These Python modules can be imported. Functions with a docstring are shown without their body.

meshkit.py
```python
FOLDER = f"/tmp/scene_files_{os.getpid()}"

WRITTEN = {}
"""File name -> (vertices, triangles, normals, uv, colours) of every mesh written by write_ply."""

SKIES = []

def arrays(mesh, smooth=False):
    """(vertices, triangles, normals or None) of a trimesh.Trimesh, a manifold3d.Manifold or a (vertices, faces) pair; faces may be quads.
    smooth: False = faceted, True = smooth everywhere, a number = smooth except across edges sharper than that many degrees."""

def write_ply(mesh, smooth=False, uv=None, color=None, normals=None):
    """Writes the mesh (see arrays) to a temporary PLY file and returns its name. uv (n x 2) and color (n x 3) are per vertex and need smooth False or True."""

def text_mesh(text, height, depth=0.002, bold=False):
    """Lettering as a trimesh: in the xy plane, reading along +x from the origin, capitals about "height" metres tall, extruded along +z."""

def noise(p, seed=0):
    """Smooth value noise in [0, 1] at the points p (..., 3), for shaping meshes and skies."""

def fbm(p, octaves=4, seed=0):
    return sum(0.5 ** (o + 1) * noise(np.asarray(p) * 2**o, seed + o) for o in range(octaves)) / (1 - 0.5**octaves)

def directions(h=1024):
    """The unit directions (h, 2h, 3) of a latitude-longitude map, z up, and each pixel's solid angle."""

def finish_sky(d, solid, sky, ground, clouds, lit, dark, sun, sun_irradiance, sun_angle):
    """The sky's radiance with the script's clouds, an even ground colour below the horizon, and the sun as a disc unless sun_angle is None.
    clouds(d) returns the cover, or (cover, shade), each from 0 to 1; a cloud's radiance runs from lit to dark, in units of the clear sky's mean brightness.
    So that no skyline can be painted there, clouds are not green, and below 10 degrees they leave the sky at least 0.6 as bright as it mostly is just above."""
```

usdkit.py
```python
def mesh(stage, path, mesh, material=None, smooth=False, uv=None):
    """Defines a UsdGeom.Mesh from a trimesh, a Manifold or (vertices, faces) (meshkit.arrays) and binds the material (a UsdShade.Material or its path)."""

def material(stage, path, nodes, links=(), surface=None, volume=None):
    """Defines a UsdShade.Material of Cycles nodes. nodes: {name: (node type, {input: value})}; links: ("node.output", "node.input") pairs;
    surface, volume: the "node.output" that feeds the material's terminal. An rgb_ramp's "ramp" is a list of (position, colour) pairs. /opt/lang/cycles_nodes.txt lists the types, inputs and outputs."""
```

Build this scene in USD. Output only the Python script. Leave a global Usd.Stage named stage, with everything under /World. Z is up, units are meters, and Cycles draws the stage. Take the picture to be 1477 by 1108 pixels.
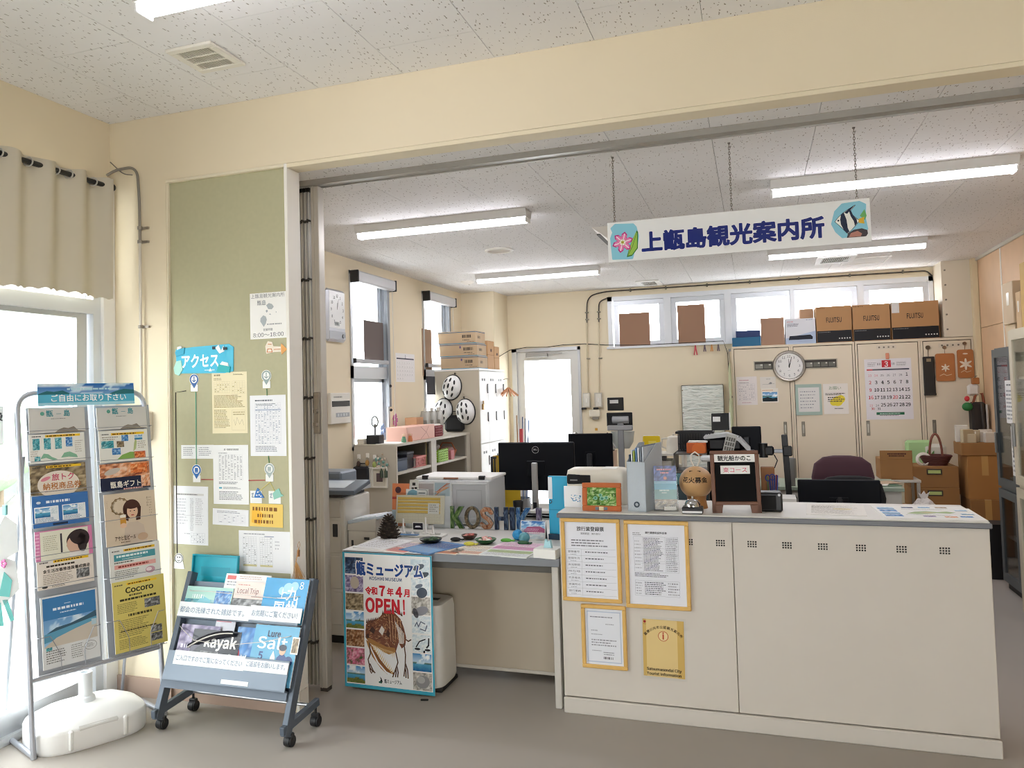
# Tourist information counter of a small Japanese port terminal: waiting room in front, office behind an open folding gate.
import glob, math, random
import numpy as np, trimesh, usdkit, meshkit
from pxr import Usd, UsdGeom, UsdLux, UsdShade, Gf, Sdf, Vt
from PIL import ImageFont
from shapely import affinity, union_all, box as sbox
from shapely.geometry import Polygon, Point, LineString

stage = Usd.Stage.CreateInMemory()
UsdGeom.SetStageUpAxis(stage, "Z")
UsdGeom.SetStageMetersPerUnit(stage, 1.0)
W = UsdGeom.Xform.Define(stage, "/World")
stage.SetDefaultPrim(W.GetPrim())
UsdGeom.Scope.Define(stage, "/World/Looks")

# ---------------------------------------------------------------- camera (handheld phone, eye at 1.53 m, a little roll)
YAW, PITCH, ROLL = (math.radians(a) for a in (-19.1236, 2.3535, -1.5673))
cam = UsdGeom.Camera.Define(stage, "/World/Camera")
fw = np.array([math.sin(YAW) * math.cos(PITCH), math.cos(YAW) * math.cos(PITCH), math.sin(PITCH)])
rt = np.array([math.cos(YAW), -math.sin(YAW), 0.0])
up = np.cross(rt, fw)
rt, up = math.cos(ROLL) * rt + math.sin(ROLL) * up, -math.sin(ROLL) * rt + math.cos(ROLL) * up
cam.AddTransformOp().Set(Gf.Matrix4d(*rt, 0, *up, 0, *(-fw), 0, 0, 0, 1.53, 1))
cam.CreateHorizontalApertureAttr(36.0)
cam.CreateVerticalApertureAttr(36.0 * 1108 / 1477)
cam.CreateFocalLengthAttr(27.798)
cam.CreateHorizontalApertureOffsetAttr(1.1675)
cam.CreateVerticalApertureOffsetAttr(-0.8126)
cam.CreateClippingRangeAttr(Gf.Vec2f(0.05, 1000))
cam.CreateExposureAttr(0.17)

# ---------------------------------------------------------------- sky: bright, evenly overcast
SKY, LAMP = 2.6, 35.0
dome = UsdLux.DomeLight.Define(stage, "/World/Sky")
dome.CreateColorAttr(Gf.Vec3f(0.97, 0.985, 1.0))
dome.CreateIntensityAttr(SKY)

# ---------------------------------------------------------------- helpers
def lin(c):
    if isinstance(c, str):
        c = tuple(int(c[i:i + 2], 16) for i in (0, 2, 4))
    c = np.asarray(c, float) / 255.0
    return tuple(np.where(c <= 0.04045, c / 12.92, ((c + 0.055) / 1.055) ** 2.4))

MATS = {}
def M(col, rough=0.5, metal=0.0, bump=0.0, bscale=200.0, vary=0.0, vscale=3.0, alpha=1.0, spec=0.5, trans=0.0, coat=0.0):
    key = (str(col), rough, metal, bump, bscale, vary, vscale, alpha, spec, trans, coat)
    if key not in MATS:
        c = lin(col)
        n = {"p": ("principled_bsdf", dict(base_color=c, roughness=rough, metallic=metal, alpha=alpha, specular_ior_level=spec, transmission_weight=trans, coat_weight=coat))}
        l = []
        if vary or bump:
            n["g"] = ("texture_coordinate", {})
        if vary:
            n["n"] = ("noise_texture", dict(scale=vscale, detail=4.0))
            n["r"] = ("rgb_ramp", {"ramp": [(0.25, tuple(x * (1 - vary) for x in c)), (0.75, tuple(min(1, x * (1 + vary)) for x in c))]})
            l += [("g.object", "n.vector"), ("n.fac", "r.fac"), ("r.color", "p.base_color")]
        if bump:
            n["bn"] = ("noise_texture", dict(scale=bscale, detail=2.0))
            n["b"] = ("bump", dict(strength=bump, distance=0.002))
            l += [("g.object", "bn.vector"), ("bn.fac", "b.height"), ("b.normal", "p.normal")]
        MATS[key] = usdkit.material(stage, f"/World/Looks/look_{len(MATS):03d}", n, l, surface="p.BSDF")
    return MATS[key]

def emit(col, strength):
    key = ("e", str(col), strength)
    if key not in MATS:
        MATS[key] = usdkit.material(stage, f"/World/Looks/glow_{len(MATS):03d}", {"e": ("emission", dict(color=lin(col), strength=strength))}, surface="e.emission")
    return MATS[key]

PRINT = usdkit.material(stage, "/World/Looks/print_ink", {"a": ("attribute", dict(attribute="Cd")), "p": ("principled_bsdf", dict(roughness=0.55, specular_ior_level=0.3))}, [("a.color", "p.base_color")], surface="p.BSDF")
GLOSSY_PRINT = usdkit.material(stage, "/World/Looks/print_gloss", {"a": ("attribute", dict(attribute="Cd")), "p": ("principled_bsdf", dict(roughness=0.22, specular_ior_level=0.5))}, [("a.color", "p.base_color")], surface="p.BSDF")
def pane_look(name, tint, base=0.05, grazing=0.7):
    return usdkit.material(stage, f"/World/Looks/{name}", {"t": ("transparent_bsdf", dict(color=tint)), "g": ("glossy_bsdf", dict(roughness=0.02, color=(0.9, 0.9, 0.9))), "w": ("layer_weight", dict(blend=0.5)), "p5": ("math", dict(math_type="power", value2=5.0)), "ad": ("math", dict(math_type="multiply_add", value2=grazing, value3=base)), "m": ("mix_closure", {})},
                           [("w.facing", "p5.value1"), ("p5.value", "ad.value1"), ("ad.value", "m.fac"), ("t.BSDF", "m.closure1"), ("g.BSDF", "m.closure2")], surface="m.closure")
GLASS = pane_look("window_glass", (0.95, 0.97, 0.97))
ACRYLIC = pane_look("clear_acrylic", (0.96, 0.97, 0.975), 0.012, 0.3)
FROST = usdkit.material(stage, "/World/Looks/frosted_glass", {"t": ("transparent_bsdf", dict(color=(0.9, 0.93, 0.95))), "d": ("translucent_bsdf", dict(color=(0.95, 0.96, 0.97))), "m": ("mix_closure", dict(fac=0.5))}, [("t.BSDF", "m.closure1"), ("d.BSDF", "m.closure2")], surface="m.closure")
TILE = usdkit.material(stage, "/World/Looks/acoustic_tile", {
    "g": ("geometry", {}), "mp": ("mapping", dict(scale=(1.0, 0.3, 1.0), rotation=(0, 0, 0.5))), "wn": ("noise_texture", dict(scale=30.0, detail=2.0)), "wa": ("mix_vector", dict(fac=0.018)),
    "v": ("voronoi_texture", dict(scale=76.0, randomness=1.0)), "th": ("math", dict(math_type="less_than", value2=0.2)),
    "n": ("noise_texture", dict(scale=42.0, detail=1.0)), "t2": ("math", dict(math_type="greater_than", value2=0.46)), "mu": ("math", dict(math_type="multiply")),
    "mx": ("mix", dict(color1=lin("ECEAE9"), color2=lin("A19A93"))), "p": ("principled_bsdf", dict(roughness=0.85, specular_ior_level=0.2))},
    [("g.position", "wn.vector"), ("g.position", "wa.a"), ("wn.color", "wa.b"), ("wa.result", "mp.vector"), ("mp.vector", "v.vector"), ("g.position", "n.vector"), ("v.distance", "th.value1"), ("n.fac", "t2.value1"), ("th.value", "mu.value1"), ("t2.value", "mu.value2"), ("mu.value", "mx.fac"), ("mx.color", "p.base_color")], surface="p.BSDF")

USED = {}
def fresh(parent, name):
    k = f"{parent}/{name}"
    USED[k] = USED.get(k, -1) + 1
    return k if USED[k] == 0 else f"{k}_{USED[k]:03d}"

def tag(path, label=None, cat=None, group=None, kind=None):
    p = stage.GetPrimAtPath(path)
    for k, v in (("label", label), ("category", cat), ("group", group), ("kind", kind)):
        if v:
            p.SetCustomDataByKey(k, v)
    return path

def place(x, loc, rz=0.0, rx=0.0, ry=0.0):
    x.AddTranslateOp().Set(Gf.Vec3d(*map(float, loc)))
    if rz: x.AddRotateZOp().Set(float(rz))
    if rx: x.AddRotateXOp().Set(float(rx))
    if ry: x.AddRotateYOp().Set(float(ry))

def T(name, label, cat, loc=(0, 0, 0), rz=0.0, group=None, rx=0.0, ry=0.0, kind=None):
    p = fresh("/World", name)
    place(UsdGeom.Xform.Define(stage, p), loc, rz, rx, ry)
    return tag(p, label, cat, group, kind)

def P(parent, name, mesh, mat, smooth=False, label=None, kind=None, loc=None, rz=0.0, rx=0.0):
    p = fresh(parent, name)
    m = usdkit.mesh(stage, p, mesh, mat, smooth=smooth)
    if loc is not None: place(m, loc, rz, rx)
    return tag(p, label, kind=kind)

def S(name, label, cat, mesh, mat, smooth=False, group=None, kind=None, loc=None, rz=0.0, rx=0.0):
    return tag(P("/World", name, mesh, mat, smooth, loc=loc, rz=rz, rx=rx), label, cat, group, kind)

def G(name, mesh=None, mat=None, smooth=False):              # a piece of the setting
    if mesh is None:
        p = fresh("/World", name); UsdGeom.Xform.Define(stage, p)
    else:
        p = P("/World", name, mesh, mat, smooth)
    return tag(p, kind="structure")

def dup(src, loc, rz=0.0, label=None, group=None, rx=0.0):
    was = stage.GetPrimAtPath(src).GetCustomData()
    base = src.rsplit("/", 1)[1]
    base = base[:-4] if base[-4:-3] == "_" and base[-3:].isdigit() else base
    p = fresh("/World", base)
    x = UsdGeom.Xform.Define(stage, p)
    x.GetPrim().GetReferences().AddInternalReference(src)
    x.ClearXformOpOrder()
    for op in ("xformOp:translate", "xformOp:rotateZ", "xformOp:rotateX", "xformOp:rotateY"):
        pass
    x.AddTranslateOp(opSuffix="c").Set(Gf.Vec3d(*map(float, loc)))
    if rz: x.AddRotateZOp(opSuffix="c").Set(float(rz))
    if rx: x.AddRotateXOp(opSuffix="c").Set(float(rx))
    x.GetPrim().SetInstanceable(True)
    return tag(p, label or was.get("label"), was.get("category"), group or was.get("group"))

# --- meshes
def bx(x0, x1, y0, y1, z0, z1, c=0.0):
    x0, x1 = min(x0, x1), max(x0, x1); y0, y1 = min(y0, y1), max(y0, y1); z0, z1 = min(z0, z1), max(z0, z1)
    if c:
        c = min(c, 0.45 * min(x1 - x0, y1 - y0, z1 - z0))
        pts = []
        for sx, X in ((1, x0), (-1, x1)):
            for sy, Y in ((1, y0), (-1, y1)):
                for sz, Z in ((1, z0), (-1, z1)):
                    pts += [(X, Y + sy * c, Z + sz * c), (X + sx * c, Y, Z + sz * c), (X + sx * c, Y + sy * c, Z)]
        return trimesh.Trimesh(pts).convex_hull
    m = trimesh.creation.box((x1 - x0, y1 - y0, z1 - z0)); m.apply_translation(((x0 + x1) / 2, (y0 + y1) / 2, (z0 + z1) / 2))
    return m

def cat(*ms):
    ms = [m for x in ms for m in (x if isinstance(x, (list, tuple)) else [x])]
    return trimesh.util.concatenate(ms)

def cyl(p0, p1, r, n=14, r2=None):
    p0, p1 = np.asarray(p0, float), np.asarray(p1, float)
    return tube([p0, p1], [r, r if r2 is None else r2], n)

def tube(pts, r, n=8, closed=False, caps=True):
    p = np.asarray(pts, float)
    k = len(p)
    t = (np.roll(p, -1, 0) - np.roll(p, 1, 0)) if closed else np.gradient(p, axis=0)
    t /= np.linalg.norm(t, axis=1, keepdims=True) + 1e-12
    a = np.zeros_like(p)
    v0 = np.array([0, 0, 1.0]) if abs(t[0][2]) < 0.9 else np.array([1.0, 0, 0])
    for i in range(k):
        v0 = v0 - t[i] * (v0 @ t[i]); v0 /= np.linalg.norm(v0) + 1e-12; a[i] = v0
    b = np.cross(t, a)
    an = np.arange(n) * 2 * np.pi / n
    R = np.broadcast_to(np.asarray(r, float), (k,))[:, None, None]
    v = (p[:, None] + R * (np.cos(an)[None, :, None] * a[:, None] + np.sin(an)[None, :, None] * b[:, None])).reshape(-1, 3)
    f = []
    for i in range(k if closed else k - 1):
        i2 = (i + 1) % k
        for j in range(n):
            j2 = (j + 1) % n
            f += [(i * n + j, i * n + j2, i2 * n + j2), (i * n + j, i2 * n + j2, i2 * n + j)]
    if caps and not closed:
        for e, o in ((0, 1), (k - 1, 0)):
            c = len(v); v = np.vstack([v, p[e]])
            for j in range(n):
                j2 = (j + 1) % n
                f.append((c, e * n + j2, e * n + j) if o else (c, e * n + j, e * n + j2))
    return trimesh.Trimesh(v, f, process=False)

def arc(pts, r=0.05, n=6):
    """polyline with its corners rounded"""
    p = [np.asarray(q, float) for q in pts]; out = [p[0]]
    for i in range(1, len(p) - 1):
        a, b, c = p[i - 1], p[i], p[i + 1]
        d0, d1 = a - b, c - b; l0, l1 = np.linalg.norm(d0), np.linalg.norm(d1)
        k = min(r, 0.49 * l0, 0.49 * l1); s, e = b + d0 / l0 * k, b + d1 / l1 * k
        for t in np.linspace(0, 1, n):
            out.append((1 - t) ** 2 * s + 2 * t * (1 - t) * b + t * t * e)
    return np.array(out + [p[-1]])

def lathe(prof, n=24):
    return trimesh.creation.revolve(np.array(prof, float), sections=n)

def extr(poly, d, z=0.0):
    if not isinstance(poly, Polygon) and not hasattr(poly, "geoms"): poly = Polygon(poly)
    ms = [trimesh.creation.extrude_polygon(g, d, engine="earcut") for g in getattr(poly, "geoms", [poly])]
    m = cat(*ms); m.apply_translation((0, 0, z))
    return m

def tf(m, loc=(0, 0, 0), rz=0.0, rx=0.0, ry=0.0, s=None):
    m = m.copy()
    if s is not None: m.apply_scale(s)
    for a, ax in ((rx, (1, 0, 0)), (ry, (0, 1, 0)), (rz, (0, 0, 1))):
        if a: m.apply_transform(trimesh.transformations.rotation_matrix(math.radians(a), ax))
    m.apply_translation(loc)
    return m

def ball(r, c=(0, 0, 0), s=(1, 1, 1), sub=2):
    m = trimesh.creation.icosphere(subdivisions=sub, radius=1.0); m.vertices *= np.array(s) * r; m.apply_translation(c)
    return m

def frame_mesh(x0, x1, z0, z1, w, d, y=0.0):
    """four rails in the xz plane, front face towards -y"""
    return cat(bx(x0, x1, y, y + d, z1 - w, z1, .002), bx(x0, x1, y, y + d, z0, z0 + w, .002), bx(x0, x0 + w, y, y + d, z0 + w, z1 - w), bx(x1 - w, x1, y, y + d, z0 + w, z1 - w))

# --- flat print: coloured polygons on a sheet, x to the right, y up, in millimetres
FONT = ImageFont.truetype(glob.glob("/opt/blender-*/*/datafiles/fonts/Noto Sans CJK*")[0], 60)
GL = {}
BIG = ImageFont.truetype(FONT.path, 180)
def glyph(ch, bold=0):
    """bold 0..2: small lettering; 10 and more: drawn finely, for large lettering, with a stroke of bold - 10 at 180 px"""
    if (ch, bold) not in GL:
        font, size, stroke = (BIG, 180.0, bold - 10) if bold >= 10 else (FONT, 60.0, bold)
        adv = font.getlength(ch) / size
        mask, off = font.getmask2(ch, "L", anchor="ls", stroke_width=stroke)
        w, h = mask.size
        got = None
        if w and h:
            im = np.array(mask, np.uint8).reshape(h, w)
            if stroke:                                   # the stroked mask is hollow: fill it with the plain glyph
                m0, o0 = font.getmask2(ch, "L", anchor="ls")
                i0 = np.array(m0, np.uint8).reshape(m0.size[1], m0.size[0]); dx, dy = int(o0[0] - off[0]), int(o0[1] - off[1])
                if i0.size: im[dy:dy + i0.shape[0], dx:dx + i0.shape[1]] = np.maximum(im[dy:dy + i0.shape[0], dx:dx + i0.shape[1]], i0[:im.shape[0] - dy, :im.shape[1] - dx])
            on = np.pad(im > 120, ((0, 0), (1, 1))).astype(np.int8)
            ys, xs = np.nonzero(np.diff(on, axis=1) == 1)
            xe = np.nonzero(np.diff(on, axis=1) == -1)[1]
            if len(ys):
                g = union_all(sbox(xs, -ys - 1.0, xe, -ys + 0.0)).buffer(0.55).buffer(-0.55).simplify(0.75)
                vs, fs, n = [], [], 0
                for q in getattr(g, "geoms", [g]):
                    if q.area < 3: continue
                    v, f = trimesh.creation.triangulate_polygon(q, engine="earcut")
                    vs.append(v); fs.append(f + n); n += len(v)
                if vs:
                    got = ((np.vstack(vs) + [off[0], -off[1]]) / size, np.vstack(fs))
        GL[ch, bold] = (adv, got)
    return GL[ch, bold]

class Sheet:
    def __init__(s, w, h, bg=None, seed=0):
        s.w, s.h, s.V, s.F, s.C, s.n = w, h, [], [], [], 0
        s.rnd = random.Random(seed * 7919 + int(w * 31 + h))
        if bg: s.rect(0, 0, w, h, bg, 0)
    def add(s, v, f, col, l):
        v = np.asarray(v, float)
        if not len(v): return
        s.V.append(np.column_stack([v[:, :2] / 1000.0, np.full(len(v), 0.00025 + l * 0.00018)])); s.F.append(np.asarray(f) + s.n); s.n += len(v)
        c = np.asarray(col if not isinstance(col, str) else lin(col), float)
        s.C.append(np.broadcast_to(c, (len(v), 3)))
    def rect(s, x0, y0, x1, y1, col, l=1):
        s.add([(x0, y0), (x1, y0), (x1, y1), (x0, y1)], [(0, 1, 2), (0, 2, 3)], col, l)
    def poly(s, g, col, l=1):
        g = Polygon(g) if not hasattr(g, "geom_type") else g
        if not g.is_valid: g = g.buffer(0)
        for q in getattr(g, "geoms", [g]):
            if q.geom_type == "Polygon" and q.area > 1e-4:
                v, f = trimesh.creation.triangulate_polygon(q, engine="earcut"); s.add(v, f, col, l)
    def disc(s, x, y, r, col, l=1, ry=None, rot=0):
        g = affinity.rotate(affinity.scale(Point(x, y).buffer(1, 10), r, ry or r), rot)
        s.poly(g, col, l)
    def line(s, pts, w, col, l=2):
        s.poly(LineString(pts).buffer(w / 2, cap_style=2), col, l)
    def box(s, x0, y0, x1, y1, w, col, l=2):
        s.rect(x0, y0, x1, y0 + w, col, l); s.rect(x0, y1 - w, x1, y1, col, l); s.rect(x0, y0, x0 + w, y1, col, l); s.rect(x1 - w, y0, x1, y1, col, l)
    def text(s, t, x, y, h, col="222222", l=3, a="l", bold=0, fit=None, rot=0.0):
        adv = [glyph(c, bold)[0] for c in t]
        k = 1.0 if fit is None else fit / (sum(adv) * h)
        tot = sum(adv) * h * k
        ox = 0 if a == "l" else (-tot / 2 if a == "c" else -tot)
        ca, sa = math.cos(rot), math.sin(rot)
        for c, d in zip(t, adv):
            g = glyph(c, bold)[1]
            if g is not None:
                u, v = g[0][:, 0] * h * k + ox, g[0][:, 1] * h
                s.add(np.column_stack([x + u * ca - v * sa, y + u * sa + v * ca]), g[1], col, l)
            ox += d * h * k
    def vtext(s, t, x, y, h, col="222222", l=3, bold=0):
        for i, c in enumerate(t): s.text(c, x, y - i * h * 1.04 - h * .88, h, col, l, "c", bold)
    def rows(s, x0, y0, x1, y1, n, col="777777", l=2, th=0.45, gap=0.25):
        dy = (y1 - y0) / n
        for i in range(n):
            y = y1 - (i + 0.5) * dy; x = x0; end = x0 + (x1 - x0) * s.rnd.uniform(.72, 1)
            while x < end:
                w = s.rnd.uniform(.03, .12) * (x1 - x0)
                s.rect(x, y - dy * th / 2, min(x + w, end), y + dy * th / 2, col, l); x += w + gap * dy
    def grid(s, x0, y0, x1, y1, nx, ny, w=.35, col="666666", l=2, fill=0.0, fcol="999999"):
        for i in range(nx + 1): s.rect(x0 + (x1 - x0) * i / nx - w / 2, y0, x0 + (x1 - x0) * i / nx + w / 2, y1, col, l)
        for j in range(ny + 1): s.rect(x0, y0 + (y1 - y0) * j / ny - w / 2, x1, y0 + (y1 - y0) * j / ny + w / 2, col, l)
        if fill:
            cw, ch = (x1 - x0) / nx, (y1 - y0) / ny
            for i in range(nx):
                for j in range(ny):
                    if s.rnd.random() < fill: s.rect(x0 + cw * (i + .2), y0 + ch * (j + .3), x0 + cw * (i + .2 + s.rnd.uniform(.25, .6)), y0 + ch * (j + .7), fcol, l)
    def pic(s, x0, y0, x1, y1, kind, seed=0, l=1, n=(26, 20)):
        u, v = np.meshgrid(np.linspace(0, 1, n[0]), np.linspace(0, 1, n[1]))
        c = picture(kind, u, v, seed).reshape(-1, 3)
        i, j = np.meshgrid(np.arange(n[0] - 1), np.arange(n[1] - 1)); q = (j * n[0] + i).ravel()
        f = np.vstack([np.column_stack([q, q + 1, q + 1 + n[0]]), np.column_stack([q, q + 1 + n[0], q + n[0]])])
        s.add(np.column_stack([(x0 + u * (x1 - x0)).ravel(), (y0 + v * (y1 - y0)).ravel()]), f, c, l)
    def put(s, parent, name="print", mat=None, loc=None, rz=0.0, rx=0.0, label=None, kind=None):
        v, f, c = np.vstack(s.V), np.vstack(s.F), np.vstack(s.C)
        used, f = np.unique(f, return_inverse=True); v, c, f = v[used], c[used], np.reshape(f, (-1, 3))
        p = P(parent, name, (v, f), mat or PRINT, label=label, loc=loc, rz=rz, rx=rx, kind=kind)
        UsdGeom.PrimvarsAPI(stage.GetPrimAtPath(p)).CreatePrimvar("Cd", Sdf.ValueTypeNames.Color3fArray, "vertex").Set(Vt.Vec3fArray.FromNumpy(c.astype(np.float32)))
        return p

def picture(kind, u, v, seed):
    """small printed photographs, as colours over (u, v)"""
    p = np.stack([u * 5, v * 5, np.full_like(u, seed * 3.7)], -1)
    n1, n2 = meshkit.fbm(p, 4, seed)[..., None], meshkit.fbm(p * 2.7, 3, seed + 5)[..., None]
    mix = lambda a, b, t: np.array(lin(a)) * (1 - t) + np.array(lin(b)) * t
    V, U = v[..., None], u[..., None]
    if kind in ("sea", "beach", "hill"):
        hz = .45 + .05 * math.sin(seed)
        c = mix("CFE6F2", "3F8CC8", np.clip((V - hz) / (1 - hz), 0, 1)); c = np.where(n1 > .56, mix("CFE6F2", "FFFFFF", np.clip((n1 - .5) * 4, 0, 1)), c)
        ridge = hz + .18 * meshkit.fbm(np.stack([u * 2.6 + seed, u * 0, u * 0], -1), 4, seed)[..., None] - (.0 if kind == "hill" else .05)
        c = np.where(V < ridge, mix("24452F", "5C7F5E", n2), c)
        c = np.where(V < hz, mix("1F5F96", "56A6C8", np.clip(V / hz + (n2 - .5) * .6, 0, 1)), c)
        if kind == "beach": c = np.where(V < hz * .62 - (U - .5) * .2, mix("C8B79C", "EBDDC6", n1), c)
        if kind == "hill": c = np.where(V < hz * .6 + (n1 - .5) * .3, mix("3E5A2C", "8B8A3E", n2), c)
        return c
    if kind == "cloudsea":
        c = mix("9CCBE8", "2168B8", V); return np.where(n1 > .52, mix("9CCBE8", "F2F8FC", np.clip((n1 - .48) * 5, 0, 1)), c)
    pal = dict(food=("7A2B1C", "E8A070", "F3E3CF"), fossil=("6A665F", "B9B4AC", "E5E2DC"), flower=("2E5A2A", "D46A8A", "F2C6D2"), rock=("3B3328", "8E7B5E", "C7B592"), dark=("0F1626", "2E4468", "7F98B8"),
               teal=("12505F", "49A9B5", "BFE4E2"), purple=("3B2E4C", "8A7CA4", "D7CDE2"), green=("254A1F", "5F8F3E", "CBDDA2"), bw=("202020", "707070", "D0D0D0"), orange=("8E2E12", "E7793A", "F7C58A"), bones=("38241A", "8B5A38", "D9B48C"),
               pale=("B9C9D4", "DCE6EA", "F5F5F2"), pink=("B14E7F", "E7A9C4", "F8E6EE"), blue=("123F86", "3E86C9", "B8DBEF"), night=("0A1030", "23408C", "6E7FC4"))[kind]
    t = np.clip((n2 - .3) * 2.4, 0, 1) * .7 + np.clip((n1 - .3) * 2.4, 0, 1) * .3
    return np.where(t < .5, mix(pal[0], pal[1], t * 2), mix(pal[1], pal[2], t * 2 - 1))

def wall_sheet(name, label, cat_, x0, x1, z0, z1, y, draw, bg="F2F0EB", th=0.0008, group=None, tilt=0.0, seed=0, mat=None, facing="y", sheet_mat=None, extra=None):
    """a flat sheet on a wall facing -y (x0..x1 is x) or +x (x0..x1 is y); draw(sheet) in millimetres"""
    w, h = (x1 - x0), (z1 - z0)
    if facing == "y":
        t = T(name, label, cat_, ((x0 + x1) / 2, y, z0), 0, group, rx=90)
    else:
        t = T(name, label, cat_, (y, (x0 + x1) / 2, z0), 90, group, rx=90)
    rot = tilt
    P(t, "sheet", tf(bx(-w / 2, w / 2, 0, h, 0, th), rz=rot), sheet_mat or M(bg, .7))
    if draw:
        s = Sheet(w * 1000, h * 1000, None, seed)
        draw(s)
        s.V = [q - [w / 2, 0, 0] + [0, 0, th] for q in s.V]
        if rot:
            ca, sa = math.cos(math.radians(rot)), math.sin(math.radians(rot))
            s.V = [np.column_stack([q[:, 0] * ca - q[:, 1] * sa, q[:, 0] * sa + q[:, 1] * ca, q[:, 2]]) for q in s.V]
        s.put(t, "print", mat)
    return t

def flat_sheet(name, label, cat_, x, y, z, w, h, draw, rz=0.0, bg="F2F0EB", th=0.002, group=None, seed=0, mat=None):
    """a sheet, booklet or pile lying flat, its near left corner at (x, y)"""
    t = T(name, label, cat_, (x, y, z), rz, group)
    P(t, "sheet", bx(0, w, 0, h, 0, th), M(bg, .7))
    if draw:
        s = Sheet(w * 1000, h * 1000, None, seed); draw(s); s.V = [q + [0, 0, th] for q in s.V]; s.put(t, "print", mat)
    return t

YW, CEIL, CEIL2, XL, XLO, XR, YB = 3.37, 3.05, 2.70, -3.26, -3.19, 2.07, 9.15
# ================================================================ the setting
CREAM = M("E8DABE", .8, bump=.15, bscale=260, vary=.025, vscale=1.3)
WHITE_WALL = M("F1ECE2", .7)
ALU = M("C9CCD0", .35, .6)
ALU2 = M("DADDE0", .4, .2)
G("floor", bx(-3.4, 3.4, -3.2, YB + .1, -.06, 0), usdkit.material(stage, "/World/Looks/floor_sheet", {
    "g": ("geometry", {}), "n": ("noise_texture", dict(scale=700.0, detail=2.0)), "n2": ("noise_texture", dict(scale=1.1, detail=3.0)), "r": ("rgb_ramp", {"ramp": [(.3, lin("9C948A")), (.7, lin("B8B1A8"))]}),
    "m": ("mix", dict(mix_type="multiply", fac=.15)), "b": ("bump", dict(strength=.35, distance=.001)), "p": ("principled_bsdf", dict(roughness=.62, specular_ior_level=.35))},
    [("g.position", "n.vector"), ("g.position", "n2.vector"), ("n.fac", "r.fac"), ("r.color", "m.color1"), ("n2.fac", "m.color2"), ("m.color", "p.base_color"), ("n.fac", "b.height"), ("b.normal", "p.normal")], surface="p.BSDF"))
G("ground", bx(-14, -3.42, -8, 16, -.2, -.09), M("B4B2AC", .9))

# left wall: a tall glazed front window in the waiting room, two slim windows in the office
W1, W2 = (5.91, 6.63, 1.08, 2.60), (7.46, 8.20, 1.08, 2.60)
wl = [bx(XL - .16, XL, -3.2, 0.4, 0, CEIL + .12), bx(XL - .16, XL, .4, 3.285, 2.72, CEIL + .12), bx(XL - .16, XL, 3.285, YW + .1, 0, CEIL + .12)]
wl += [bx(XLO - .16, XLO, YW + .1, YB + .1, 0, W1[2]), bx(XLO - .16, XLO, YW + .1, YB + .1, W1[3], CEIL2 + .05), bx(XLO - .16, XLO, YW + .1, W1[0], W1[2], W1[3]), bx(XLO - .16, XLO, W1[1], W2[0], W1[2], W1[3]), bx(XLO - .16, XLO, W2[1], YB + .1, W1[2], W1[3])]
G("wall_left", cat(wl), CREAM)
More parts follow.
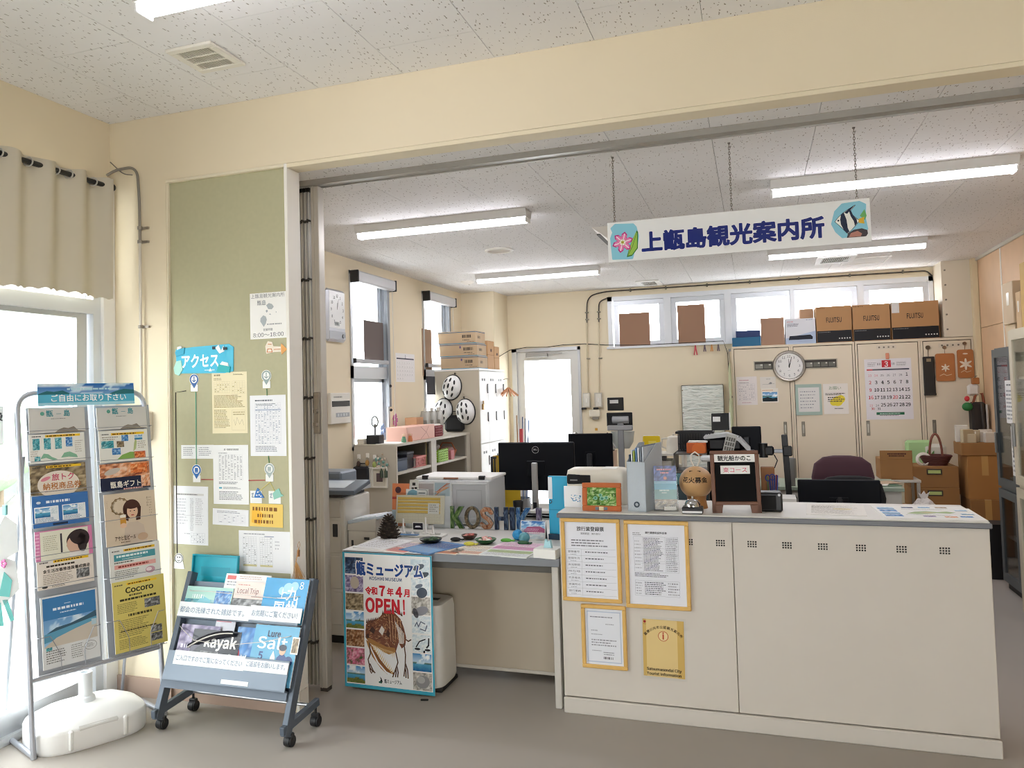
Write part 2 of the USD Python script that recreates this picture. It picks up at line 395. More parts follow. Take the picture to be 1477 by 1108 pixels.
# wall between waiting room and office: pillar, beam over the opening, and the far jamb
wm = G("wall_middle")
P(wm, "pillar", bx(XL, -2.89, YW, YW + .11, 0, 2.70), CREAM); P(wm, "beam", bx(XL - .1, 3.4, YW, YW + .10, 2.70, CEIL + .05), CREAM)
P(wm, "board_backing", bx(-2.89, -2.152, YW + .0305, YW + .11, 0, 2.70), CREAM); P(wm, "far_jamb", bx(2.30, 3.4, YW, YW + .10, 0, 2.70), CREAM)
G("trim_1", cat(bx(-2.168, -2.150, YW - .004, YW + .112, .10, 2.699, .002), bx(-2.168, -2.150, YW + .03, YW + .112, 0, .10)), M("EFEBE2", .5))
G("trim_2", bx(-2.889, -2.168, YW - .003, YW + .03, 2.685, 2.699, .001), M("EADFC6", .6))
G("trim_3", bx(-2.152, 2.30, YW - .002, YW + .102, 2.678, 2.699, .002), M("E6D9BC", .6))
# back wall with door and strip window
DX0, DX1, DZ = -2.745, -1.91, 2.05
BX0, BX1, BZ0, BZ1 = -1.57, 1.77, 2.0, 2.605
wb = [bx(XLO - .1, DX0, YB, YB + .16, 0, CEIL2 + .05), bx(DX0, DX1, YB, YB + .16, DZ, CEIL2 + .05), bx(DX1, BX0, YB, YB + .16, 0, CEIL2 + .05), bx(BX0, BX1, YB, YB + .16, 0, BZ0), bx(BX0, BX1, YB, YB + .16, BZ1, CEIL2 + .05), bx(BX1, XR + .1, YB, YB + .16, 0, CEIL2 + .05)]
wb.append(bx(XLO - .02, -2.79, 8.62, YB + .01, 0, CEIL2 + .02))
G("wall_back", cat(wb), M("E6D9BD", .8, bump=.15, bscale=260, vary=.025, vscale=1.3))
pil = G("trim_4")
P(pil, "access_panel", bx(1.775, 2.055, 8.78, YB, 1.955, CEIL2), M("E2D7C2", .6))
for i in range(5):
    for x in (1.805, 2.03): P(pil, "screw_head", cyl((x, 8.781, 2.03 + .145 * i), (x, 8.772, 2.03 + .145 * i), .009, 8), M("8C857A", .4, .8))
G("trim_5", bx(2.02, XR, 8.70, 8.82, 0, CEIL2, .004), M("E4D3AE", .6))
G("wall_rear", cat(bx(XL - .1, 3.4, -3.3, -3.2, 2.1, CEIL + .1), bx(XL - .1, .2, -3.3, -3.2, 0, 2.1), bx(2.3, 3.4, -3.3, -3.2, 0, 2.1)), M("DDD6C8", .8))
G("wall_side", bx(3.4, 3.5, -3.3, YW + .1, 0, CEIL + .1), CREAM)
wr = G("wall_right")
PEACH = M("E3BE98", .6, vary=.04, vscale=6)
ys = [8.70, 7.96, 6.9, 5.84, 4.78, YW + .1]
for a, b in zip(ys[:-1], ys[1:]):
    for z0, z1 in ((0, .9), (.904, 2.02), (2.024, CEIL2)):
        P(wr, "panel", bx(XR, XR + .02, b + .002, a - .002, z0, z1), PEACH)
P(wr, "backing", bx(XR + .02, XR + .15, YW + .1, YB, 0, CEIL2 + .05), M("B79B78", .8))
for y in ys[1:-1]: P(wr, "seam_strip", bx(XR - .006, XR + .004, y - .012, y + .012, 0, CEIL2, .002), M("EDE6DA", .4))
P(wr, "cornice", bx(XR - .02, XR, YW + .1, 8.70, CEIL2 - .03, CEIL2, .003), M("CFC6B8", .5))

# ceilings: mineral-fibre boards, 455 x 910 mm, laid in half bond
def tiled(name, x0, x1, y0, y1, z, zt):
    c = G(name)
    P(c, "backing", bx(x0, x1, y0 if name != "ceiling" else -3.2, y1, z + .011, zt), M("6E6962", .9))
    k0 = math.floor((x0 + .597) / .4545)
    for k in range(k0, 40):
        a, b = max(x0, -.597 + .4545 * k), min(x1, -.597 + .4545 * (k + 1))
        if a >= x1 - .01: break
        if b - a < .02: continue
        y = (2.62 if k % 2 else 3.085) - .91 * 8
        while y < y1:
            q0, q1 = max(y, y0), min(y + .91, y1)
            if q1 - q0 > .02: P(c, "tile", bx(a + .0012, b - .0012, q0 + .0012, q1 - .0012, z, z + .012), TILE)
            y += .91
tiled("ceiling", XL, 3.4, .3, YW, CEIL, CEIL + .12)
tiled("ceiling_001", XLO, XR, YW + .10, YB, CEIL2, CEIL2 + .12)

BASE = M("B29A8A", .5)
G("baseboard_pillar", cat(bx(XL, -2.882, YW - .012, YW, 0, .10), bx(-2.89, -2.882, YW, YW + .02, 0, .10)), BASE)
G("baseboard_panel", bx(-2.882, -2.20, YW + .004, YW + .03, 0, .085), BASE)
G("baseboard_back", cat(bx(DX1 + .03, -.22, YB - .01, YB, 0, .08)), BASE)

# window_1: aluminium shop-front with a transom under the curtain
w1 = G("window_1")
X0, X1 = XL - .07, XL + .012
P(w1, "frame", cat(bx(X0, X1, 3.235, 3.285, 0, 2.72), bx(X0, X1, .4, .45, 0, 2.72), bx(X0, X1, .45, 3.235, 2.66, 2.72), bx(X0, X1, .45, 3.235, 2.0, 2.075), bx(X0, X1, .45, 3.235, 0, .035), bx(X0, X1, 1.78, 1.84, .035, 2.66)), ALU2)
P(w1, "sash", cat(bx(X0 + .015, X1 - .025, 3.15, 3.215, .035, 2.0), bx(X0 + .015, X1 - .025, 1.86, 1.92, .035, 2.0), bx(X0 + .015, X1 - .025, 1.92, 3.15, 1.975, 2.0), bx(X0 + .015, X1 - .025, 1.92, 3.15, .035, .13)), ALU)
P(w1, "pane", bx(XL - .042, XL - .036, 1.92, 3.15, .13, 1.975), GLASS)
P(w1, "pane", bx(XL - .042, XL - .036, .45, 1.78, .035, 2.0), GLASS)
P(w1, "pane", bx(XL - .042, XL - .036, .45, 3.235, 2.075, 2.66), GLASS)
G("trim_6", bx(XL - .002, XL + .03, 3.285, YW, 0, 2.72, .003), M("F3F1EC", .5))

# office windows on the left wall
for i, (a, b, z0, z1) in enumerate((W1, W2)):
    w = G(f"window_{i + 2}")
    P(w, "frame", cat(bx(XLO - .09, XLO + .012, a, a + .035, z0, z1), bx(XLO - .09, XLO + .012, b - .035, b, z0, z1), bx(XLO - .09, XLO + .012, a, b, z1 - .03, z1), bx(XLO - .09, XLO + .012, a, b, z0, z0 + .03), bx(XLO - .09, XLO + .012, a, b, 1.685, 1.79)), ALU)
    P(w, "sash", cat(bx(XLO - .06, XLO - .02, b - .15, b - .11, 1.79, z1), bx(XLO - .06, XLO - .02, b - .09, b - .05, z0, z1), bx(XLO - .06, XLO - .02, a + .035, b - .035, 1.655, 1.685)), M("B4B9C0", .35, .5))
    P(w, "pane", bx(XLO - .046, XLO - .041, a + .035, b - .035, 1.79, z1 - .03), FROST)
    P(w, "pane", bx(XLO - .046, XLO - .041, a + .035, b - .035, z0 + .03, 1.655), FROST)

# strip window in the back wall: five sashes between mullions
w4 = G("window_4")
P(w4, "frame", cat(bx(BX0, BX1, YB - .015, YB + .1, BZ1 - .05, BZ1), bx(BX0 - .02, BX1, YB - .03, YB + .1, BZ0, BZ0 + .025), bx(BX0, BX0 + .05, YB - .015, YB + .1, BZ0, BZ1), bx(BX1 - .04, BX1, YB - .015, YB + .1, BZ0, BZ1)), ALU2)
PX = [(-1.45, -.99), (-.80, -.33), (-.15, .35), (.50, 1.01), (1.18, 1.68)]
for (a, b), (c, d) in zip(PX[:-1], PX[1:]): P(w4, "mullion", bx(b + .055, c - .055, YB - .015, YB + .1, BZ0 + .025, BZ1 - .05), ALU2)
for a, b in PX:
    s = P(w4, "sash", frame_mesh(a - .055, b + .055, BZ0 + .025, BZ1 - .05, .055, .04, YB + .02), ALU)
    P(w4, "pane", bx(a, b, YB + .036, YB + .042, BZ0 + .07, BZ1 - .10), FROST)

# back door
d = G("door_1")
P(d, "door_frame", cat(bx(DX0, DX0 + .06, YB - .02, YB + .12, 0, DZ), bx(DX1 - .03, DX1, YB - .02, YB + .12, 0, DZ), bx(DX0, DX1, YB - .02, YB + .12, DZ - .04, DZ)), ALU)
P(d, "leaf", cat(bx(DX0 + .06, -2.60, YB + .01, YB + .05, .02, DZ - .04), bx(-2.035, DX1 - .03, YB + .01, YB + .05, .02, DZ - .04), bx(-2.60, -2.035, YB + .01, YB + .05, 1.905, DZ - .04), bx(-2.60, -2.035, YB + .01, YB + .05, .02, .20)), M("D5D4CF", .4, .1))
P(d, "pane", bx(-2.60, -2.035, YB + .027, YB + .033, .20, 1.905), FROST)
P(d, "door_closer", cat(bx(-2.56, -2.30, YB - .05, YB + .01, 1.94, 1.99, .005), bx(-2.50, -2.12, YB - .045, YB - .03, 1.975, 1.99)), M("A9A8A4", .4, .5))
P(d, "door_knob", cat(cyl((-1.985, YB + .01, 1.02), (-1.985, YB - .03, 1.02), .012), ball(.028, (-1.985, YB - .05, 1.02))), M("B5B2AC", .25, .9), smooth=40)
# ================================================================ lamps and fittings on the ceilings
def ceiling_lamp(label, x, y, z, L=1.22, power=1.0):
    t = T("ceiling_lamp", label, "ceiling lamp", (x, y, z), group="fluorescent ceiling lamps")
    prof = Polygon([(0, 0), (.15, 0), (.128, -.05), (.022, -.05)])
    h = extr(prof, L); h = tf(h, rz=0); h.vertices = h.vertices[:, [2, 0, 1]]; h.invert()
    P(t, "housing", h, M("DAD8D4", .45))
    half = Polygon([(.03, -.05)] + [(.075 - .045 * math.cos(a), -.05 - .034 * math.sin(a)) for a in np.linspace(0, math.pi, 12)])
    g = extr(half, L - .03); g.vertices = g.vertices[:, [2, 0, 1]] + [.015, 0, 0]; g.invert()
    P(t, "light_cover", g, emit("F6F6FF", LAMP * power), smooth=40)
    [P(t, "end_cap", bx(a, a + .014, .03, .12, -.084, -.05, .004), M("E8E8E6", .4)) for a in (0, L - .014)]
    return t
for lb, x, y, z in (("fluorescent ceiling lamp over the office, in front near the folding gate", -2.545, 4.80, CEIL2), ("fluorescent ceiling lamp over the office, far left near the stacked long cartons", -2.55, 7.30, CEIL2),
                    ("fluorescent ceiling lamp above the right end of the hanging sign", .134, 4.77, CEIL2), ("fluorescent ceiling lamp far right, seen just below the hanging sign", .155, 7.20, CEIL2),
                    ("fluorescent ceiling lamp of the waiting room, cut by the top edge of the photo", -2.10, 2.26, CEIL)):
    ceiling_lamp(lb, x, y, z, power=.45 if z == CEIL else 1.0)

def grille(name, label, x0, x1, y0, y1, z, n, col="E9E4D8", dark="24211F", m=.035, bars=3, catn="vent"):
    t = T(name, label, catn, ((x0 + x1) / 2, (y0 + y1) / 2, z))
    a, b = (x1 - x0) / 2, (y1 - y0) / 2
    P(t, "frame", cat(bx(-a, a, -b, -b + m, -.014, 0, .003), bx(-a, a, b - m, b, -.014, 0, .003), bx(-a, -a + m, -b + m, b - m, -.014, 0, .003), bx(a - m, a, -b + m, b - m, -.014, 0, .003)), M(col, .5))
    P(t, "duct", bx(-a + m, a - m, -b + m, b - m, -.003, -.001), M(dark, .9))
    for i in range(n):
        x = -a + m + (i + .5) * (2 * a - 2 * m) / n
        P(t, "slat", bx(x - .0013, x + .0013, -b + m, b - m, -.011, -.004), M(col, .5))
    for i in range(1, bars):
        y = -b + m + i * (2 * b - 2 * m) / bars
        P(t, "bar", bx(-a + m, a - m, y - .004, y + .004, -.012, -.004), M(col, .5))
    return t
grille("ceiling_vent", "square cream exhaust vent with dark slots in the waiting room ceiling", -2.345, -2.108, 2.735, 2.985, CEIL, 14)
grille("ceiling_vent", "white slotted air outlet by the back wall, left of the strip window's middle", -1.17, -.92, 8.62, 9.03, CEIL2, 10, "EDEBE6", "8B8680", .05, 1)
grille("ceiling_vent", "white slotted air outlet just below the right part of the hanging sign", .60, .935, 7.87, 8.30, CEIL2, 14, "F1EFEC", "8B8680", .05, 1)
t = T("access_hatch", "flat white hatch frame on the ceiling beside the right air outlet", "hatch", (1.05, 8.32, CEIL2))
P(t, "frame", cat(bx(-.2, .2, -.2, -.18, -.008, 0), bx(-.2, .2, .18, .2, -.008, 0), bx(-.2, -.18, -.18, .18, -.008, 0), bx(.18, .2, -.18, .18, -.008, 0)), M("E6E2DC", .5))
P(t, "hatch_panel", bx(-.18, .18, -.18, .18, -.004, 0), M("E9E6E1", .7))
t = T("ceiling_speaker", "round cream loudspeaker flush in the office ceiling between two lamps", "speaker", (-1.93, 6.15, CEIL2))
P(t, "rim", lathe([(.095, 0), (.12, 0), (.12, -.008), (.10, -.014), (.095, -.006)], 32), M("EFEBE3", .5), smooth=40)
P(t, "grille", lathe([(0, -.005), (.097, -.005), (.097, -.001), (0, -.001)], 32), M("CFC6BA", .7))
t = T("smoke_detector", "round white smoke detector on the ceiling near the second office window", "smoke detector", (-2.78, 7.72, CEIL2))
P(t, "body", lathe([(0, -.035), (.03, -.034), (.05, -.022), (.07, -.012), (.072, 0), (0, 0)], 28), M("ECE7DF", .5), smooth=40)
P(t, "test_button", cyl((0.02, 0, -.034), (0.02, 0, -.04), .008, 10), M("B8B2A8", .5))
t = T("air_conditioner", "white cassette air conditioner with sloping corners half hidden behind the hanging sign", "air conditioner", (-.76, 5.95, CEIL2))
q = np.array([(-.30, -.35), (.30, -.35), (.30, .35), (-.30, .35)]); lo = q * .72
P(t, "panel", trimesh.Trimesh(np.vstack([np.column_stack([q, np.zeros(4)]), np.column_stack([lo, np.full(4, -.06)])])).convex_hull, M("EEE9DF", .5))
P(t, "intake_grille", cat([bx(-.19, .19, -.2 + .05 * i, -.17 + .05 * i, -.068, -.058) for i in range(9)]), M("8E8A84", .6))
P(t, "louvre", cat(bx(-.285, -.24, -.22, .22, -.034, -.026)), M("3B3A38", .5))

# ================================================================ hanging sign
t = T("hanging_sign", "long white hanging sign with dark blue lettering, a pink flower and a striped fish", "sign", (-.068, 3.95, 2.168))
P(t, "board", bx(-.597, .597, -.004, .004, 0, .2, .001), M("EDEDEC", .3))
s = Sheet(1194, 200)
s.text("上甑島観光案内所", 165, 48, 103, "1C2A78", 3, "l", 17, fit=836)
for q in ([(25, 18), (118, 14), (125, 40), (140, 60), (150, 120), (140, 165), (128, 180), (40, 186), (22, 170), (30, 150), (18, 120)],): s.poly(Polygon(q).buffer(6), "8ECDE0", 1)
leaf = [(92, 20), (118, 24), (148, 60), (152, 140), (146, 150), (126, 112), (104, 60)]
s.poly(leaf, "3E7A35", 2); s.poly(affinity.scale(Polygon(leaf), .84, .9), "9CC653", 3); s.line([(95, 24), (122, 70), (147, 145)], 2.2, "4B7F3A", 4)
for k in range(6):
    a = math.radians(60 * k + 14); pet = affinity.translate(affinity.rotate(Polygon([(0, -7), (22, -15), (42, -13), (54, 2), (40, 14), (20, 13), (0, 7)]), math.degrees(a), origin=(0, 0)), 74, 96)
    s.poly(pet, "C93D86", 4); s.poly(affinity.scale(pet, .86, .86, origin=(74, 96)), "EE83B8", 5); s.line([(74, 96), (74 + 44 * math.cos(a), 96 + 44 * math.sin(a))], 5, "FBE3EE", 6)
s.disc(74, 96, 15, "F8EDE6", 7); s.disc(74, 96, 7, "E2C24F", 8)
for k in range(6): s.line([(74, 96), (74 + 20 * math.cos(k + .5), 96 + 20 * math.sin(k + .5))], 1.6, "7E9A36", 9)
s.poly(Polygon([(1035, 95), (1050, 150), (1080, 180), (1150, 184), (1172, 170), (1168, 110), (1176, 60), (1160, 40), (1075, 32), (1050, 60)]).buffer(6), "8ECDE0", 1)
fish = Polygon([(1046, 104), (1060, 122), (1080, 140), (1104, 156), (1132, 172), (1112, 150), (1120, 128), (1134, 112), (1146, 100), (1134, 84), (1112, 60), (1096, 46), (1080, 66), (1062, 88)])
s.poly(fish.buffer(2), "26374F", 2); s.poly(fish, "F4F3EC", 3)
s.poly([(1072, 134), (1084, 143), (1094, 110), (1098, 70), (1104, 54), (1094, 46), (1080, 66), (1070, 90), (1068, 112)], "222C46", 4)
s.poly([(1132, 174), (1104, 156), (1086, 142), (1098, 136), (1112, 152)], "222C46", 4)
s.poly([(1106, 148), (1112, 152), (1122, 126), (1136, 108), (1138, 90), (1128, 78), (1124, 100), (1112, 124)], "222C46", 4)
s.poly([(1144, 108), (1168, 116), (1166, 98), (1168, 84), (1144, 90)], "E7B93A", 4); s.disc(1060, 108, 4, "222C46", 5)
s.poly([(1150, 122), (1170, 150), (1178, 120), (1170, 100)], "6FB36A", 2)
s.poly([(1092, 26), (1098, 46), (1122, 60), (1156, 64), (1178, 54), (1180, 38), (1172, 26)], "4A4246", 4); s.poly([(1100, 28), (1110, 46), (1138, 54), (1156, 40), (1150, 28)], "B98070", 5)
s.V = [q - [.597, 0, 0] for q in s.V]
s.put(t, "print", GLOSSY_PRINT, loc=(0, -.0042, 0), rx=90)
for cx_, n0 in ((-.56, 1.0), (-.0, 1.0), (.545, 1.0)):
    links, z, k = [], .2, 0
    while z < .528:
        a = np.linspace(0, 2 * np.pi, 9)[:-1]
        ring = np.column_stack([.0042 * np.cos(a), np.zeros(8), .0085 * np.sin(a)])
        links.append(tf(tube(ring, .0013, 4, closed=True), (cx_, 0, z + .006), rz=90 * (k % 2))); z += .0125; k += 1
    P(t, "chain", cat(links), M("8D867C", .4, .6))
    P(t, "hook", cat(tube(arc([(cx_, 0, .532), (cx_, 0, .512), (cx_ + .006, 0, .508), (cx_ + .008, 0, .516)], .004), .0015, 5), bx(cx_ - .006, cx_ + .006, -.006, .006, .528, .532)), M("7A736A", .4, .6))

# ================================================================ sliding rail and folding gate
S("gate_rail", "grey steel gate rail running along the ceiling behind the beam", "rail", cat(bx(-2.34, 2.06, 3.68, 3.735, CEIL2 - .03, CEIL2), bx(-2.34, 2.06, 3.735, 3.742, CEIL2 - .036, CEIL2 - .002)), M("A6A29B", .4, .4))
g = T("folding_gate", "folded steel lattice gate stacked against the wall end", "gate", (-2.235, 3.70, 0))
STEEL, STEEL2 = M("D6D3CD", .35, .35), M("A9A59D", .4, .4)
for i in range(8):
    x = -.062 + .0115 * i
    P(g, "lattice_bar", cat(bx(x - .0026, x + .0026, -.030 + .006 * (i % 2), -.014 + .006 * (i % 2), .03, 2.655), bx(x - .0022, x + .0022, .012, .028, .03, 2.655)), STEEL if i % 2 else STEEL2)
for z in (.25, .57, .89, 1.21, 1.53, 1.845, 2.16, 2.475):
    P(g, "pivot_row", cat([cyl((-.062 + .0115 * i, -.038, z + .004 * math.sin(i * 2)), (-.062 + .0115 * i, .03, z + .004 * math.sin(i * 2)), .0065, 8) for i in range(8)] + [bx(-.066, .03, -.033, -.027, z - .003, z + .003)]), M("3A3632", .5, .4))
P(g, "top_rollers", cat([cyl((-.062 + .014 * i, -.03, 2.645), (-.062 + .014 * i, .03, 2.645), .012, 10) for i in range(7)]), M("23211F", .5))
P(g, "end_post", cat(bx(.034, .080, -.03, .03, .02, 2.66, .003), bx(.050, .054, -.034, -.03, .02, 2.66)), M("BDB8AE", .4, .35))
P(g, "lock_case", cat(bx(.040, .074, -.05, -.03, 1.34, 1.56, .004), cyl((.06, -.05, 1.46), (.06, -.066, 1.46), .012), bx(.052, .068, -.075, -.05, 1.38, 1.40)), M("9D968C", .3, .7))
P(g, "floor_guide", bx(.036, .078, -.022, .022, 0, .03), M("57524B", .5, .3))

# ================================================================ curtain over the transom of the front window
rod = S("curtain_rod", "black curtain rod above the front window", "curtain rod", cat(cyl((XL + .075, .45, 2.678), (XL + .075, 3.30, 2.678), .013), cyl((XL + .012, 3.285, 2.678), (XL + .075, 3.285, 2.678), .008), ball(.02, (XL + .075, 3.305, 2.678)), cyl((XL + .012, .6, 2.678), (XL + .075, .6, 2.678), .008)), M("1E1D1D", .4))
CLOTH = usdkit.material(stage, "/World/Looks/curtain_cloth", {"d": ("diffuse_bsdf", dict(color=lin("DAD2C0"))), "t": ("translucent_bsdf", dict(color=lin("C9BFA6"))), "m": ("mix_closure", dict(fac=.16))}, [("d.BSDF", "m.closure1"), ("t.BSDF", "m.closure2")], surface="m.closure")
cu = T("curtain", "short greige curtain with a scalloped hem hanging over the front window", "curtain", (XL + .075, 0, 0))
yy = np.linspace(.55, 3.285, 420); zz = np.concatenate([[0, .3, .5, 1], np.linspace(.06, .94, 8)]); zz = np.unique(zz)
rows = []
for kz, q in enumerate(zz):
    top = 2.712 + .004 * np.sin(yy * 43); hem = 2.078 + .010 * np.abs(np.sin(yy * 52)) + .006 * np.sin(yy * 9)
    amp = .030 - .012 * (1 - q)
    rows.append(np.column_stack([amp * np.sin(yy * 2 * np.pi / .19 + .5 * np.sin(yy * 7) * (1 - q)), yy, hem + (top - hem) * q]))
v = np.array(rows); ny = len(yy)
v2 = np.vstack([v.reshape(-1, 3), (v + [.0016, 0, 0]).reshape(-1, 3)]); nv = v.shape[0] * ny
f = []
for i in range(len(zz) - 1):
    for j in range(ny - 1):
        a = i * ny + j; f += [(a, a + 1, a + 1 + ny, a + ny), (nv + a + ny, nv + a + 1 + ny, nv + a + 1, nv + a)]
P(cu, "cloth", (v2, np.array(f)), CLOTH, smooth=60)
P(cu, "eyelet", cat([tf(tube(np.column_stack([.021 * np.cos(np.linspace(0, 2 * np.pi, 13)[:-1]), np.zeros(12), .021 * np.sin(np.linspace(0, 2 * np.pi, 13)[:-1])]), .004, 5, closed=True), (0, y, 2.678), rz=20) for y in np.arange(.62, 3.28, .0775)]), M("D8D6D0", .35, .5), label="pale metal eyelets along the curtain top")

# conduit beside the window
cp = T("conduit", "grey cable conduit curving from the window corner down the pillar", "conduit", (0, YW, 0))
P(cp, "flexible_pipe", tube(arc([(XL + .035, -.06, 2.75), (-3.20, -.022, 2.785), (-3.06, -.02, 2.79), (-3.045, -.02, 2.60), (-3.045, -.02, 2.38)], .14, 10), .0072, 10), M("8A8378", .5), smooth=50)
P(cp, "pipe", cyl((-3.045, -.02, 2.38), (-3.045, -.02, 1.48), .0075), M("DAD2C4", .5), smooth=50)
for z in (2.456, 2.382, 1.93): P(cp, "clamp", cat(cyl((-3.045, -.02, z - .008), (-3.045, -.02, z + .008), .013), bx(-3.045, -3.0, -.012, 0, z - .006, z + .006)), M("9A9184", .4, .4))
P(cp, "cable_end", tube(arc([(XL + .03, -.03, 2.83), (-3.16, -.012, 2.76), (-3.10, -.01, 2.75)], .03), .003, 5), M("7A7266", .6))
S("junction_box", "pale surface switch box low on the pillar beside the leaflet stand", "box", cat(bx(-3.055, -2.99, YW - .045, YW, 1.33, 1.482, .005), bx(-3.045, -3.0, YW - .05, YW - .044, 1.37, 1.44, .002)), M("DDD4C4", .5))

# notice on the glass
wall_sheet("window_notice", "white notice with black and red lettering taped to the front window at the left edge", "notice", 2.42, 2.745, 1.355, 1.53, XL - .034, lambda s: (s.text("設", 322, 112, 40, "333333", 3, "r", 2), s.rows(20, 118, 270, 150, 1, "555555", th=.8), s.rows(20, 70, 318, 90, 1, "A07070"), s.rows(20, 40, 318, 60, 1, "A07070"), s.box(2, 2, 323, 173, 1, "8A9AA6")), facing="x")

# ================================================================ leaflet stand
LS = T("leaflet_stand", "silver tubular leaflet stand with two columns of wire pockets by the window", "leaflet stand", (-3.007, 2.649, 0), rz=67.96)
TUBE = M("B9BDC6", .3, .6)
TILT = 6.83
def lean(m): return tf(m, rx=TILT * -1)
P(LS, "frame", lean(tube(arc([(0, 0, 0.0), (0, 0, 1.60), (.594, 0, 1.60), (.594, 0, 0.0)], .09, 8), .0125, 10)), TUBE, smooth=50)
P(LS, "crossbar", lean(cyl((0, 0, .325), (.594, 0, .325), .011)), TUBE, smooth=50)
P(LS, "base_loop", tube(arc([(0, 0, .0125), (-.0, .42, .0125), (.594, .42, .0125), (.594, 0, .0125)], .07, 8), .0125, 10), TUBE, smooth=50)
P(LS, "brace", cat(cyl((.02, .42, .0125), (.02, .165, 1.3), .008), cyl((.574, .42, .0125), (.574, .165, 1.3), .008)), TUBE, smooth=50)
for c0, c1 in ((.035, .315), (.34, .62)):
    P(LS, "back_panel", lean(bx(c0 + .005, c1, .008, .013, .335, 1.53)), M("AEB4BE", .4, .3))
WIRE = M("A8ABB2", .3, .7)
ROWS = [(1.41, 1.53), (1.27, 1.40), (1.13, 1.26), (.985, 1.12), (.84, .97), (.70, .83), (.36, .67)]
for c0, c1, rows_ in ((.037, .30, [1.42, 1.28, 1.14, 1.0, .855, .72, .50]), (.345, .61, [1.42, 1.26, 1.11, .97, .70, .50])):
    for z in rows_:
        low = z == rows_[-1]
        w = [tube(arc([(c0 - .005, .01, z), (c0 - .005, -.028, z), (c0 + .045, -.03, z)], .012, 4), .0016, 5), tube(arc([(c1 + .005, .01, z), (c1 + .005, -.028, z), (c1 - .03, -.03, z)], .012, 4), .0016, 5)]
        d = .16 if low else .04
        w += [tube(arc([(c0 + .045, -.03, z), (c0 + .085, -.03, z - d * .55), (c0 + .085, -.03, z - d)], .01, 4), .0016, 5), tube(arc([(c1 - .03, -.03, z), (c1 - .075, -.03, z - d * .55), (c1 - .075, -.03, z - d)], .01, 4), .0016, 5), tube([(c0 - .005, -.03, z - d), (c1 + .005, -.03, z - d)], .0016, 5)]
        if not low: w = w[:2] + [tube([(c0 + .045, -.03, z), (c1 - .03, -.03, z)], .0013, 5)]
        P(LS, "pocket_wire", lean(cat(w)), WIRE)
hd = Sheet(452, 104, None, 3); hd.pic(0, 0, 452, 104, "cloudsea", 4, 0, (40, 12))
hd.poly([(0, 56), (40, 70), (70, 66), (110, 72), (140, 58), (140, 54), (0, 52)], "2C6F78", 1); hd.poly([(330, 54), (360, 66), (400, 76), (452, 72), (452, 52), (330, 50)], "2C6F78", 1); hd.rect(0, 0, 452, 54, "58B4D2", 0.5); hd.rect(0, 0, 452, 14, "A9DCEB", 1)
hd.text("ご自由にお取り下さい", 52, 22, 36, "F7FBFC", 3, "l", 1); hd.rows(130, 70, 340, 86, 1, "BFE3EE", 2, .5)
P(LS, "header_card", lean(bx(.084, .536, -.018, -.0155, 1.535, 1.64)), M("5FB5D0", .5))
def stand_frame(u, v, off):          # a point of the leaning plane in the world
    a, b = math.radians(67.96), math.radians(TILT)
    y = -off * math.cos(b) + v * math.sin(b); z = off * math.sin(b) * 1.0 + v * math.cos(b)
    return (-3.007 + u * math.cos(a) - y * math.sin(a), 2.649 + u * math.sin(a) + y * math.cos(a), z)
hd.put(LS, "header_print", loc=(.084, -.0184 * math.cos(math.radians(TILT)) + 1.535 * math.sin(math.radians(TILT)), 1.535 * math.cos(math.radians(TILT)) + .0184 * math.sin(math.radians(TILT))), rx=90 - TILT)

def leaflet(label, u0, u1, v0, v1, off, draw, seed=0, bg="EDEBE6", catn="leaflet", th=.004):
    w, h = u1 - u0, v1 - v0
    t = T("leaflet", label, catn, stand_frame((u0 + u1) / 2, v0, off), 67.96, "leaflets on the tubular stand", rx=90 - TILT)
    P(t, "booklet", bx(-w / 2, w / 2, 0, h, -th, 0), M(bg, .6))
    s = Sheet(w * 1000, h * 1000, None, seed); draw(s); s.V = [q - [w / 2, 0, 0] for q in s.V]; s.put(t, "print")
    return t
YB_ = "EFC52F"
def banner(s, y, x0=70, x1=225):
    s.rect(x0, y, x1, y + 11, YB_, 2); s.rows(x0 + 6, y + 2, x1 - 4, y + 9, 1, "6B4A10", 3, .8, .5); s.rows(12, y + 2, 55, y + 9, 1, "444444", 3, .8)
def isl(s):
    s.rect(0, 0, s.w, s.h, "D3D1CC", 0); s.poly([(110, 0), (128, 14), (150, 22), (170, 18), (195, 26), (214, 6), (245, 2), (245, 0)], "8B8276", 1)
    s.text("甑", 74, 78, 32, "3F8F98", 3, "l", 1); s.text("一", 118, 78, 24, "3F8F98", 3); s.text("島", 150, 78, 32, "3F8F98", 3, "l", 1); s.disc(58, 90, 9, "5FA08E", 2); s.rows(95, 62, 160, 68, 1, "777777", 3)
def maps(s):
    s.rect(0, 0, s.w, s.h, "ECEBE4", 0); banner(s, 118)
    for i in range(4): s.pic(15 + 48 * i, 62 if i < 3 else 70, 45 + 48 * i, 114, "teal" if i < 3 else "blue", i, 1, (8, 12))
    s.poly([(45, 20), (60, 44), (80, 40), (95, 26), (120, 14), (100, 10), (70, 24)], "86B79A", 1); s.poly([(135, 20), (150, 42), (175, 46), (205, 30), (210, 16), (170, 22)], "86B79A", 1); s.pic(20, 10, 45, 32, "teal", 9, 1, (6, 6)); s.rows(200, 40, 236, 100, 6, "AFA79C"); s.rows(5, 30, 40, 60, 3, "AFA79C")
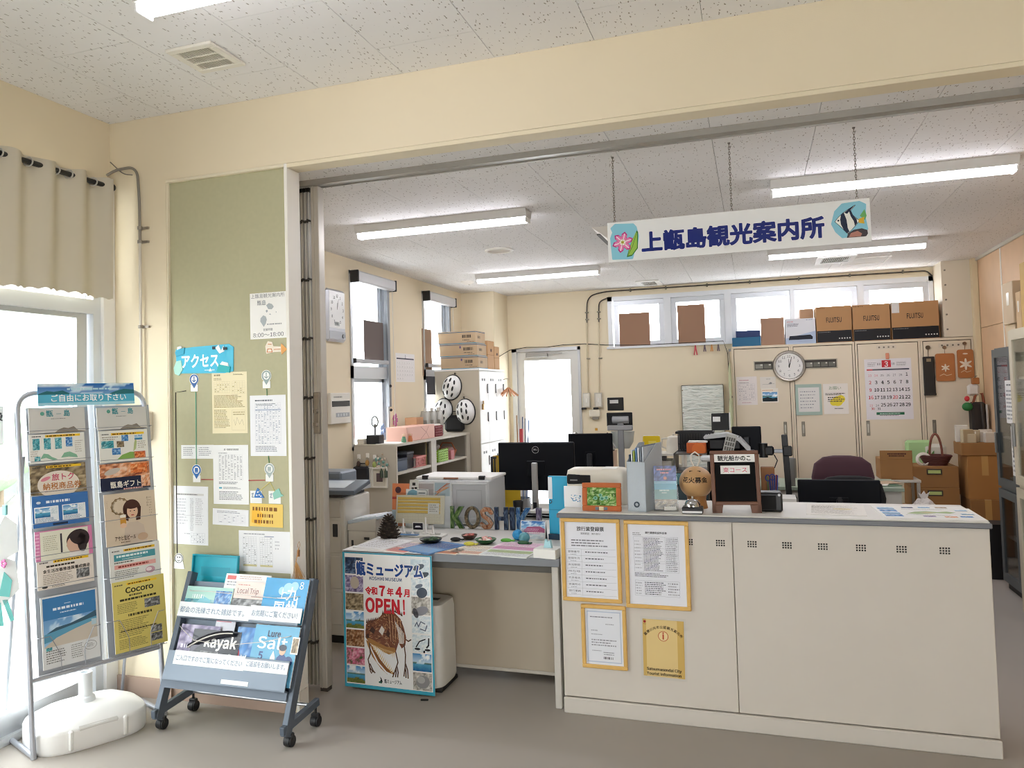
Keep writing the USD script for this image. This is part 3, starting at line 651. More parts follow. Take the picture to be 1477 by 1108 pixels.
def tabi(s):
    s.pic(0, 0, s.w, s.h, "rock", 3, 0); banner(s, 118)
    s.disc(122, 42, 92, "E9DED0", 1, 62); s.text("旅トク", 92, 62, 34, "C4506A", 3, "l", 1); s.text("納税商品券", 52, 22, 34, "B9763F", 3, "l", 1); s.disc(66, 70, 22, "DE8A9A", 2, 8, 20); s.rows(60, 8, 190, 16, 1, "8A5A50", 3)
def bluecard(s):
    s.rect(0, 0, s.w, s.h, "3F74B4", 0); s.rows(60, 104, 200, 120, 1, "EAF2FA", 3, .7); s.disc(28, 112, 10, "DDE8F4", 2, 6)
    s.rect(8, 22, 112, 92, "E9EEF2", 1); s.rect(128, 22, 232, 92, "E9EEF2", 1); s.pic(12, 44, 76, 86, "sea", 2, 2); s.pic(80, 56, 108, 88, "pale", 4, 2, (8, 8)); s.pic(132, 44, 196, 88, "sea", 6, 2); s.pic(200, 56, 228, 88, "pale", 5, 2, (8, 8)); s.rows(14, 24, 104, 42, 3, "6E86A8", 3); s.rows(134, 24, 226, 42, 3, "6E86A8", 3); s.rect(85, 4, 150, 14, "24364E", 2)
def pinkcard(s):
    s.rect(0, 0, s.w, s.h, "D883AE", 0); s.rect(22, 0, 232, 128, "E5E2CF", 1); s.rows(34, 40, 104, 110, 8, "B9B69C", 2)
    s.rect(108, 26, 116, 112, "444048", 2)
    s.disc(186, 74, 52, "3A2C2C", 3, 46, 20); s.disc(170, 52, 34, "D9B39C", 4, 40, 20); s.poly([(140, 62), (132, 50), (142, 46)], "D9B39C", 4); s.disc(192, 84, 44, "33282A", 5, 34, -20); s.disc(204, 60, 22, "33282A", 5, 44); s.rect(145, 0, 226, 20, "E8E4E0", 5)
    for i in range(8): s.rect(2, 10 + 15 * i, 18, 16 + 15 * i, "EAB6CE", 2)
def lecture(s):
    s.rect(0, 0, s.w, s.h, "E7DDD2", 0); banner(s, 112); s.rows(40, 94, 190, 104, 1, "40382F", 3, .8); s.text("食生活改善推進員養成講座", 24, 72, 17, "2E2622", 3, "l", 1, fit=206); s.rows(24, 20, 160, 66, 6, "A89C90", 2); s.pic(168, 26, 226, 68, "bw", 4, 2, (10, 8)); s.disc(30, 10, 12, "3A3A3A", 2, 5); s.rows(60, 4, 120, 14, 2, "777069")
def seacard(s):
    s.rect(0, 0, s.w, s.h, "DCDDDD", 0); s.pic(8, 92, 238, 306, "cloudsea", 9, 1, (24, 20)); s.rect(8, 210, 238, 306, "3F7EB4", 1.4)
    s.poly([(8, 146), (60, 172), (120, 178), (190, 196), (238, 214), (238, 172), (8, 130)], "3E5E70", 2); s.poly([(8, 150), (238, 186), (238, 152), (8, 112)], "5E9DBB", 3); s.poly([(8, 96), (60, 128), (140, 150), (238, 172), (238, 92), (8, 92)], "CDC3B4", 4)
    s.rows(50, 244, 200, 262, 1, "E8F1F8", 5, .6); s.rows(80, 230, 170, 238, 1, "C9DDEB", 5, .6); s.rows(100, 268, 140, 274, 1, "E0ECF5", 5); s.rows(14, 20, 100, 80, 6, "7C7C7A", 2); s.rows(120, 20, 180, 84, 7, "8E8E8C", 2); s.disc(205, 62, 28, "8A8A88", 2, 20); s.disc(205, 62, 26, "DCDDDD", 3, 18); s.rows(190, 54, 222, 72, 3, "7A7A78", 4); s.pic(14, 78, 40, 92, "teal", 3, 5, (6, 5)); s.rect(214, 150, 236, 176, "B9D2DA", 6)
def map2(s):
    s.rect(0, 0, s.w, s.h, "EBEAE2", 0); banner(s, 132, 60, 225)
    for i, (x, y, w, h) in enumerate([(10, 70, 60, 36), (85, 72, 36, 30), (110, 100, 34, 32), (60, 36, 42, 32), (175, 104, 40, 24)]): s.pic(x, y, x + w, y + h, ("teal", "rock", "blue", "blue", "sea")[i], i, 1, (8, 7))
    s.poly([(80, 10), (110, 34), (150, 46), (172, 44), (172, 14)], "84AE57", 1); s.poly([(165, 46), (172, 90), (180, 112), (186, 96), (180, 60)], "B5C48A", 1); s.rect(168, 12, 226, 46, "C4705E", 1); s.pic(172, 14, 222, 42, "orange", 3, 2, (8, 6)); s.rows(15, 108, 100, 128, 2, "9F968A"); s.rows(190, 60, 232, 100, 4, "9F968A")
def gift(s):
    s.pic(0, 40, s.w, s.h, "food", 6, 0, (30, 14)); s.disc(60, 96, 40, "CBBFB4", 1, 14, 15); s.pic(150, 80, 235, 126, "orange", 8, 2, (12, 8)); s.rect(0, 0, s.w, 66, "1D2540", 3); s.pic(200, 10, 245, 66, "food", 2, 4, (8, 8)); s.text("甑島ギフト", 46, 18, 34, "ECE7DD", 5, "l", 1, fit=155); s.rows(110, 2, 220, 12, 1, "D9A9A0", 5, .7)
def beer(s):
    s.rect(0, 0, s.w, s.h, "D8C6AE", 0); s.disc(76, 186, 44, "7A6244", 1, 40); s.disc(76, 186, 40, "D8C6AE", 2, 36)
    for k in range(12): s.disc(76 + 40 * math.cos(k * .52), 186 + 36 * math.sin(k * .52), 7, "8C724E", 2)
    s.disc(132, 168, 44, "4A2C24", 3, 46); s.poly([(92, 120), (96, 180), (120, 176), (112, 110)], "4A2C24", 3); s.poly([(150, 110), (152, 170), (178, 176), (172, 112)], "4A2C24", 3); s.disc(134, 156, 27, "E2BC9E", 4, 34); s.disc(134, 184, 34, "4A2C24", 5, 16); s.disc(124, 158, 4, "3A2A24", 6, 2); s.disc(144, 158, 4, "3A2A24", 6, 2); s.disc(134, 138, 8, "B8584E", 6, 3)
    s.poly([(84, 0), (92, 84), (112, 104), (156, 104), (186, 84), (200, 0)], "CDBBA9", 4); s.rect(72, 96, 100, 136, "D39A3E", 6); s.rect(72, 130, 100, 144, "F2EBDC", 7); s.disc(86, 92, 16, "E2BC9E", 8, 12)
    s.vtext("おつかれ", 212, 220, 12, "6A5440", 4); s.rows(220, 120, 236, 220, 8, "7E6A54", 3); s.text("アサヒ生ビール", 40, 24, 24, "4A3424", 9, "l", 1, fit=104); s.rows(70, 8, 130, 18, 1, "6A5440", 9); s.disc(178, 28, 26, "C9A98C", 8, 18); s.rows(12, 180, 18, 220, 5, "6A5440", 3)
def tealcard(s):
    s.rect(0, 0, s.w, s.h, "E4E3DD", 0); banner(s, 138); s.rect(22, 96, 226, 128, "4F9AA4", 1); s.rows(34, 110, 214, 124, 1, "E2F2F2", 3, .7); s.rows(60, 100, 190, 106, 1, "CDE4E4", 3); s.rows(22, 84, 130, 92, 1, "777770", 2, .8); s.rect(22, 58, 226, 78, "E5A9A0", 1); s.rows(40, 62, 200, 74, 1, "8A3A32", 3, .7); s.rows(22, 10, 140, 52, 5, "86867E", 2); s.disc(196, 32, 24, "C99AA8", 2, 16); s.disc(190, 34, 14, "EFDDE0", 3, 9)
def yellowcard(s):
    s.rect(0, 0, s.w, s.h, "DCCB72", 0); banner(s, 306, 70, 220); s.text("Cocoro", 62, 270, 33, "3E3A20", 3, "l", 2, fit=140); s.rows(80, 252, 160, 262, 1, "4A4426", 3, .8); s.rows(34, 234, 222, 246, 1, "3E3A20", 3, .8); s.rows(20, 178, 120, 226, 6, "8F8448", 2); s.pic(152, 184, 230, 226, "bw", 8, 2, (12, 8)); s.rows(70, 158, 200, 172, 1, "4A4426", 3, .8); s.rows(20, 66, 170, 150, 10, "968A4C", 2); s.rows(30, 92, 220, 100, 1, "5A5230", 3, .8); s.pic(176, 60, 232, 92, "bw", 2, 2, (8, 6)); s.pic(176, 20, 232, 56, "bw", 3, 2, (8, 6)); s.rows(20, 14, 165, 60, 6, "968A4C", 2)
VK = 1.0071
LEFT = [("grey island guide with teal outlined title, topmost of the left column on the stand", .043, .291, 1.40, 1.515, .012, isl), ("map leaflet with a yellow band and four tall blue photos, second in the left column", .038, .283, 1.262, 1.395, .014, maps), ("dark leaflet with a cream oval and pink title, third in the left column", .034, .279, 1.12, 1.253, .016, tabi), ("blue leaflet with two framed coast photos, fourth in the left column", .036, .282, .974, 1.115, .018, bluecard), ("pink leaflet with a dark-haired woman in profile, fifth in the left column", .040, .290, .826, .958, .020, pinkcard), ("beige course leaflet with a yellow band and small grey photo, sixth in the left column", .042, .288, .70, .823, .022, lecture), ("tall leaflet with blue sky over a sandy bay, bottom of the left column", .049, .296, .357, .667, .024, seacard)]
RIGHT = [("grey island guide with teal outlined title, topmost of the right column on the stand", .347, .595, 1.40, 1.508, .012, isl), ("island map leaflet with scattered photos and a green cape, second in the right column", .350, .592, 1.24, 1.395, .014, map2), ("dark seafood gift leaflet with white title, third in the right column", .344, .590, 1.10, 1.233, .016, gift), ("beige leaflet with a woman holding a mug, fourth in the right column", .354, .605, .84, 1.088, .020, beer), ("pale leaflet with a teal title bar and pink bar, fifth in the right column", .362, .612, .672, .835, .022, tealcard), ("yellow newsletter full of small print, bottom of the right column", .365, .622, .345, .672, .024, yellowcard)]
for i, (lb, u0, u1, v0, v1, off, dr) in enumerate(LEFT + RIGHT): leaflet(lb, u0, u1, v0 * VK, v1 * VK, off, dr, i)

# parasol foot behind the stand
pb = T("parasol_base", "white plastic water-filled parasol base on the floor behind the leaflet stand", "parasol base", (-3.005, 2.93, 0), rz=62)
def sq(a, b, z, e=3.2, n=40): return [(a * np.sign(math.cos(q)) * abs(math.cos(q)) ** (2 / e), b * np.sign(math.sin(q)) * abs(math.sin(q)) ** (2 / e), z) for q in np.linspace(0, 2 * np.pi, n, endpoint=False)]
def loft(secs):
    n = len(secs[0]); v = [p for s_ in secs for p in s_]; f = []
    for i in range(len(secs) - 1):
        for j in range(n): f += [(i * n + j, i * n + (j + 1) % n, (i + 1) * n + (j + 1) % n), (i * n + j, (i + 1) * n + (j + 1) % n, (i + 1) * n + j)]
    c0, c1 = len(v), len(v) + 1; v += [tuple(np.mean(secs[0], 0)), tuple(np.mean(secs[-1], 0))]
    for j in range(n): f += [(c0, (j + 1) % n, j), (c1, (len(secs) - 1) * n + j, (len(secs) - 1) * n + (j + 1) % n)]
    return trimesh.Trimesh(v, f, process=False)
P(pb, "body", loft([sq(.245, .19, 0), sq(.25, .195, .012), sq(.25, .195, .085), sq(.242, .188, .10), sq(.17, .13, .135), sq(.075, .065, .15)]), M("EEEDEA", .45), smooth=45)
P(pb, "pole_socket", lathe([(.0, .14), (.045, .14), (.04, .17), (.03, .175), (.03, .28), (.022, .28), (.022, .2), (0, .2)], 20), M("E6EAEC", .35), smooth=45)
P(pb, "handle_recess", cat(bx(-.09, .09, -.193, -.12, .072, .104, .01)), M("D5D3CE", .5))
for a in (-.125, .105): P(pb, "rib", bx(a, a + .02, -.199, -.14, .01, .098, .006), M("E9E8E4", .45))

# paper kite-like decoration tied to the stand
dk = T("hanging_decoration", "white and teal paper decoration with a pink flower tied to the stand's left post", "decoration", (-3.075, 2.57, .62))
P(dk, "clip", bx(-.012, .012, -.006, .006, .44, .485, .003), M("8FD0D2", .5))
P(dk, "paper_sail", cat(tf(extr([(0, .44), (.045, .40), (.05, .28), (-.02, .24), (-.055, .33)], .003), rx=90, rz=40), tf(extr([(0, .26), (.04, .24), (.055, .12), (-.01, .05), (-.05, .14)], .003), rx=90, rz=40)), M("EDF1F1", .8))
P(dk, "teal_tail", cat(tf(extr([(0, .2), (.03, .16), (.02, .09), (-.02, .1)], .003), (0, -.004, 0), rx=90, rz=40), tf(extr([(-.01, .08), (.01, .08), (.035, -.01), (.02, -.015)], .003), rx=90, rz=40), tf(extr([(-.03, .07), (-.015, .07), (-.005, -.03), (-.02, -.03)], .003), rx=90, rz=40)), M("7CD3CF", .7), label="teal paper tails")
P(dk, "flower", cat([ball(.008, (.012 * math.cos(k * 1.26), -.008, .235 + .012 * math.sin(k * 1.26)), (1, .5, 1), 1) for k in range(5)]), M("D97FB0", .7), label="small pink flower")
P(dk, "thread", tube([(0, 0, .485), (.03, .03, .53), (.02, .045, .575)], .0012, 4), M("DDE3E3", .6))
# ================================================================ green notice board and what is pinned to it
nb = T("notice_board", "tall sage green felt notice board filling the wall between pillar and gate", "notice board", (-2.529, YW + .018, 0))
P(nb, "felt", bx(-.353, .361, 0, .012, .088, 2.686), M("B6B292", .95, bump=.3, bscale=1500, vary=.03, vscale=40))
P(nb, "edge_strip", bx(-.361, -.353, -.016, .012, .088, 2.686, .001), M("EADFC6", .6))
YP = YW + .018
def pin(label, x0, x1, z0, z1, draw, name="paper_notice", catn="notice", **k): return wall_sheet(name, label, catn, x0, x1, z0, z1, k.pop("y", YP), draw, **k)
def hours(s):
    s.text("上甑島観光案内所", 6, 208, 23, "8E8E92", 3, fit=198); s.text("甑島", 42, 172, 27, "8A8F96", 3)
    for g in ([(96, 168), (112, 178), (130, 172), (140, 158), (128, 146), (108, 148)], [(92, 140), (100, 146), (106, 138), (98, 130)], [(62, 104), (78, 118), (92, 112), (98, 96), (92, 76), (80, 60), (70, 74), (60, 88)], [(112, 120), (118, 126), (124, 118)], [(150, 132), (156, 134), (154, 126)]): s.poly(g, "AEB4B6", 2)
    s.rows(100, 66, 190, 78, 1, "9A9A9E", 3, .5); s.text("営業時間", 76, 40, 14, "77777B", 3); s.text("8:00～18:00", 16, 10, 27, "6F7076", 3, fit=180)
pin("white sheet with grey island map and opening hours, highest on the green board", -2.391, -2.18, 1.833, 2.065, hours, seed=1)
ac = T("access_sign", "bright cyan access sign with white katakana and little paper boats on the green board", "sign", (-2.68, YP, 1.665), rx=90)
P(ac, "board", extr(Polygon([(-.165, .012), (.13, .004), (.185, .012), (.188, .135), (.16, .152), (-.06, .146), (-.17, .138)]), .004), M("3FB9D8", .5))
s = Sheet(380, 170)
s.pic(30, 20, 335, 128, "cloudsea", 5, 0, (24, 12)); s.rect(28, 16, 338, 130, "4ABCDC", .8)
s.text("アクセス", 52, 44, 74, "F6F8F8", 4, "l", 2, fit=240)
s.rows(200, 18, 262, 28, 1, "D9EDF2", 3, .6); s.poly([(226, 16), (236, 34), (246, 16)], "E8F2F3", 4)
s.V = [q + [-.19, 0, .004] for q in s.V]; s.put(ac, "lettering")
P(ac, "paper_boat", cat(extr([(-.165, .10), (-.115, .112), (-.112, .145), (-.15, .132), (-.172, .125)], .008)), M("2FA3C4", .6), label="blue paper boat, upper left")
P(ac, "paper_wave", cat(extr([(-.182, .04), (-.165, .075), (-.135, .08), (-.125, .03), (-.15, .0), (-.175, .01)], .0075)), M("A9DACB", .6), label="pale green paper bottle, lower left")
P(ac, "paper_boat", cat(extr([(.085, .012), (.165, .005), (.17, .035), (.10, .05)], .008)), M("22B3B8", .6), label="turquoise paper ship, lower right")
P(ac, "paper_cabin", cat(extr([(.105, .048), (.16, .034), (.155, .056), (.12, .064)], .007), extr([(-.16, .135), (-.13, .145), (-.135, .155), (-.158, .15)], .007)), M("F1F2F0", .6))
P(ac, "paper_plane", cat(extr([(.08, .135), (.10, .15), (.115, .12), (.13, .145), (.135, .115), (.105, .105)], .0075), ), M("EDF3F5", .6))
P(ac, "dark_square", bx(.062, .078, .128, .143, .004, .008), M("20303A", .6)); P(ac, "dark_square", bx(.13, .152, .122, .136, .0076, .010), M("20303A", .6))
ar = T("arrow_sign", "small cream and orange paper arrow with a drawn house under the hours sheet", "sign", (-2.238, YP, 1.745), rx=90)
P(ar, "arrow", extr([(-.06, .012), (-.065, .05), (-.05, .075), (-.025, .07), (-.018, .048), (.025, .045), (.028, .06), (.062, .03), (.03, .004), (.025, .018), (-.015, .018)], .003), M("EFE3D2", .7))
P(ar, "arrow_tip", extr([(.026, .018), (.026, .045), (.028, .06), (.062, .03), (.03, .004)], .0036), M("E6A75F", .7))
P(ar, "drawn_lines", extr(union_all([LineString([(-.055, .02), (-.025, .02), (-.03, .036), (-.05, .036), (-.055, .02)]).buffer(.0016), LineString([(-.048, .06), (-.03, .058)]).buffer(.0016), LineString([(-.014, .032), (.022, .032)]).buffer(.0016)]), .0042), M("CF8352", .7))

def marker(label, x, z, blue, sym="anchor"):
    t = T("map_pin_sign", label, "sign", (x, YP, z), rx=90, group="paper map pins on the board")
    head = Point(0, .057).buffer(.026).union(Polygon([(-.023, .046), (.023, .046), (0, .012)])); base = Polygon([(-.022, -.005), (.022, -.005), (.022, .03), (-.022, .03)])
    P(t, "card", extr(base.union(head.buffer(.003)), .003), M("F1F1EE", .7))
    P(t, "pin_head", extr(head.difference(Point(0, .057).buffer(.019)), .0042), M(blue, .6))
    ic = union_all([LineString([(0, .045), (0, .068)]).buffer(.0017), LineString([(-.010, .053), (0, .045), (.010, .053)]).buffer(.0017), Point(0, .070).buffer(.003)]) if sym == "anchor" else union_all([Polygon([(-.009, .048), (.009, .048), (.009, .068), (-.009, .068)]), LineString([(-.008, .045), (.008, .045)]).buffer(.0015)])
    P(t, "symbol", extr(ic, .0044), M(blue, .6))
marker("blue anchor map pin card under the cyan access sign", -2.737, 1.585, "33609E")
marker("pale grey anchor map pin card on the board's right, above the large white table", -2.30, 1.59, "9AA9A6")
marker("blue bus map pin card left of the central timetable", -2.729, 1.118, "2F6BB0", "bus")
marker("pale bus map pin card right of the central timetable", -2.291, 1.126, "A9B4B2", "bus")
fp = T("map_pin_sign", "white pin card with a smiling face at the lower left of the board", "sign", (-2.847, YP, .672), rx=90, group="paper map pins on the board")
P(fp, "card", extr(Polygon([(-.034, -.006), (.034, -.006), (.026, .03), (-.03, .03)]).union(Point(0, .047).buffer(.027)), .003), M("F1F0EC", .7))
P(fp, "ring", extr(Point(0, .047).buffer(.024).difference(Point(0, .047).buffer(.021)).union(Point(-.007, .053).buffer(.0035)).union(Point(.007, .053).buffer(.0035)).union(LineString([(-.007, .037), (0, .034), (.007, .037)]).buffer(.0016)), .0042), M("4A4A4A", .7))

def old(s):
    s.rect(0, 0, s.w, s.h, "E9DDB8", 0); s.rows(14, 292, 60, 302, 1, "6A5B30", 2, .8); s.rows(130, 294, 200, 302, 2, "6A5B30"); s.rows(12, 270, 60, 284, 2, "8C7C4C"); s.grid(14, 208, 110, 264, 6, 5, .4, "9C8C5C", 2, .5, "B0A070"); s.grid(122, 200, 200, 264, 5, 6, .4, "9C8C5C", 2, .3, "B0A070"); s.rows(12, 130, 200, 196, 9, "9A8B5E"); s.rows(12, 26, 110, 122, 12, "9A8B5E"); s.grid(120, 16, 200, 118, 1, 1, .5, "9C8C5C"); s.line([(130, 70), (140, 40), (150, 80), (165, 45), (180, 70), (190, 40)], .9, "8A7A50"); s.rows(126, 90, 196, 112, 2, "9A8B5E")
pin("yellowed bus timetable sheet in the upper middle of the green board", -2.628, -2.416, 1.362, 1.673, old, bg="E9DDB8", seed=2)
def table1(s): s.rect(0, 0, s.w, s.h, "EAEAEC", 0); s.rows(30, 272, 170, 282, 1, "70747C", 2, .7); s.grid(30, 60, 180, 264, 9, 26, .35, "9298A4", 2, .55, "9AA2B0"); s.rect(30, 226, 180, 234, "C2C8D6", 1.5); s.rows(30, 20, 180, 52, 4, "8A8E96"); s.rows(36, 250, 160, 262, 2, "8A8E96", 3)
pin("large white sheet with a dense grey table on the right of the board", -2.40, -2.192, 1.247, 1.55, table1, seed=3)
def table2(s): s.rect(0, 0, s.w, s.h, "EDEDEB", 0); s.text("船・甑島島内時刻表", 66, 272, 11, "444444", 3, fit=90); s.grid(34, 122, 178, 250, 8, 18, .35, "9A9A9C", 2, .7, "8A8A90"); s.rows(34, 100, 176, 114, 2, "66666A"); s.rect(34, 78, 52, 86, "5AA9C0", 2); s.rows(60, 76, 176, 88, 2, "85858A"); s.rows(34, 20, 176, 66, 6, "85858A"); s.rows(34, 254, 90, 262, 1, "77777A")
pin("white timetable sheet pinned at the centre of the green board", -2.626, -2.414, 1.004, 1.303, table2, y=YP - .001, seed=4)
pin("narrow white strip of small tables left of the central timetable", -2.825, -2.623, 1.233, 1.304, lambda s: (s.rect(0, 0, s.w, s.h, "ECECEA", 0), s.rows(14, 14, 90, 62, 5, "9A9AA0"), s.rows(110, 14, 190, 62, 5, "9A9AA0"), s.line([(68, 10), (68, 64)], .5, "888888")), seed=5)
pin("white half sheet with a small table under the central timetable", -2.635, -2.42, .897, .979, lambda s: (s.rect(0, 0, s.w, s.h, "EAEAEC", 0), s.rows(26, 60, 190, 74, 2, "A0A0A8"), s.grid(36, 12, 196, 54, 6, 5, .35, "A8A8B0", 2, .5, "B4B4BE")), tilt=-1.5, seed=6)
def ysign(s):
    s.rect(0, 0, s.w, s.h, "EBC96A", 0); s.poly([(10, 20), (60, 8), (78, 60), (40, 96), (12, 80)], "F0B93E", 1); s.rows(16, 76, 178, 100, 1, "8A5A22", 3, .75, .3); s.rows(44, 44, 150, 66, 1, "8A5A22", 3, .75, .3); s.rows(26, 14, 170, 36, 1, "8A5A22", 3, .75, .3)
pin("mustard yellow handwritten sign under the pale bus pin", -2.41, -2.219, .896, 1.01, ysign, name="paper_sign", catn="sign", bg="EBC96A", tilt=-1, y=YP - .0014, seed=7)
def wl_(s): s.rect(0, 0, s.w, s.h, "E9EAEC", 0); s.rect(16, 252, 190, 262, "D4D2CE", 1); s.rows(20, 253, 186, 261, 1, "8C8C90", 2, .6); s.line([(16, 150), (190, 150)], .8, "8C8C90"); s.rows(106, 70, 130, 240, 22, "8C8C90"); s.rows(22, 100, 90, 240, 9, "BDBDC2"); s.rows(140, 100, 186, 240, 14, "B4B4BA"); s.grid(110, 10, 196, 60, 5, 4, .5, "8C9098", 2, .6, "9CA0A8"); s.rows(70, 50, 110, 62, 1, "9A9AA0")
pin("long white notice at the lower left edge of the green board", -2.881, -2.664, .792, 1.092, wl_, seed=8, tilt=-.8)
def lower(s): s.rect(0, 0, s.w, s.h, "E9E9EA", 0); s.rows(30, 182, 200, 192, 1, "9A9AA2"); s.grid(24, 30, 104, 172, 5, 14, .5, "8C9098", 2, .2); s.grid(124, 30, 196, 172, 5, 14, .5, "8C9098", 2, .2); s.rect(24, 26, 104, 36, "D8CE9A", 1); s.rect(124, 26, 196, 36, "D8CE9A", 1); s.rows(212, 110, 240, 160, 3, "9A9AA2"); s.rect(150, 174, 206, 178, "9AA0B4", 2)
pin("wide white route table low on the board above the magazine rack", -2.478, -2.18, .672, .875, lower, seed=9)
for nm, lb, x, col, roof in (("house_card", "small white card with a blue spotted tree above the yellow sign", -2.37, "3F7AC0", 1), ("house_card", "small white card with a pale green castle above the yellow sign", -2.262, "8CC4B4", 0)):
    t = T(nm, lb, "card", (x, YP, 1.012), rx=90)
    P(t, "card", bx(-.036, .032, 0, .062, 0, .002), M("EDEDEA", .7)); P(t, "cut_out", extr([(-.012, .028), (.045, .028), (.02, .066), (.008, .076), (-.002, .06)], .004) if roof else extr([(-.005, .02), (.05, .04), (.035, .05), (.025, .076), (.005, .066), (-.012, .05)], .004), M(col, .6)); P(t, "stroke", extr(LineString([(-.028, .045), (-.018, .05), (-.026, .03), (-.016, .03)]).buffer(.0018), .0032), M("8C9AA8", .6))
    if roof: P(t, "spot", cat([cyl((a, b, .004), (a, b, .0048), .004, 8) for a, b in ((.004, .04), (.018, .042), (.01, .056), (.028, .036))]), M("F2F2F0", .6))
for lb, col, pts in (("thin green route cord between the two blue pins", "5FAE90", [(-2.728, 1.578), (-2.73, 1.205)]), ("short green route cord from pale anchor pin down behind the white table", "3E7A4E", [(-2.299, 1.582), (-2.298, 1.548)]), ("short green route cord between the white table and the pale bus pin", "3E7A4E", [(-2.296, 1.248), (-2.292, 1.212)]), ("black route cord down the left edge of the board", "2A2A28", [(-2.79, 1.585), (-2.856, 1.578), (-2.858, .745)]), ("red route cord left of the central timetable", "C24A50", [(-2.70, 1.127), (-2.626, 1.127)]), ("red route cord right of the central timetable", "C24A50", [(-2.414, 1.125), (-2.318, 1.127)]), ("forked yellow cord from the pale bus pin to the two small cards", "D8CF7E", [(-2.36, 1.066), (-2.29, 1.118), (-2.262, 1.072)])):
    S("route_cord", lb, "cord", tube([(x, YP - .0022, z) for x, z in pts], .0022, 6), M(col, .7))

# straw whisk hanging on the wall end
wk = T("straw_whisk", "small bundle of straw hanging at the wall end above the magazine rack", "whisk", (-2.115, YW - .012, .66))
rng = np.random.default_rng(5)
P(wk, "straw", cat([tube([(.002 * math.cos(i), .002 * math.sin(i), .14), (-.012 + .001 * math.cos(i * 2), -.006, .08), (rng.uniform(-.03, .035), rng.uniform(-.025, .006), rng.uniform(-.015, .01))], .0012, 4) for i in range(42)]), M("C99C62", .8), kind="stuff")
P(wk, "binding", cyl((-.002, 0, .105), (0, 0, .135), .007, 10), M("9A6A3C", .8)); P(wk, "loop", tube([(0, 0, .135), (-.008, .004, .16), (0, .008, .175), (.006, .004, .16), (0, 0, .137)], .0012, 5), M("B58A58", .8))

# ================================================================ magazine rack on castors
RK = T("magazine_rack", "dark grey two-tier magazine rack on castors in front of the notice board", "magazine rack", (-2.335, 3.03, 0))
RG, RG2 = M("59636F", .45, .2), M("7E8A97", .45, .2)
def rail(x): return tf(bx(x - .014, x + .014, -.024, .024, -.0, .675, .002), (0, 0, .055), rx=-22.6)
for x in (-.345, .345):
    P(RK, "side_rail", rail(x), RG)
    P(RK, "foot_bar", tf(bx(x - .012, x + .012, 0, .30, -.018, .018, .003), (0, -.03, .088), rx=4), RG)
    for y in (.03, .25):
        k = P(RK, "castor", cat(cyl((x - .011, y, .027), (x + .011, y, .027), .026, 16), cyl((x - .018, y, .027), (x - .013, y, .027), .024, 16), cyl((x + .013, y, .027), (x + .018, y, .027), .024, 16), bx(x - .02, x + .02, y - .012, y + .012, .03, .062, .004), cyl((x, y, .06), (x, y, .09), .006)), M("1D1D1F", .5), smooth=40)
P(RK, "cross_tube", cyl((-.34, .24, .10), (.34, .24, .10), .008, 12), M("C9CBCE", .25, .8), smooth=40)
def rk(m, d=0): return tf(m, (0, 0, .06), rx=-22.6)
P(RK, "back_panel", rk(bx(-.332, .332, .016, .022, .14, .63)), RG2)
P(RK, "tray", rk(cat(bx(-.332, .332, -.055, -.05, .17, .30, .001), bx(-.332, .332, -.055, .02, .17, .176))), RG2)
P(RK, "tray", rk(cat(bx(-.332, .332, -.05, -.045, .45, .515, .001), bx(-.332, .332, -.05, .02, .45, .456))), RG2)
P(RK, "lower_skirt", rk(bx(-.332, .332, -.03, -.026, .135, .172)), RG)
for i, (x0, x1, v0, v1, off, txt) in enumerate([(-.335, .07, .455, .522, .0515, "都会の洗練された雑誌です。"), (.068, .345, .463, .528, .0515, "お気軽にご覧ください！"), (-.29, .10, .240, .302, .0565, "ご入口ですのでご覧になってください"), (.098, .33, .243, .292, .0570, "ご返却をお願いします。")]):
    P(RK, "paper_strip", rk(bx(x0, x1, -off - .0008, -off, v0, v1)), M("EEF0F2", .7))
    s = Sheet((x1 - x0) * 1000, (v1 - v0) * 1000); s.text(txt, 10, 20, 30 if i < 2 else 26, "7C93A8", 3, fit=(x1 - x0) * 950)
    o = off + .0008; a = math.radians(22.6)
    s.put(RK, "strip_lettering", loc=(x0, -o * math.cos(a) + v0 * math.sin(a), .06 + v0 * math.cos(a) + o * math.sin(a)), rx=90 - 22.6)
P(RK, "label_card", rk(cat(bx(-.005, .14, -.0568, -.055, .178, .197))), M("E4E6E8", .6)); P(RK, "label_card", rk(bx(.30, .33, -.0575, -.055, .255, .288)), M("E4E6E8", .6))
for v, w in ((.575, -.062), (.40, -.085)):
    P(RK, "elastic_cord", rk(tube([(-.352, 0, v + .02), (-.30, -.04, v), (-.18, w, v - (.05 if v < .5 else 0)), (.0, w - .003, v - (.06 if v < .5 else .005)), (.2, w, v - (.03 if v < .5 else .01)), (.30, -.045, v + .005), (.352, 0, v + .02)], .0016, 5)), M("D5CFC8", .6))
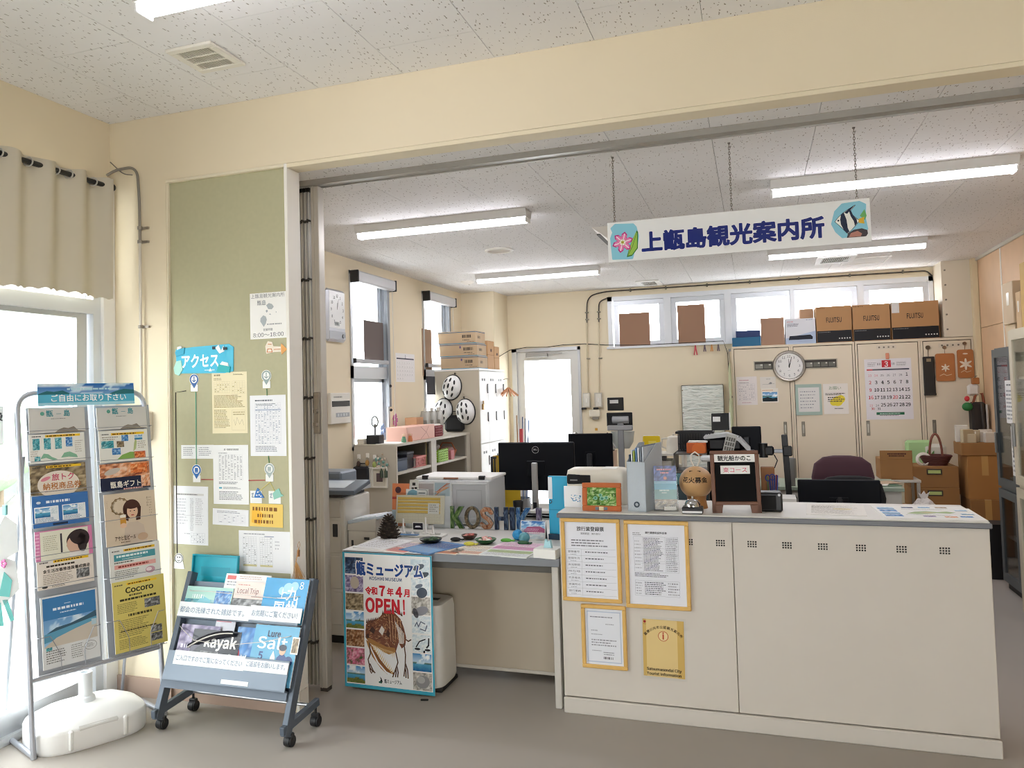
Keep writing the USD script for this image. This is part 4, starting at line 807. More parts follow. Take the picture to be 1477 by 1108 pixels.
def mag(label, x0, x1, s0, s1, off, draw, seed=0, bg="E8E8E6", th=.006, rot=0.0, name="magazine", catn="magazine"):
    w, h = x1 - x0, s1 - s0; a = math.radians(22.6)
    t = T(name, label, catn, ((x0 + x1) / 2, 3.03 - off * math.cos(a) + s0 * math.sin(a), .06 + s0 * math.cos(a) + off * math.sin(a)), 0, "magazines in the grey rack", rx=90 - 22.6)
    P(t, "pages", tf(bx(-w / 2, w / 2, 0, h, -th, 0), rz=rot), M(bg, .6))
    s = Sheet(w * 1000, h * 1000, None, seed); draw(s); ca, sa = math.cos(math.radians(rot)), math.sin(math.radians(rot))
    s.V = [q - [w / 2, 0, 0] for q in s.V]; s.V = [np.column_stack([q[:, 0] * ca - q[:, 1] * sa, q[:, 0] * sa + q[:, 1] * ca, q[:, 2]]) for q in s.V]
    s.put(t, "cover_print", GLOSSY_PRINT); return t
def kyushu(s): s.rect(0, 0, s.w, s.h, "2F9AD0", 0); s.poly(Point(128, 158).buffer(26).union(Point(160, 168).buffer(22)).union(Point(96, 146).buffer(18)), "9FD0E6", 1); s.rect(0, 0, s.w, 62, "3E7F9A", .5); s.text("8", 186, 158, 44, "EAF4F8", 4); s.text("九", 124, 110, 66, "F4F8FA", 4, "l", 1); s.text("上", 76, 112, 54, "F4F8FA", 4); s.text("州", 128, 46, 68, "F4F8FA", 4, "l", 1); s.text("国", 66, 48, 60, "F4F8FA", 4, "l", 1)
mag("blue magazine with large white Kyushu characters, right end of the upper tier", -2.223, -1.99, .457, .66, .036, kyushu, 1)
def local(s): s.rect(0, 0, s.w, s.h, "EBD6CC", 0); s.text("Local Trip", 14, 124, 32, "7A4A46", 3, fit=122); s.pic(0, 40, s.w, 100, "bw", 6, 1, (20, 10)); s.rows(14, 158, 100, 168, 1, "C98A80"); s.rect(150, 124, 188, 168, "EDE3D0", 2); s.rows(100, 106, 186, 116, 1, "9A7A70")
mag("pale pink Local Trip booklet in the middle of the upper tier", -2.391, -2.20, .457, .635, .030, local, 2)
def teal(s): s.pic(0, 0, s.w, s.h, "teal", 6, 0, (20, 14)); s.rect(0, 84, s.w, 143, "A9D6CA", .5); s.rows(40, 84, 120, 110, 1, "E6F2EE", 3, .7); s.pic(170, 50, 262, 128, "blue", 3, 1, (14, 10)); s.poly([(60, 60), (100, 100), (150, 82), (140, 46)], "6FC2D0", 2)
mag("teal and mint travel magazine at the left of the upper tier", -2.667, -2.40, .457, .60, .026, teal, 3)
mag("white stapled brochures with red title standing behind the pink booklet", -2.47, -2.215, .457, .672, .012, lambda s: (s.rect(0, 0, s.w, s.h, "E9E6E2", 0), s.rect(10, 188, 60, 206, "D8574E", 1), s.rows(14, 156, 140, 182, 2, "9A9AA0"), s.rows(80, 190, 230, 208, 2, "C4A8A0")), 4, name="brochure", catn="brochure")
bl = T("plastic_tray", "empty turquoise plastic document tray leaning on the notice board behind the rack", "tray", (-2.598, 3.345, .588), rx=90 - 7)
P(bl, "back", bx(-.135, .14, 0, .165, 0, .003), M("18AFC6", .35)); P(bl, "rim", cat(bx(-.135, .14, .157, .165, .003, .016, .002), bx(-.135, -.127, 0, .157, .003, .016, .002), bx(.132, .14, 0, .157, .003, .016, .002), bx(-.127, .132, 0, .008, .003, .016, .002)), M("16A6BE", .35)); P(bl, "inner_panel", bx(-.085, .09, .06, .105, .003, .0042, .0005), M("169FB6", .4))
def purple(s): s.pic(0, 0, s.w, s.h, "purple", 5, 0, (14, 14)); s.rect(0, 0, s.w, 70, "24375E", .8); s.rows(20, 120, 130, 150, 1, "E9E2F0", 3, .6); s.pic(20, 20, 90, 90, "night", 2, 1)
mag("lilac and navy magazine at the left end of the lower tier", -2.652, -2.43, .19, .423, .020, purple, 5)
def kayak(s): s.rect(0, 0, s.w, s.h, "23252E", 0); s.text("kayak", 70, 140, 62, "E8E6E2", 4, "l", 2, fit=180); s.pic(60, 20, 160, 120, "bw", 8, 1, (10, 10)); s.vtext("あいの島", 226, 120, 24, "DADADA", 4); s.poly([(150, 20), (158, 80), (170, 90), (176, 20)], "B9C2C9", 3); s.poly([(0, 100), (60, 150), (150, 190), (20, 170), (0, 140)], "4A4658", 3)
mag("black kayaking magazine slumped to the left in the lower tier", -2.565, -2.30, .19, .405, .034, kayak, 6)
kt = T("magazine", "curled black cover edge of the slumped magazine lying over the lilac one", "magazine", (-2.47, 3.03, 0), group="magazines in the grey rack")
a = np.linspace(0, 1, 12); cu_ = np.column_stack([-.12 + .26 * a, .098 - .02 * np.sin(a * 3), .375 + .085 * np.sin(a * 1.7) - .0 * a]); cl_ = cu_ + [[.0, .012, -.03]]
v = np.vstack([cu_, cl_]); f = [(i, i + 1, 12 + i + 1, 12 + i) for i in range(11)]
P(kt, "cover", (np.vstack([v, v + [0, .003, 0]]), np.array(f + [(24 + a_, 24 + d_, 24 + c_, 24 + b_) for a_, b_, c_, d_ in f])), M("2C2D36", .35), smooth=40)
P(kt, "page_edges", tube(cu_ + [0, .004, -.012], .0035, 6), M("D8D4CC", .7))
def ji(s): s.pic(0, 0, s.w, s.h, "blue", 8, 0, (8, 14)); s.vtext("地獄", 62, 120, 54, "F0F2F4", 4, 1); s.disc(14, 120, 20, "B83A4A", 2, 26)
mag("blue magazine with white vertical kanji and a red spot, middle of the lower tier", -2.325, -2.225, .19, .43, .030, ji, 7)
def lure(s):
    s.pic(0, 0, s.w, s.h, "sea", 3, 0, (16, 16)); s.rect(0, 0, s.w, s.h, "5EA9CC", .5); s.text("Lure", 70, 208, 34, "1C2A4A", 4, "l", 2); s.text("Salt", 24, 156, 66, "E8F2F6", 3, "l", 1, fit=160); s.text("5", 42, 108, 44, "24407A", 4, "l", 2)
    s.disc(164, 152, 17, "D9B092", 5, 20); s.disc(164, 164, 20, "2A3346", 6, 14); s.poly([(136, 20), (140, 120), (156, 136), (176, 136), (196, 118), (200, 20)], "2F4E86", 4); s.poly([(104, 0), (106, 120), (118, 150), (132, 120), (136, 0)], "DDE4E6", 5); s.rect(206, 140, 244, 214, "EDEDE8", 5); s.pic(210, 146, 240, 208, "rock", 2, 6, (6, 8)); s.disc(202, 108, 22, "27477E", 3); s.rows(36, 30, 96, 76, 3, "E6F0F4", 4)
mag("light blue fishing magazine with a man holding a fish, right end of the lower tier", -2.225, -1.99, .19, .447, .040, lure, 8)
mag("white brochure with a small orange title standing behind the fishing magazine", -2.235, -2.01, .20, .463, .022, lambda s: (s.rect(0, 0, s.w, s.h, "E9E7E2", 0), s.rect(8, 244, 60, 258, "E6A24A", 1), s.rows(80, 246, 200, 258, 1, "A9A9A4")), 9, name="brochure", catn="brochure", th=.003)
mag("pink-headed brochure peeping over the black magazine", -2.47, -2.36, .20, .463, .010, lambda s: (s.rect(0, 0, s.w, s.h, "DCDCE4", 0), s.rect(2, 246, 86, 262, "E59AA4", 1)), 10, name="brochure", catn="brochure", th=.003)
# ================================================================ counter
COL = M("CFC7BC", .5, vary=.015, vscale=5); GREY = M("74767C", .5); TOPC = M("D6D3CC", .4)
CY0, CY1 = 3.745, 4.23
ct = T("counter", "long cream reception counter with a grey-edged top and rows of small square holes", "counter", (0, CY0, 0))
XS = [-.912, -.118, .884]
P(ct, "front_panel", bx(XS[0], XS[1] - .0015, .004, .03, .078, .922, .002), COL)
P(ct, "front_panel", bx(XS[1] + .0015, XS[2], .004, .03, .078, .922, .002), COL)
P(ct, "body", cat(bx(XS[0], XS[0] + .03, .03, .475, .02, .922), bx(XS[2] - .03, XS[2], .03, .475, .02, .922), bx(XS[0] + .03, XS[2] - .03, .03, .05, .07, .922)), COL)
P(ct, "plinth", bx(XS[0] - .002, XS[2] + .004, -.008, .44, 0, .074, .004), M("CBC4BA", .6))
P(ct, "top_slab", bx(-.922, .892, -.012, .49, .922, .944, .004), GREY)
P(ct, "top_surface", bx(-.915, .885, -.006, .484, .944, .95, .002), TOPC)
for x in (-.33, -.19, -.055, .090, .235, .385, .540, .700):
    P(ct, "hole_group", cat([bx(x + .0105 * i, x + .0105 * i + .0068, .0032, .0045, .812 + .0105 * j, .812 + .0105 * j + .0068) for i in range(4) for j in range(3)]), M("35322E", .8))
def frame_pic(label, x0, x1, z0, z1, draw, seed, w=.018):
    t = T("framed_certificate", label, "framed certificate", ((x0 + x1) / 2, CY0 + .004, z0), group="framed certificates on the counter front")
    a, h = (x1 - x0) / 2, z1 - z0
    WD = M("D9AE62", .45, vary=.06, vscale=30)
    for nm, m in (("frame_rail", bx(-a, a, -.014, 0, h - w, h, .003)), ("frame_rail", bx(-a, a, -.014, 0, 0, w, .003)), ("frame_rail", bx(-a, -a + w, -.014, 0, w, h - w, .003)), ("frame_rail", bx(a - w, a, -.014, 0, w, h - w, .003))): P(t, nm, m, WD)
    P(t, "paper", bx(-a + w, a - w, -.006, -.001, w, h - w), M("E9E9EE", .6))
    s = Sheet((2 * a - 2 * w) * 1000, (h - 2 * w) * 1000, None, seed); draw(s); s.put(t, "certificate_print", GLOSSY_PRINT, loc=(-a + w, -.006, w), rx=90)
def cert(s):
    W_, H_ = s.w, s.h
    s.rect(0, 0, W_, H_, "E6E7EE", 0); s.text("旅行業登録票", W_ / 2, H_ - 40, 22, "4A4A4E", 3, "c", 1); s.text("（業務範囲　海外旅行）", W_ / 2, H_ - 58, 10, "4A4A4E", 3, "c")
    s.rows(30, H_ - 118, W_ - 30, H_ - 80, 3, "8A8A92"); top = H_ - 128
    n = 7
    for i in range(n + 1): s.rect(6, 12 + (top - 12) * i / n, W_ - 6, 12.6 + (top - 12) * i / n, "70707A", 2)
    s.rect(78, 12, 78.6, top, "70707A", 2)
    for i, tx in enumerate(("旅行業務取扱主任者", "営業所の名称", "代表者氏名", "所在地", "有効期間", "登録年月日", "登録番号")):
        y = 12 + (top - 12) * (i + .45) / n; s.text(tx[:4], 12, y, 11, "6A6A70", 3, fit=58); s.rows(24, y - 12, 60, y - 5, 1, "9A9AA0"); s.rows(96, y, W_ - 40, y + 7, 1, "6A6A72", 3, .7, .5)
frame_pic("light wood frame with the registration certificate table, upper left on the counter front", -.903, -.620, .530, .922, cert, 1)
def fees(s):
    W_, H_ = s.w, s.h
    s.rect(0, 0, W_, H_, "E4E5EC", 0); s.text("旅行業務取扱料金表", W_ / 2, H_ - 42, 11, "4A4A4E", 3, "c", 1); s.rows(22, H_ - 52, 60, H_ - 36, 2, "6A6A72")
    s.box(26, 150, W_ - 30, H_ - 56, .6, "70707A")
    for y in (H_ - 110, H_ - 170, 230, 190): s.rect(26, y, W_ - 30, y + .5, "70707A", 2)
    s.rect(66, 150, 66.5, H_ - 56, "70707A", 2); s.rect(168, 150, 168.5, H_ - 56, "70707A", 2); s.rect(W_ - 50, 150, W_ - 49.5, H_ - 56, "70707A", 2)
    s.rows(30, 160, 62, H_ - 70, 9, "8A8A92", 2, .3); s.rows(70, 154, 160, H_ - 60, 22, "73737C", 2); s.rows(172, 154, 226, H_ - 60, 18, "8A8A92", 2); s.rows(W_ - 46, 154, W_ - 34, H_ - 60, 18, "8A8A92"); s.rows(26, 126, 180, 146, 3, "73737C")
    s.box(26, 40, W_ - 30, 110, .6, "70707A"); s.rows(30, 44, 60, 104, 5, "8A8A92"); s.rows(70, 44, 170, 106, 7, "73737C"); s.rows(176, 44, 226, 106, 5, "8A8A92")
frame_pic("light wood frame with the dense fee table, right of the registration certificate", -.602, -.308, .515, .945 - .026, fees, 2)
def thanks(s):
    W_, H_ = s.w, s.h
    s.rect(0, 0, W_, H_, "E2E4EA", 0); s.box(8, 10, W_ - 8, H_ - 12, 5, "BCC6D8", 1); s.rows(24, H_ - 44, W_ - 24, H_ - 34, 1, "8A8A94"); s.rows(W_ - 80, H_ - 76, W_ - 30, H_ - 66, 1, "9A9AA2"); s.rows(28, H_ - 108, 70, H_ - 96, 1, "8A8A94"); s.rows(28, H_ - 124, 90, H_ - 116, 1, "9A9AA2"); s.rows(28, H_ - 176, W_ - 30, H_ - 140, 3, "9A9AA2"); s.rows(30, H_ - 200, 80, H_ - 192, 1, "9A9AA2"); s.rows(84, 44, W_ - 34, 62, 2, "7A7A84"); s.rows(84, 24, W_ - 40, 40, 1, "3A3A44", 3, .7)
frame_pic("smaller light wood frame with a bordered letter, below the registration certificate", -.818, -.605, .222, .518, thanks, 3)
def gold(s):
    W_, H_ = s.w, s.h
    s.rect(0, 0, W_, H_, "CFAC62", 0); s.rect(16, 0, W_ - 30, H_, "DEC387", .5)
    s.disc(10, H_ - 12, 6, "9A3030", 2); s.rows(4, H_ - 26, 20, H_ - 20, 1, "5A2A20")
    tx = "薩摩川内市公認観光案内所"
    for i, c in enumerate(tx):
        q = math.radians(137 - 94 * i / (len(tx) - 1)); s.text(c, W_ / 2 + 104 * math.cos(q), H_ - 136 + 104 * math.sin(q) - 6, 14.5, "3A2A1A", 3, "c", 1, rot=q - math.pi / 2)
    s.disc(W_ / 2, H_ - 74, 23, "B8432E", 2); s.disc(W_ / 2, H_ - 74, 20.5, "E6CF9A", 3); s.text("i", W_ / 2, H_ - 87, 38, "B8432E", 4, "c", 2)
    s.text("Satsumasendai City", W_ / 2, 28, 16, "2A2018", 3, "c", 2, fit=W_ * .84); s.text("Tourist Information", W_ / 2, 7, 16, "2A2018", 3, "c", 2, fit=W_ * .84)
gt = wall_sheet("gold_poster", "gold tourist information poster taped to the counter below the fee table", "poster", -.534, -.348, .205, .465, CY0 + .004, gold, bg="C9A45A", mat=GLOSSY_PRINT, tilt=-.6)
P(gt, "tape_border", tf(bx(-.103, .103, -.012, .272, -.0001, .0003), rz=-.6), ACRYLIC, label="clear tape around the poster")

# ---------------------------------------------------------------- on the counter
Z = .95
t = T("framed_photo", "orange wood photo frame with a green picture standing at the left end of the counter", "framed photo", (-.712, 3.79, Z), rx=-4)
WO = M("B9622F", .4, vary=.08, vscale=25)
for nm, m in (("frame_rail", bx(-.094, .094, 0, .014, .112, .135, .003)), ("frame_rail", bx(-.094, .094, 0, .014, 0, .026, .003)), ("frame_rail", bx(-.094, -.07, 0, .014, .026, .112, .003)), ("frame_rail", bx(.07, .094, 0, .014, .026, .112, .003))): P(t, nm, m, WO)
P(t, "backing", bx(-.07, .07, .004, .012, .026, .112), M("6A4A30", .7))
s = Sheet(140, 86, None, 4); s.pic(0, 0, 140, 86, "green", 4, 0, (24, 16))
for i in range(40): s.disc(s.rnd.uniform(6, 134), s.rnd.uniform(6, 80), s.rnd.uniform(.8, 1.8), "E9EEDC", 2)
for x, y, r in ((40, 36, 10), (64, 50, 9), (72, 34, 12), (92, 38, 10)): s.disc(x, y, r, "8FC2B0", 3, r * .8); s.disc(x, y, r * .6, "4E8A6E", 4, r * .5)
s.line([(112, 56), (118, 40), (112, 28)], 3, "D9E6A0", 4); s.put(t, "picture", GLOSSY_PRINT, loc=(-.07, .0038, .026), rx=90)
P(t, "clasp", cat(bx(-.03, -.014, -.004, .0, .006, .02, .001), bx(.012, .028, -.004, 0, .006, .02, .001)), M("6A7A86", .4)); P(t, "clasp_centre", bx(-.012, .010, -.005, 0, .004, .022, .001), M("E3D2A8", .4))
P(t, "strut", tf(bx(-.02, .02, 0, .004, 0, .11), (0, .048, 0), rx=18), M("7A4A2A", .6))
# printer / label scanner behind it
t = T("desktop_scanner", "cream desktop scanner with a dark window behind the orange photo frame", "scanner", (-.775, 4.06, Z))
P(t, "body", loft([[(x * a, y * b, z) for x, y, _ in sq(.155, .085, 0, 5)] for a, b, z in ((.96, .95, .0), (1, 1, .01), (1, 1, .15), (.97, .95, .172), (.86, .8, .18))]), M("DED7C8", .4), smooth=50)
P(t, "dark_window", bx(-.145, -.02, -.0875, -.07, .105, .155, .006), M("1D1E20", .25)); P(t, "window_mark", bx(-.128, -.09, -.0885, -.0874, .124, .129), M("8C8C8C", .4))
P(t, "lower_slot", bx(-.12, .12, -.0872, -.08, .055, .062), M("4A4844", .5)); P(t, "lid_paper", bx(.03, .10, -.05, .06, .18, .182), M("F0EFEA", .7))
S("picture_card", "white card with a small blue drawing leaning behind the orange photo frame", "card", bx(-.92, -.80, 3.90, 3.903, Z, 1.055), M("E9EAEA", .7))
s = Sheet(60, 50, None, 2)
for i in range(26): s.disc(s.rnd.uniform(6, 54), s.rnd.uniform(6, 40), s.rnd.uniform(2, 5), s.rnd.choice(["6FA9CC", "9CC8DC", "4A84B0"]), 1, 2)
s.put(stage.GetPrimAtPath("/World/picture_card").GetPath().pathString, "drawing", loc=(-.89, 3.8998, .97), rx=90)
# magazine file box
t = T("file_box", "translucent grey file box of folders standing on the counter beside the photo frame", "file box", (-.545, 3.80, Z), rz=-14)
FB = usdkit.material(stage, "/World/Looks/file_plastic", {"p": ("principled_bsdf", dict(base_color=lin("C3CBD2"), roughness=.35)), "t": ("transparent_bsdf", dict(color=(.85, .88, .92))), "m": ("mix_closure", dict(fac=.22))}, [("p.BSDF", "m.closure1"), ("t.BSDF", "m.closure2")], surface="m.closure")
side = [(0, 0), (.23, 0), (.23, .315), (.16, .315), (0, .235)]
P(t, "front", bx(-.046, .046, 0, .003, 0, .235), FB)
for x in (-.046, .0435): P(t, "side", trimesh.Trimesh(extr(side, .0025).vertices[:, [2, 0, 1]] + [x, 0, 0], extr(side, .0025).faces), FB)
P(t, "bottom", bx(-.0435, .0435, .003, .23, 0, .003), FB); P(t, "finger_hole", tf(lathe([(.008, 0), (.014, 0), (.014, .002), (.008, .002)], 20), (0, -.0015, .034), rx=90), M("2A3A4A", .4))
for i, (c, h) in enumerate((("3A4A5E", .268), ("C8CDD2", .29), ("9AA84A", .285), ("5A7EA8", .30), ("DADCE0", .30), ("7A828C", .31), ("B9C0C8", .305))): P(t, "folder", bx(-.038 + .0112 * i, -.032 + .0112 * i, .012, .222, .004, h), M(c, .6))
# brochure holder
t = T("brochure_holder", "clear acrylic holder of blue sunset flyers on the counter", "brochure holder", (-.415, 3.85, Z), rz=8)
P(t, "flyers", tf(bx(-.052, .052, .012, .03, 0, .205), (0, 0, .006), rx=-6), M("E3E3E0", .6))
s = Sheet(104, 205, None, 3); s.pic(0, 70, 104, 205, "night", 3, 0, (12, 16)); s.rect(0, 92, 104, 120, "4F9AB0", .6); s.rect(0, 0, 104, 92, "5E8F88", .7); s.pic(0, 0, 104, 46, "rock", 4, 1, (12, 8)); s.disc(52, 146, 8, "C8846A", 2); s.rect(0, 120, 104, 132, "7FB2C8", 1)
s.rows(14, 182, 94, 192, 1, "E08A84", 3, .7); s.rows(30, 166, 78, 176, 1, "E08A84", 3, .7); s.rows(24, 84, 74, 92, 1, "E6EEE6", 3, .7); s.rows(34, 74, 64, 80, 1, "E6EEE6", 3, .7); s.rows(58, 8, 98, 16, 1, "EDEDE8", 3, .8)
s.put(t, "flyer_print", GLOSSY_PRINT, loc=(-.052, .012 * math.cos(math.radians(6)) - .0002, .006), rx=90 - 6)
P(t, "holder", cat(bx(-.057, .057, -.012, -.010, 0, .045), bx(-.057, .057, .052, .055, 0, .20), bx(-.057, -.054, -.010, .052, 0, .11), bx(.054, .057, -.010, .052, 0, .11), bx(-.057, .057, -.02, .055, 0, .003)), ACRYLIC)
P(t, "title_strip", bx(-.01, .045, -.0135, -.012, .004, .022), M("E9E7DF", .6))
# ball-shaped donation box
t = T("donation_ball", "round wooden firework-ball donation box with brushed black characters and a white cord", "donation box", (-.283, 3.97, Z))
BALL = M("C79C69", .45, vary=.08, vscale=14)
P(t, "stand", lathe([(0, 0), (.052, 0), (.048, .02), (.044, .045), (.05, .07), (0, .07)], 28), M("A9743E", .5, vary=.08, vscale=20), smooth=50)
P(t, "ball", ball(.079, (0, 0, .122), (1, 1, .98), 4), BALL, smooth=True); P(t, "coin_slot", bx(-.026, .026, -.050, -.03, .176, .182, .001), M("20160E", .8))
s = Sheet(130, 34); s.text("花火募金", 0, 6, 30, "2A2018", 0, "l", 1, fit=128)
R = .0795
s.V = [np.column_stack([R * np.sin((q[:, 0] - .064) / R * 1.0) * np.cos((q[:, 1] + .0) / R), -R * np.cos((q[:, 0] - .064) / R) * np.cos(q[:, 1] / R) - .0003, .124 + R * .98 * np.sin(q[:, 1] / R)]) for q in s.V]; s.put(t, "lettering")
s = Sheet(110, 12); s.rows(6, 2, 104, 10, 1, "8A3A2A", 0, .7); s.V = [np.column_stack([R * .9 * np.sin((q[:, 0] - .055) / R), -R * np.cos((q[:, 0] - .055) / R) * .72, .124 + R * (.56 + q[:, 1] * 3) + .0]) for q in s.V]; s.put(t, "small_print")
P(t, "cord", tube([(-.008, 0, .198), (-.02, 0, .225), (-.018, 0, .255), (0, 0, .268), (.018, 0, .255), (.02, 0, .225), (.008, 0, .198)], .0035, 8), M("E8E2D6", .7), smooth=50)
# bell
t = T("service_bell", "chrome call bell on a black base in front of the donation ball", "bell", (-.29, 3.80, Z))
P(t, "base", bx(-.046, .046, -.034, .034, 0, .03, .003), M("1E1E20", .4)); P(t, "base_label", bx(-.044, .044, -.0348, -.0335, .004, .014), M("E6E6E6", .5)); P(t, "dome", lathe([(.036, .032), (.0355, .042), (.03, .055), (.02, .063), (.006, .067), (0, .0675)], 28), M("C9CBCE", .12, 1.0), smooth=True); P(t, "plunger", cyl((0, 0, .066), (0, 0, .078), .005, 12), M("D5D5D5", .15, 1.0))
# easel blackboard
t = T("easel_board", "brown framed tabletop blackboard with two white strips of lettering on the counter", "blackboard", (-.095, 3.83, Z), rz=8, rx=-7)
BW_ = M("6E4630", .5, vary=.08, vscale=20)
for nm, m in (("frame_rail", bx(-.108, .108, 0, .014, .268, .285, .003)), ("frame_rail", bx(-.094, .094, 0, .014, .036, .052, .003)), ("frame_post", bx(-.108, -.09, 0, .014, 0, .268, .003)), ("frame_post", bx(.09, .108, 0, .014, 0, .268, .003)), ("foot", extr([(-.108, 0), (-.066, 0), (-.06, .036), (-.108, .036)], .014)), ("foot", extr([(.108, 0), (.066, 0), (.06, .036), (.108, .036)], .014))): P(t, nm, m if nm != "foot" else tf(m, (0, .014, 0), rx=90), BW_)
P(t, "black_panel", bx(-.09, .09, .004, .010, .052, .268), M("08080A", .7, spec=.15))
for (x0, x1, z0, z1, tx, col, k) in ((-.09, .09, .232, .268, "観光船かのこ", "2A2A2A", 1), (-.064, .066, .178, .216, "東コース", "D6506E", 0)):
    P(t, "paper_strip", bx(x0, x1, .0028, .004, z0, z1), M("EFEEEB", .7)); s = Sheet((x1 - x0) * 1000, (z1 - z0) * 1000); s.text(tx, (x1 - x0) * 500, 8, 26, col, 2, "c", k, fit=(x1 - x0) * 840); s.put(t, "strip_lettering", loc=(x0, .0027, z0), rx=90)
P(t, "rear_legs", tf(cat(bx(-.1, -.084, -.004, .008, 0, .27), bx(.084, .1, -.004, .008, 0, .27), bx(-.084, .084, -.004, .006, .05, .066)), (0, .105, .0115), rx=18), BW_)
t = T("black_speaker", "small black box with rounded edges beside the blackboard", "speaker box", (.045, 3.93, Z))
P(t, "body", bx(-.06, .058, -.045, .05, 0, .088, .008), M("151516", .4)); P(t, "knob", cyl((.044, -.045, .078), (.044, -.05, .078), .006, 12), M("8A8A8A", .3, .6)); P(t, "front_cloth", bx(-.05, .03, -.047, -.044, .01, .075, .003), M("0E0E0F", .9))
# papers
flat_sheet("document", "white form with faint yellow patches lying on the middle of the counter", "paper", .198, 3.835, Z, .245, .33, lambda s: (s.rect(0, 0, s.w, s.h, "E6E2DA", 0), s.disc(150, 180, 40, "EADDA8", 1, 26), s.rows(20, 30, 220, 300, 16, "C4BEB4"), s.rows(20, 200, 120, 260, 3, "A9A49A")), rz=-4, seed=3)
def islandmap(s):
    s.rect(0, 0, s.w, s.h, "E6E6E2", 0)
    s.poly([(110, 130), (150, 180), (200, 200), (240, 180), (280, 200), (310, 170), (280, 140), (230, 150), (190, 120), (150, 110)], "9CB37E", 1); s.poly([(160, 150), (200, 180), (230, 165), (200, 140)], "C4B98A", 2)
    for i in range(4): s.pic(14, 40 + 70 * i, 84, 96 + 70 * i, "sea" if i % 2 else "blue", i, 1, (10, 8))
    for i, (x, y) in enumerate([(120, 290), (190, 300), (260, 300), (300, 40), (240, 30), (160, 40), (320, 110), (320, 220)]): s.pic(x, y, x + 48, y + 34, ("dark", "sea", "rock", "blue", "food", "purple", "hill", "sea")[i], i, 1, (8, 6))
    s.rows(100, 80, 300, 100, 2, "A9A9A4"); s.rows(110, 240, 300, 270, 3, "B4B4AE")
flat_sheet("island_map", "large island map with green land and small photos at the right end of the counter", "map", .505, 3.785, Z, .375, .36, islandmap, rz=1.5, seed=4)
S("map_underlay", "second white sheet peeping out under the island map", "paper", tf(bx(0, .37, 0, .34, 0, .0018), (.515, 3.768, Z - 0.0), rz=-.8), M("E8E6E0", .7))

# ================================================================ side desk with the poster
DT = .72
dk = T("side_desk", "grey office desk with steel legs left of the counter, covered in pamphlets", "desk", (0, 3.755, 0))
P(dk, "desk_top", bx(-2.085, -.925, 0, .80, .685, .72, .005), M("C9C7C2", .45)); P(dk, "edge_band", cat(bx(-2.09, -.92, -.004, .004, .682, .722, .002), bx(-.926, -.918, 0, .8, .682, .722, .002)), M("7F8288", .5))
DG = M("C5C0B7", .5)
P(dk, "right_leg_panel", bx(-.965, -.932, .02, .78, 0, .685, .003), DG); P(dk, "left_leg_panel", bx(-2.07, -2.04, .02, .78, 0, .685, .003), DG)
P(dk, "modesty_panel", bx(-2.04, -.965, .33, .348, .05, .66), M("B9AC98", .55)); P(dk, "panel_lip", bx(-2.04, -.965, .322, .33, .045, .062, .002), M("C9C2B6", .5)); P(dk, "under_rail", bx(-2.04, -.965, .03, .05, .645, .685), M("5A564F", .6))
bn = T("paper_shredder", "white office shredder bin under the left of the desk behind the poster", "shredder", (-1.72, 3.93, 0))
P(bn, "body", loft([[(x * a, y * b, z) for x, y, _ in sq(.155, .125, 0, 6)] for a, b, z in ((.95, .95, .02), (1, 1, .04), (.98, .98, .40), (.94, .92, .437), (.85, .8, .445))]), M("DCD9D2", .5), smooth=50); P(bn, "base", bx(-.15, .15, -.115, .115, 0, .022, .004), M("2A2928", .6)); P(bn, "feed_slot", bx(-.10, .10, -.02, .01, .444, .448), M("30302E", .5))

# museum poster hanging from the desk front
PW, PH = 515, 700
s = Sheet(PW, PH, None, 9)
s.rect(0, 0, PW, PH, "3FA6C0", 0); s.rect(12, 18, PW - 10, PH - 6, "EDEBE8", 1)
for i, (k, sd) in enumerate((("dark", 1), ("purple", 2), ("rock", 3), ("hill", 4), ("bones", 5), ("flower", 6), ("hill", 7))): s.pic(14, 24 + (6 - i) * 94, 120, 110 + (6 - i) * 94, k, sd, 2, (18, 14))
s.disc(70, 256 + 3 * 94 - 90 + 94, 26, "B9AC9C", 3, 32)
for i, (k, sd) in enumerate((("pale", 1), ("pale", 2), ("fossil", 3), ("pale", 4), ("pale", 5), ("sea", 6), ("fossil", 7))): s.pic(396, 22 + (6 - i) * 95, 500, 110 + (6 - i) * 95, k, sd, 2, (18, 14))
for (x, y, rx_, ry_, c) in ((440, 640, 34, 14, "5A6470"), (462, 600, 36, 14, "3E4652"), (456, 512, 30, 26, "46505E"), (440, 545, 22, 10, "6A7484"), (450, 420, 40, 22, "8A8A92"), (418, 408, 14, 26, "4A4A52")): s.disc(x, y, rx_, c, 3, ry_, 20)
s.disc(450, 64, 38, "8E8E8E", 3, 32, 15); s.disc(440, 74, 22, "B0B0AE", 4, 18)
for q in ([(412, 340), (424, 362), (432, 340), (446, 366), (470, 356)], [(440, 330), (470, 322), (480, 350)]): s.line(q, 5, "5A6274", 3)
s.line([(416, 236), (436, 266), (470, 280)], 6, "2A2E36", 3); s.disc(424, 228, 16, "2A2E36", 3, 6); s.line([(474, 236), (486, 250), (488, 286)], 8, "2A2E36", 3); s.disc(480, 226, 16, "2A2E36", 3, 6); s.rect(456, 210, 466, 222, "1E2026", 3)
s.rect(122, 22, 392, PH - 8, "EFEEEC", 2.5)
for tx, x, y, h, w, c, b in (("甑ミュージアム", 78, 588, 76, 390, "EDEBE8", 30), ("甑ミュージアム", 80, 590, 74, 386, "2A4A8C", 17), ("KOSHIKI MUSEUM", 156, 562, 22, 190, "2E4A78", 14)): s.text(tx, x, y, h, c, 4 if b != 30 else 3.5, "l", b, fit=w)
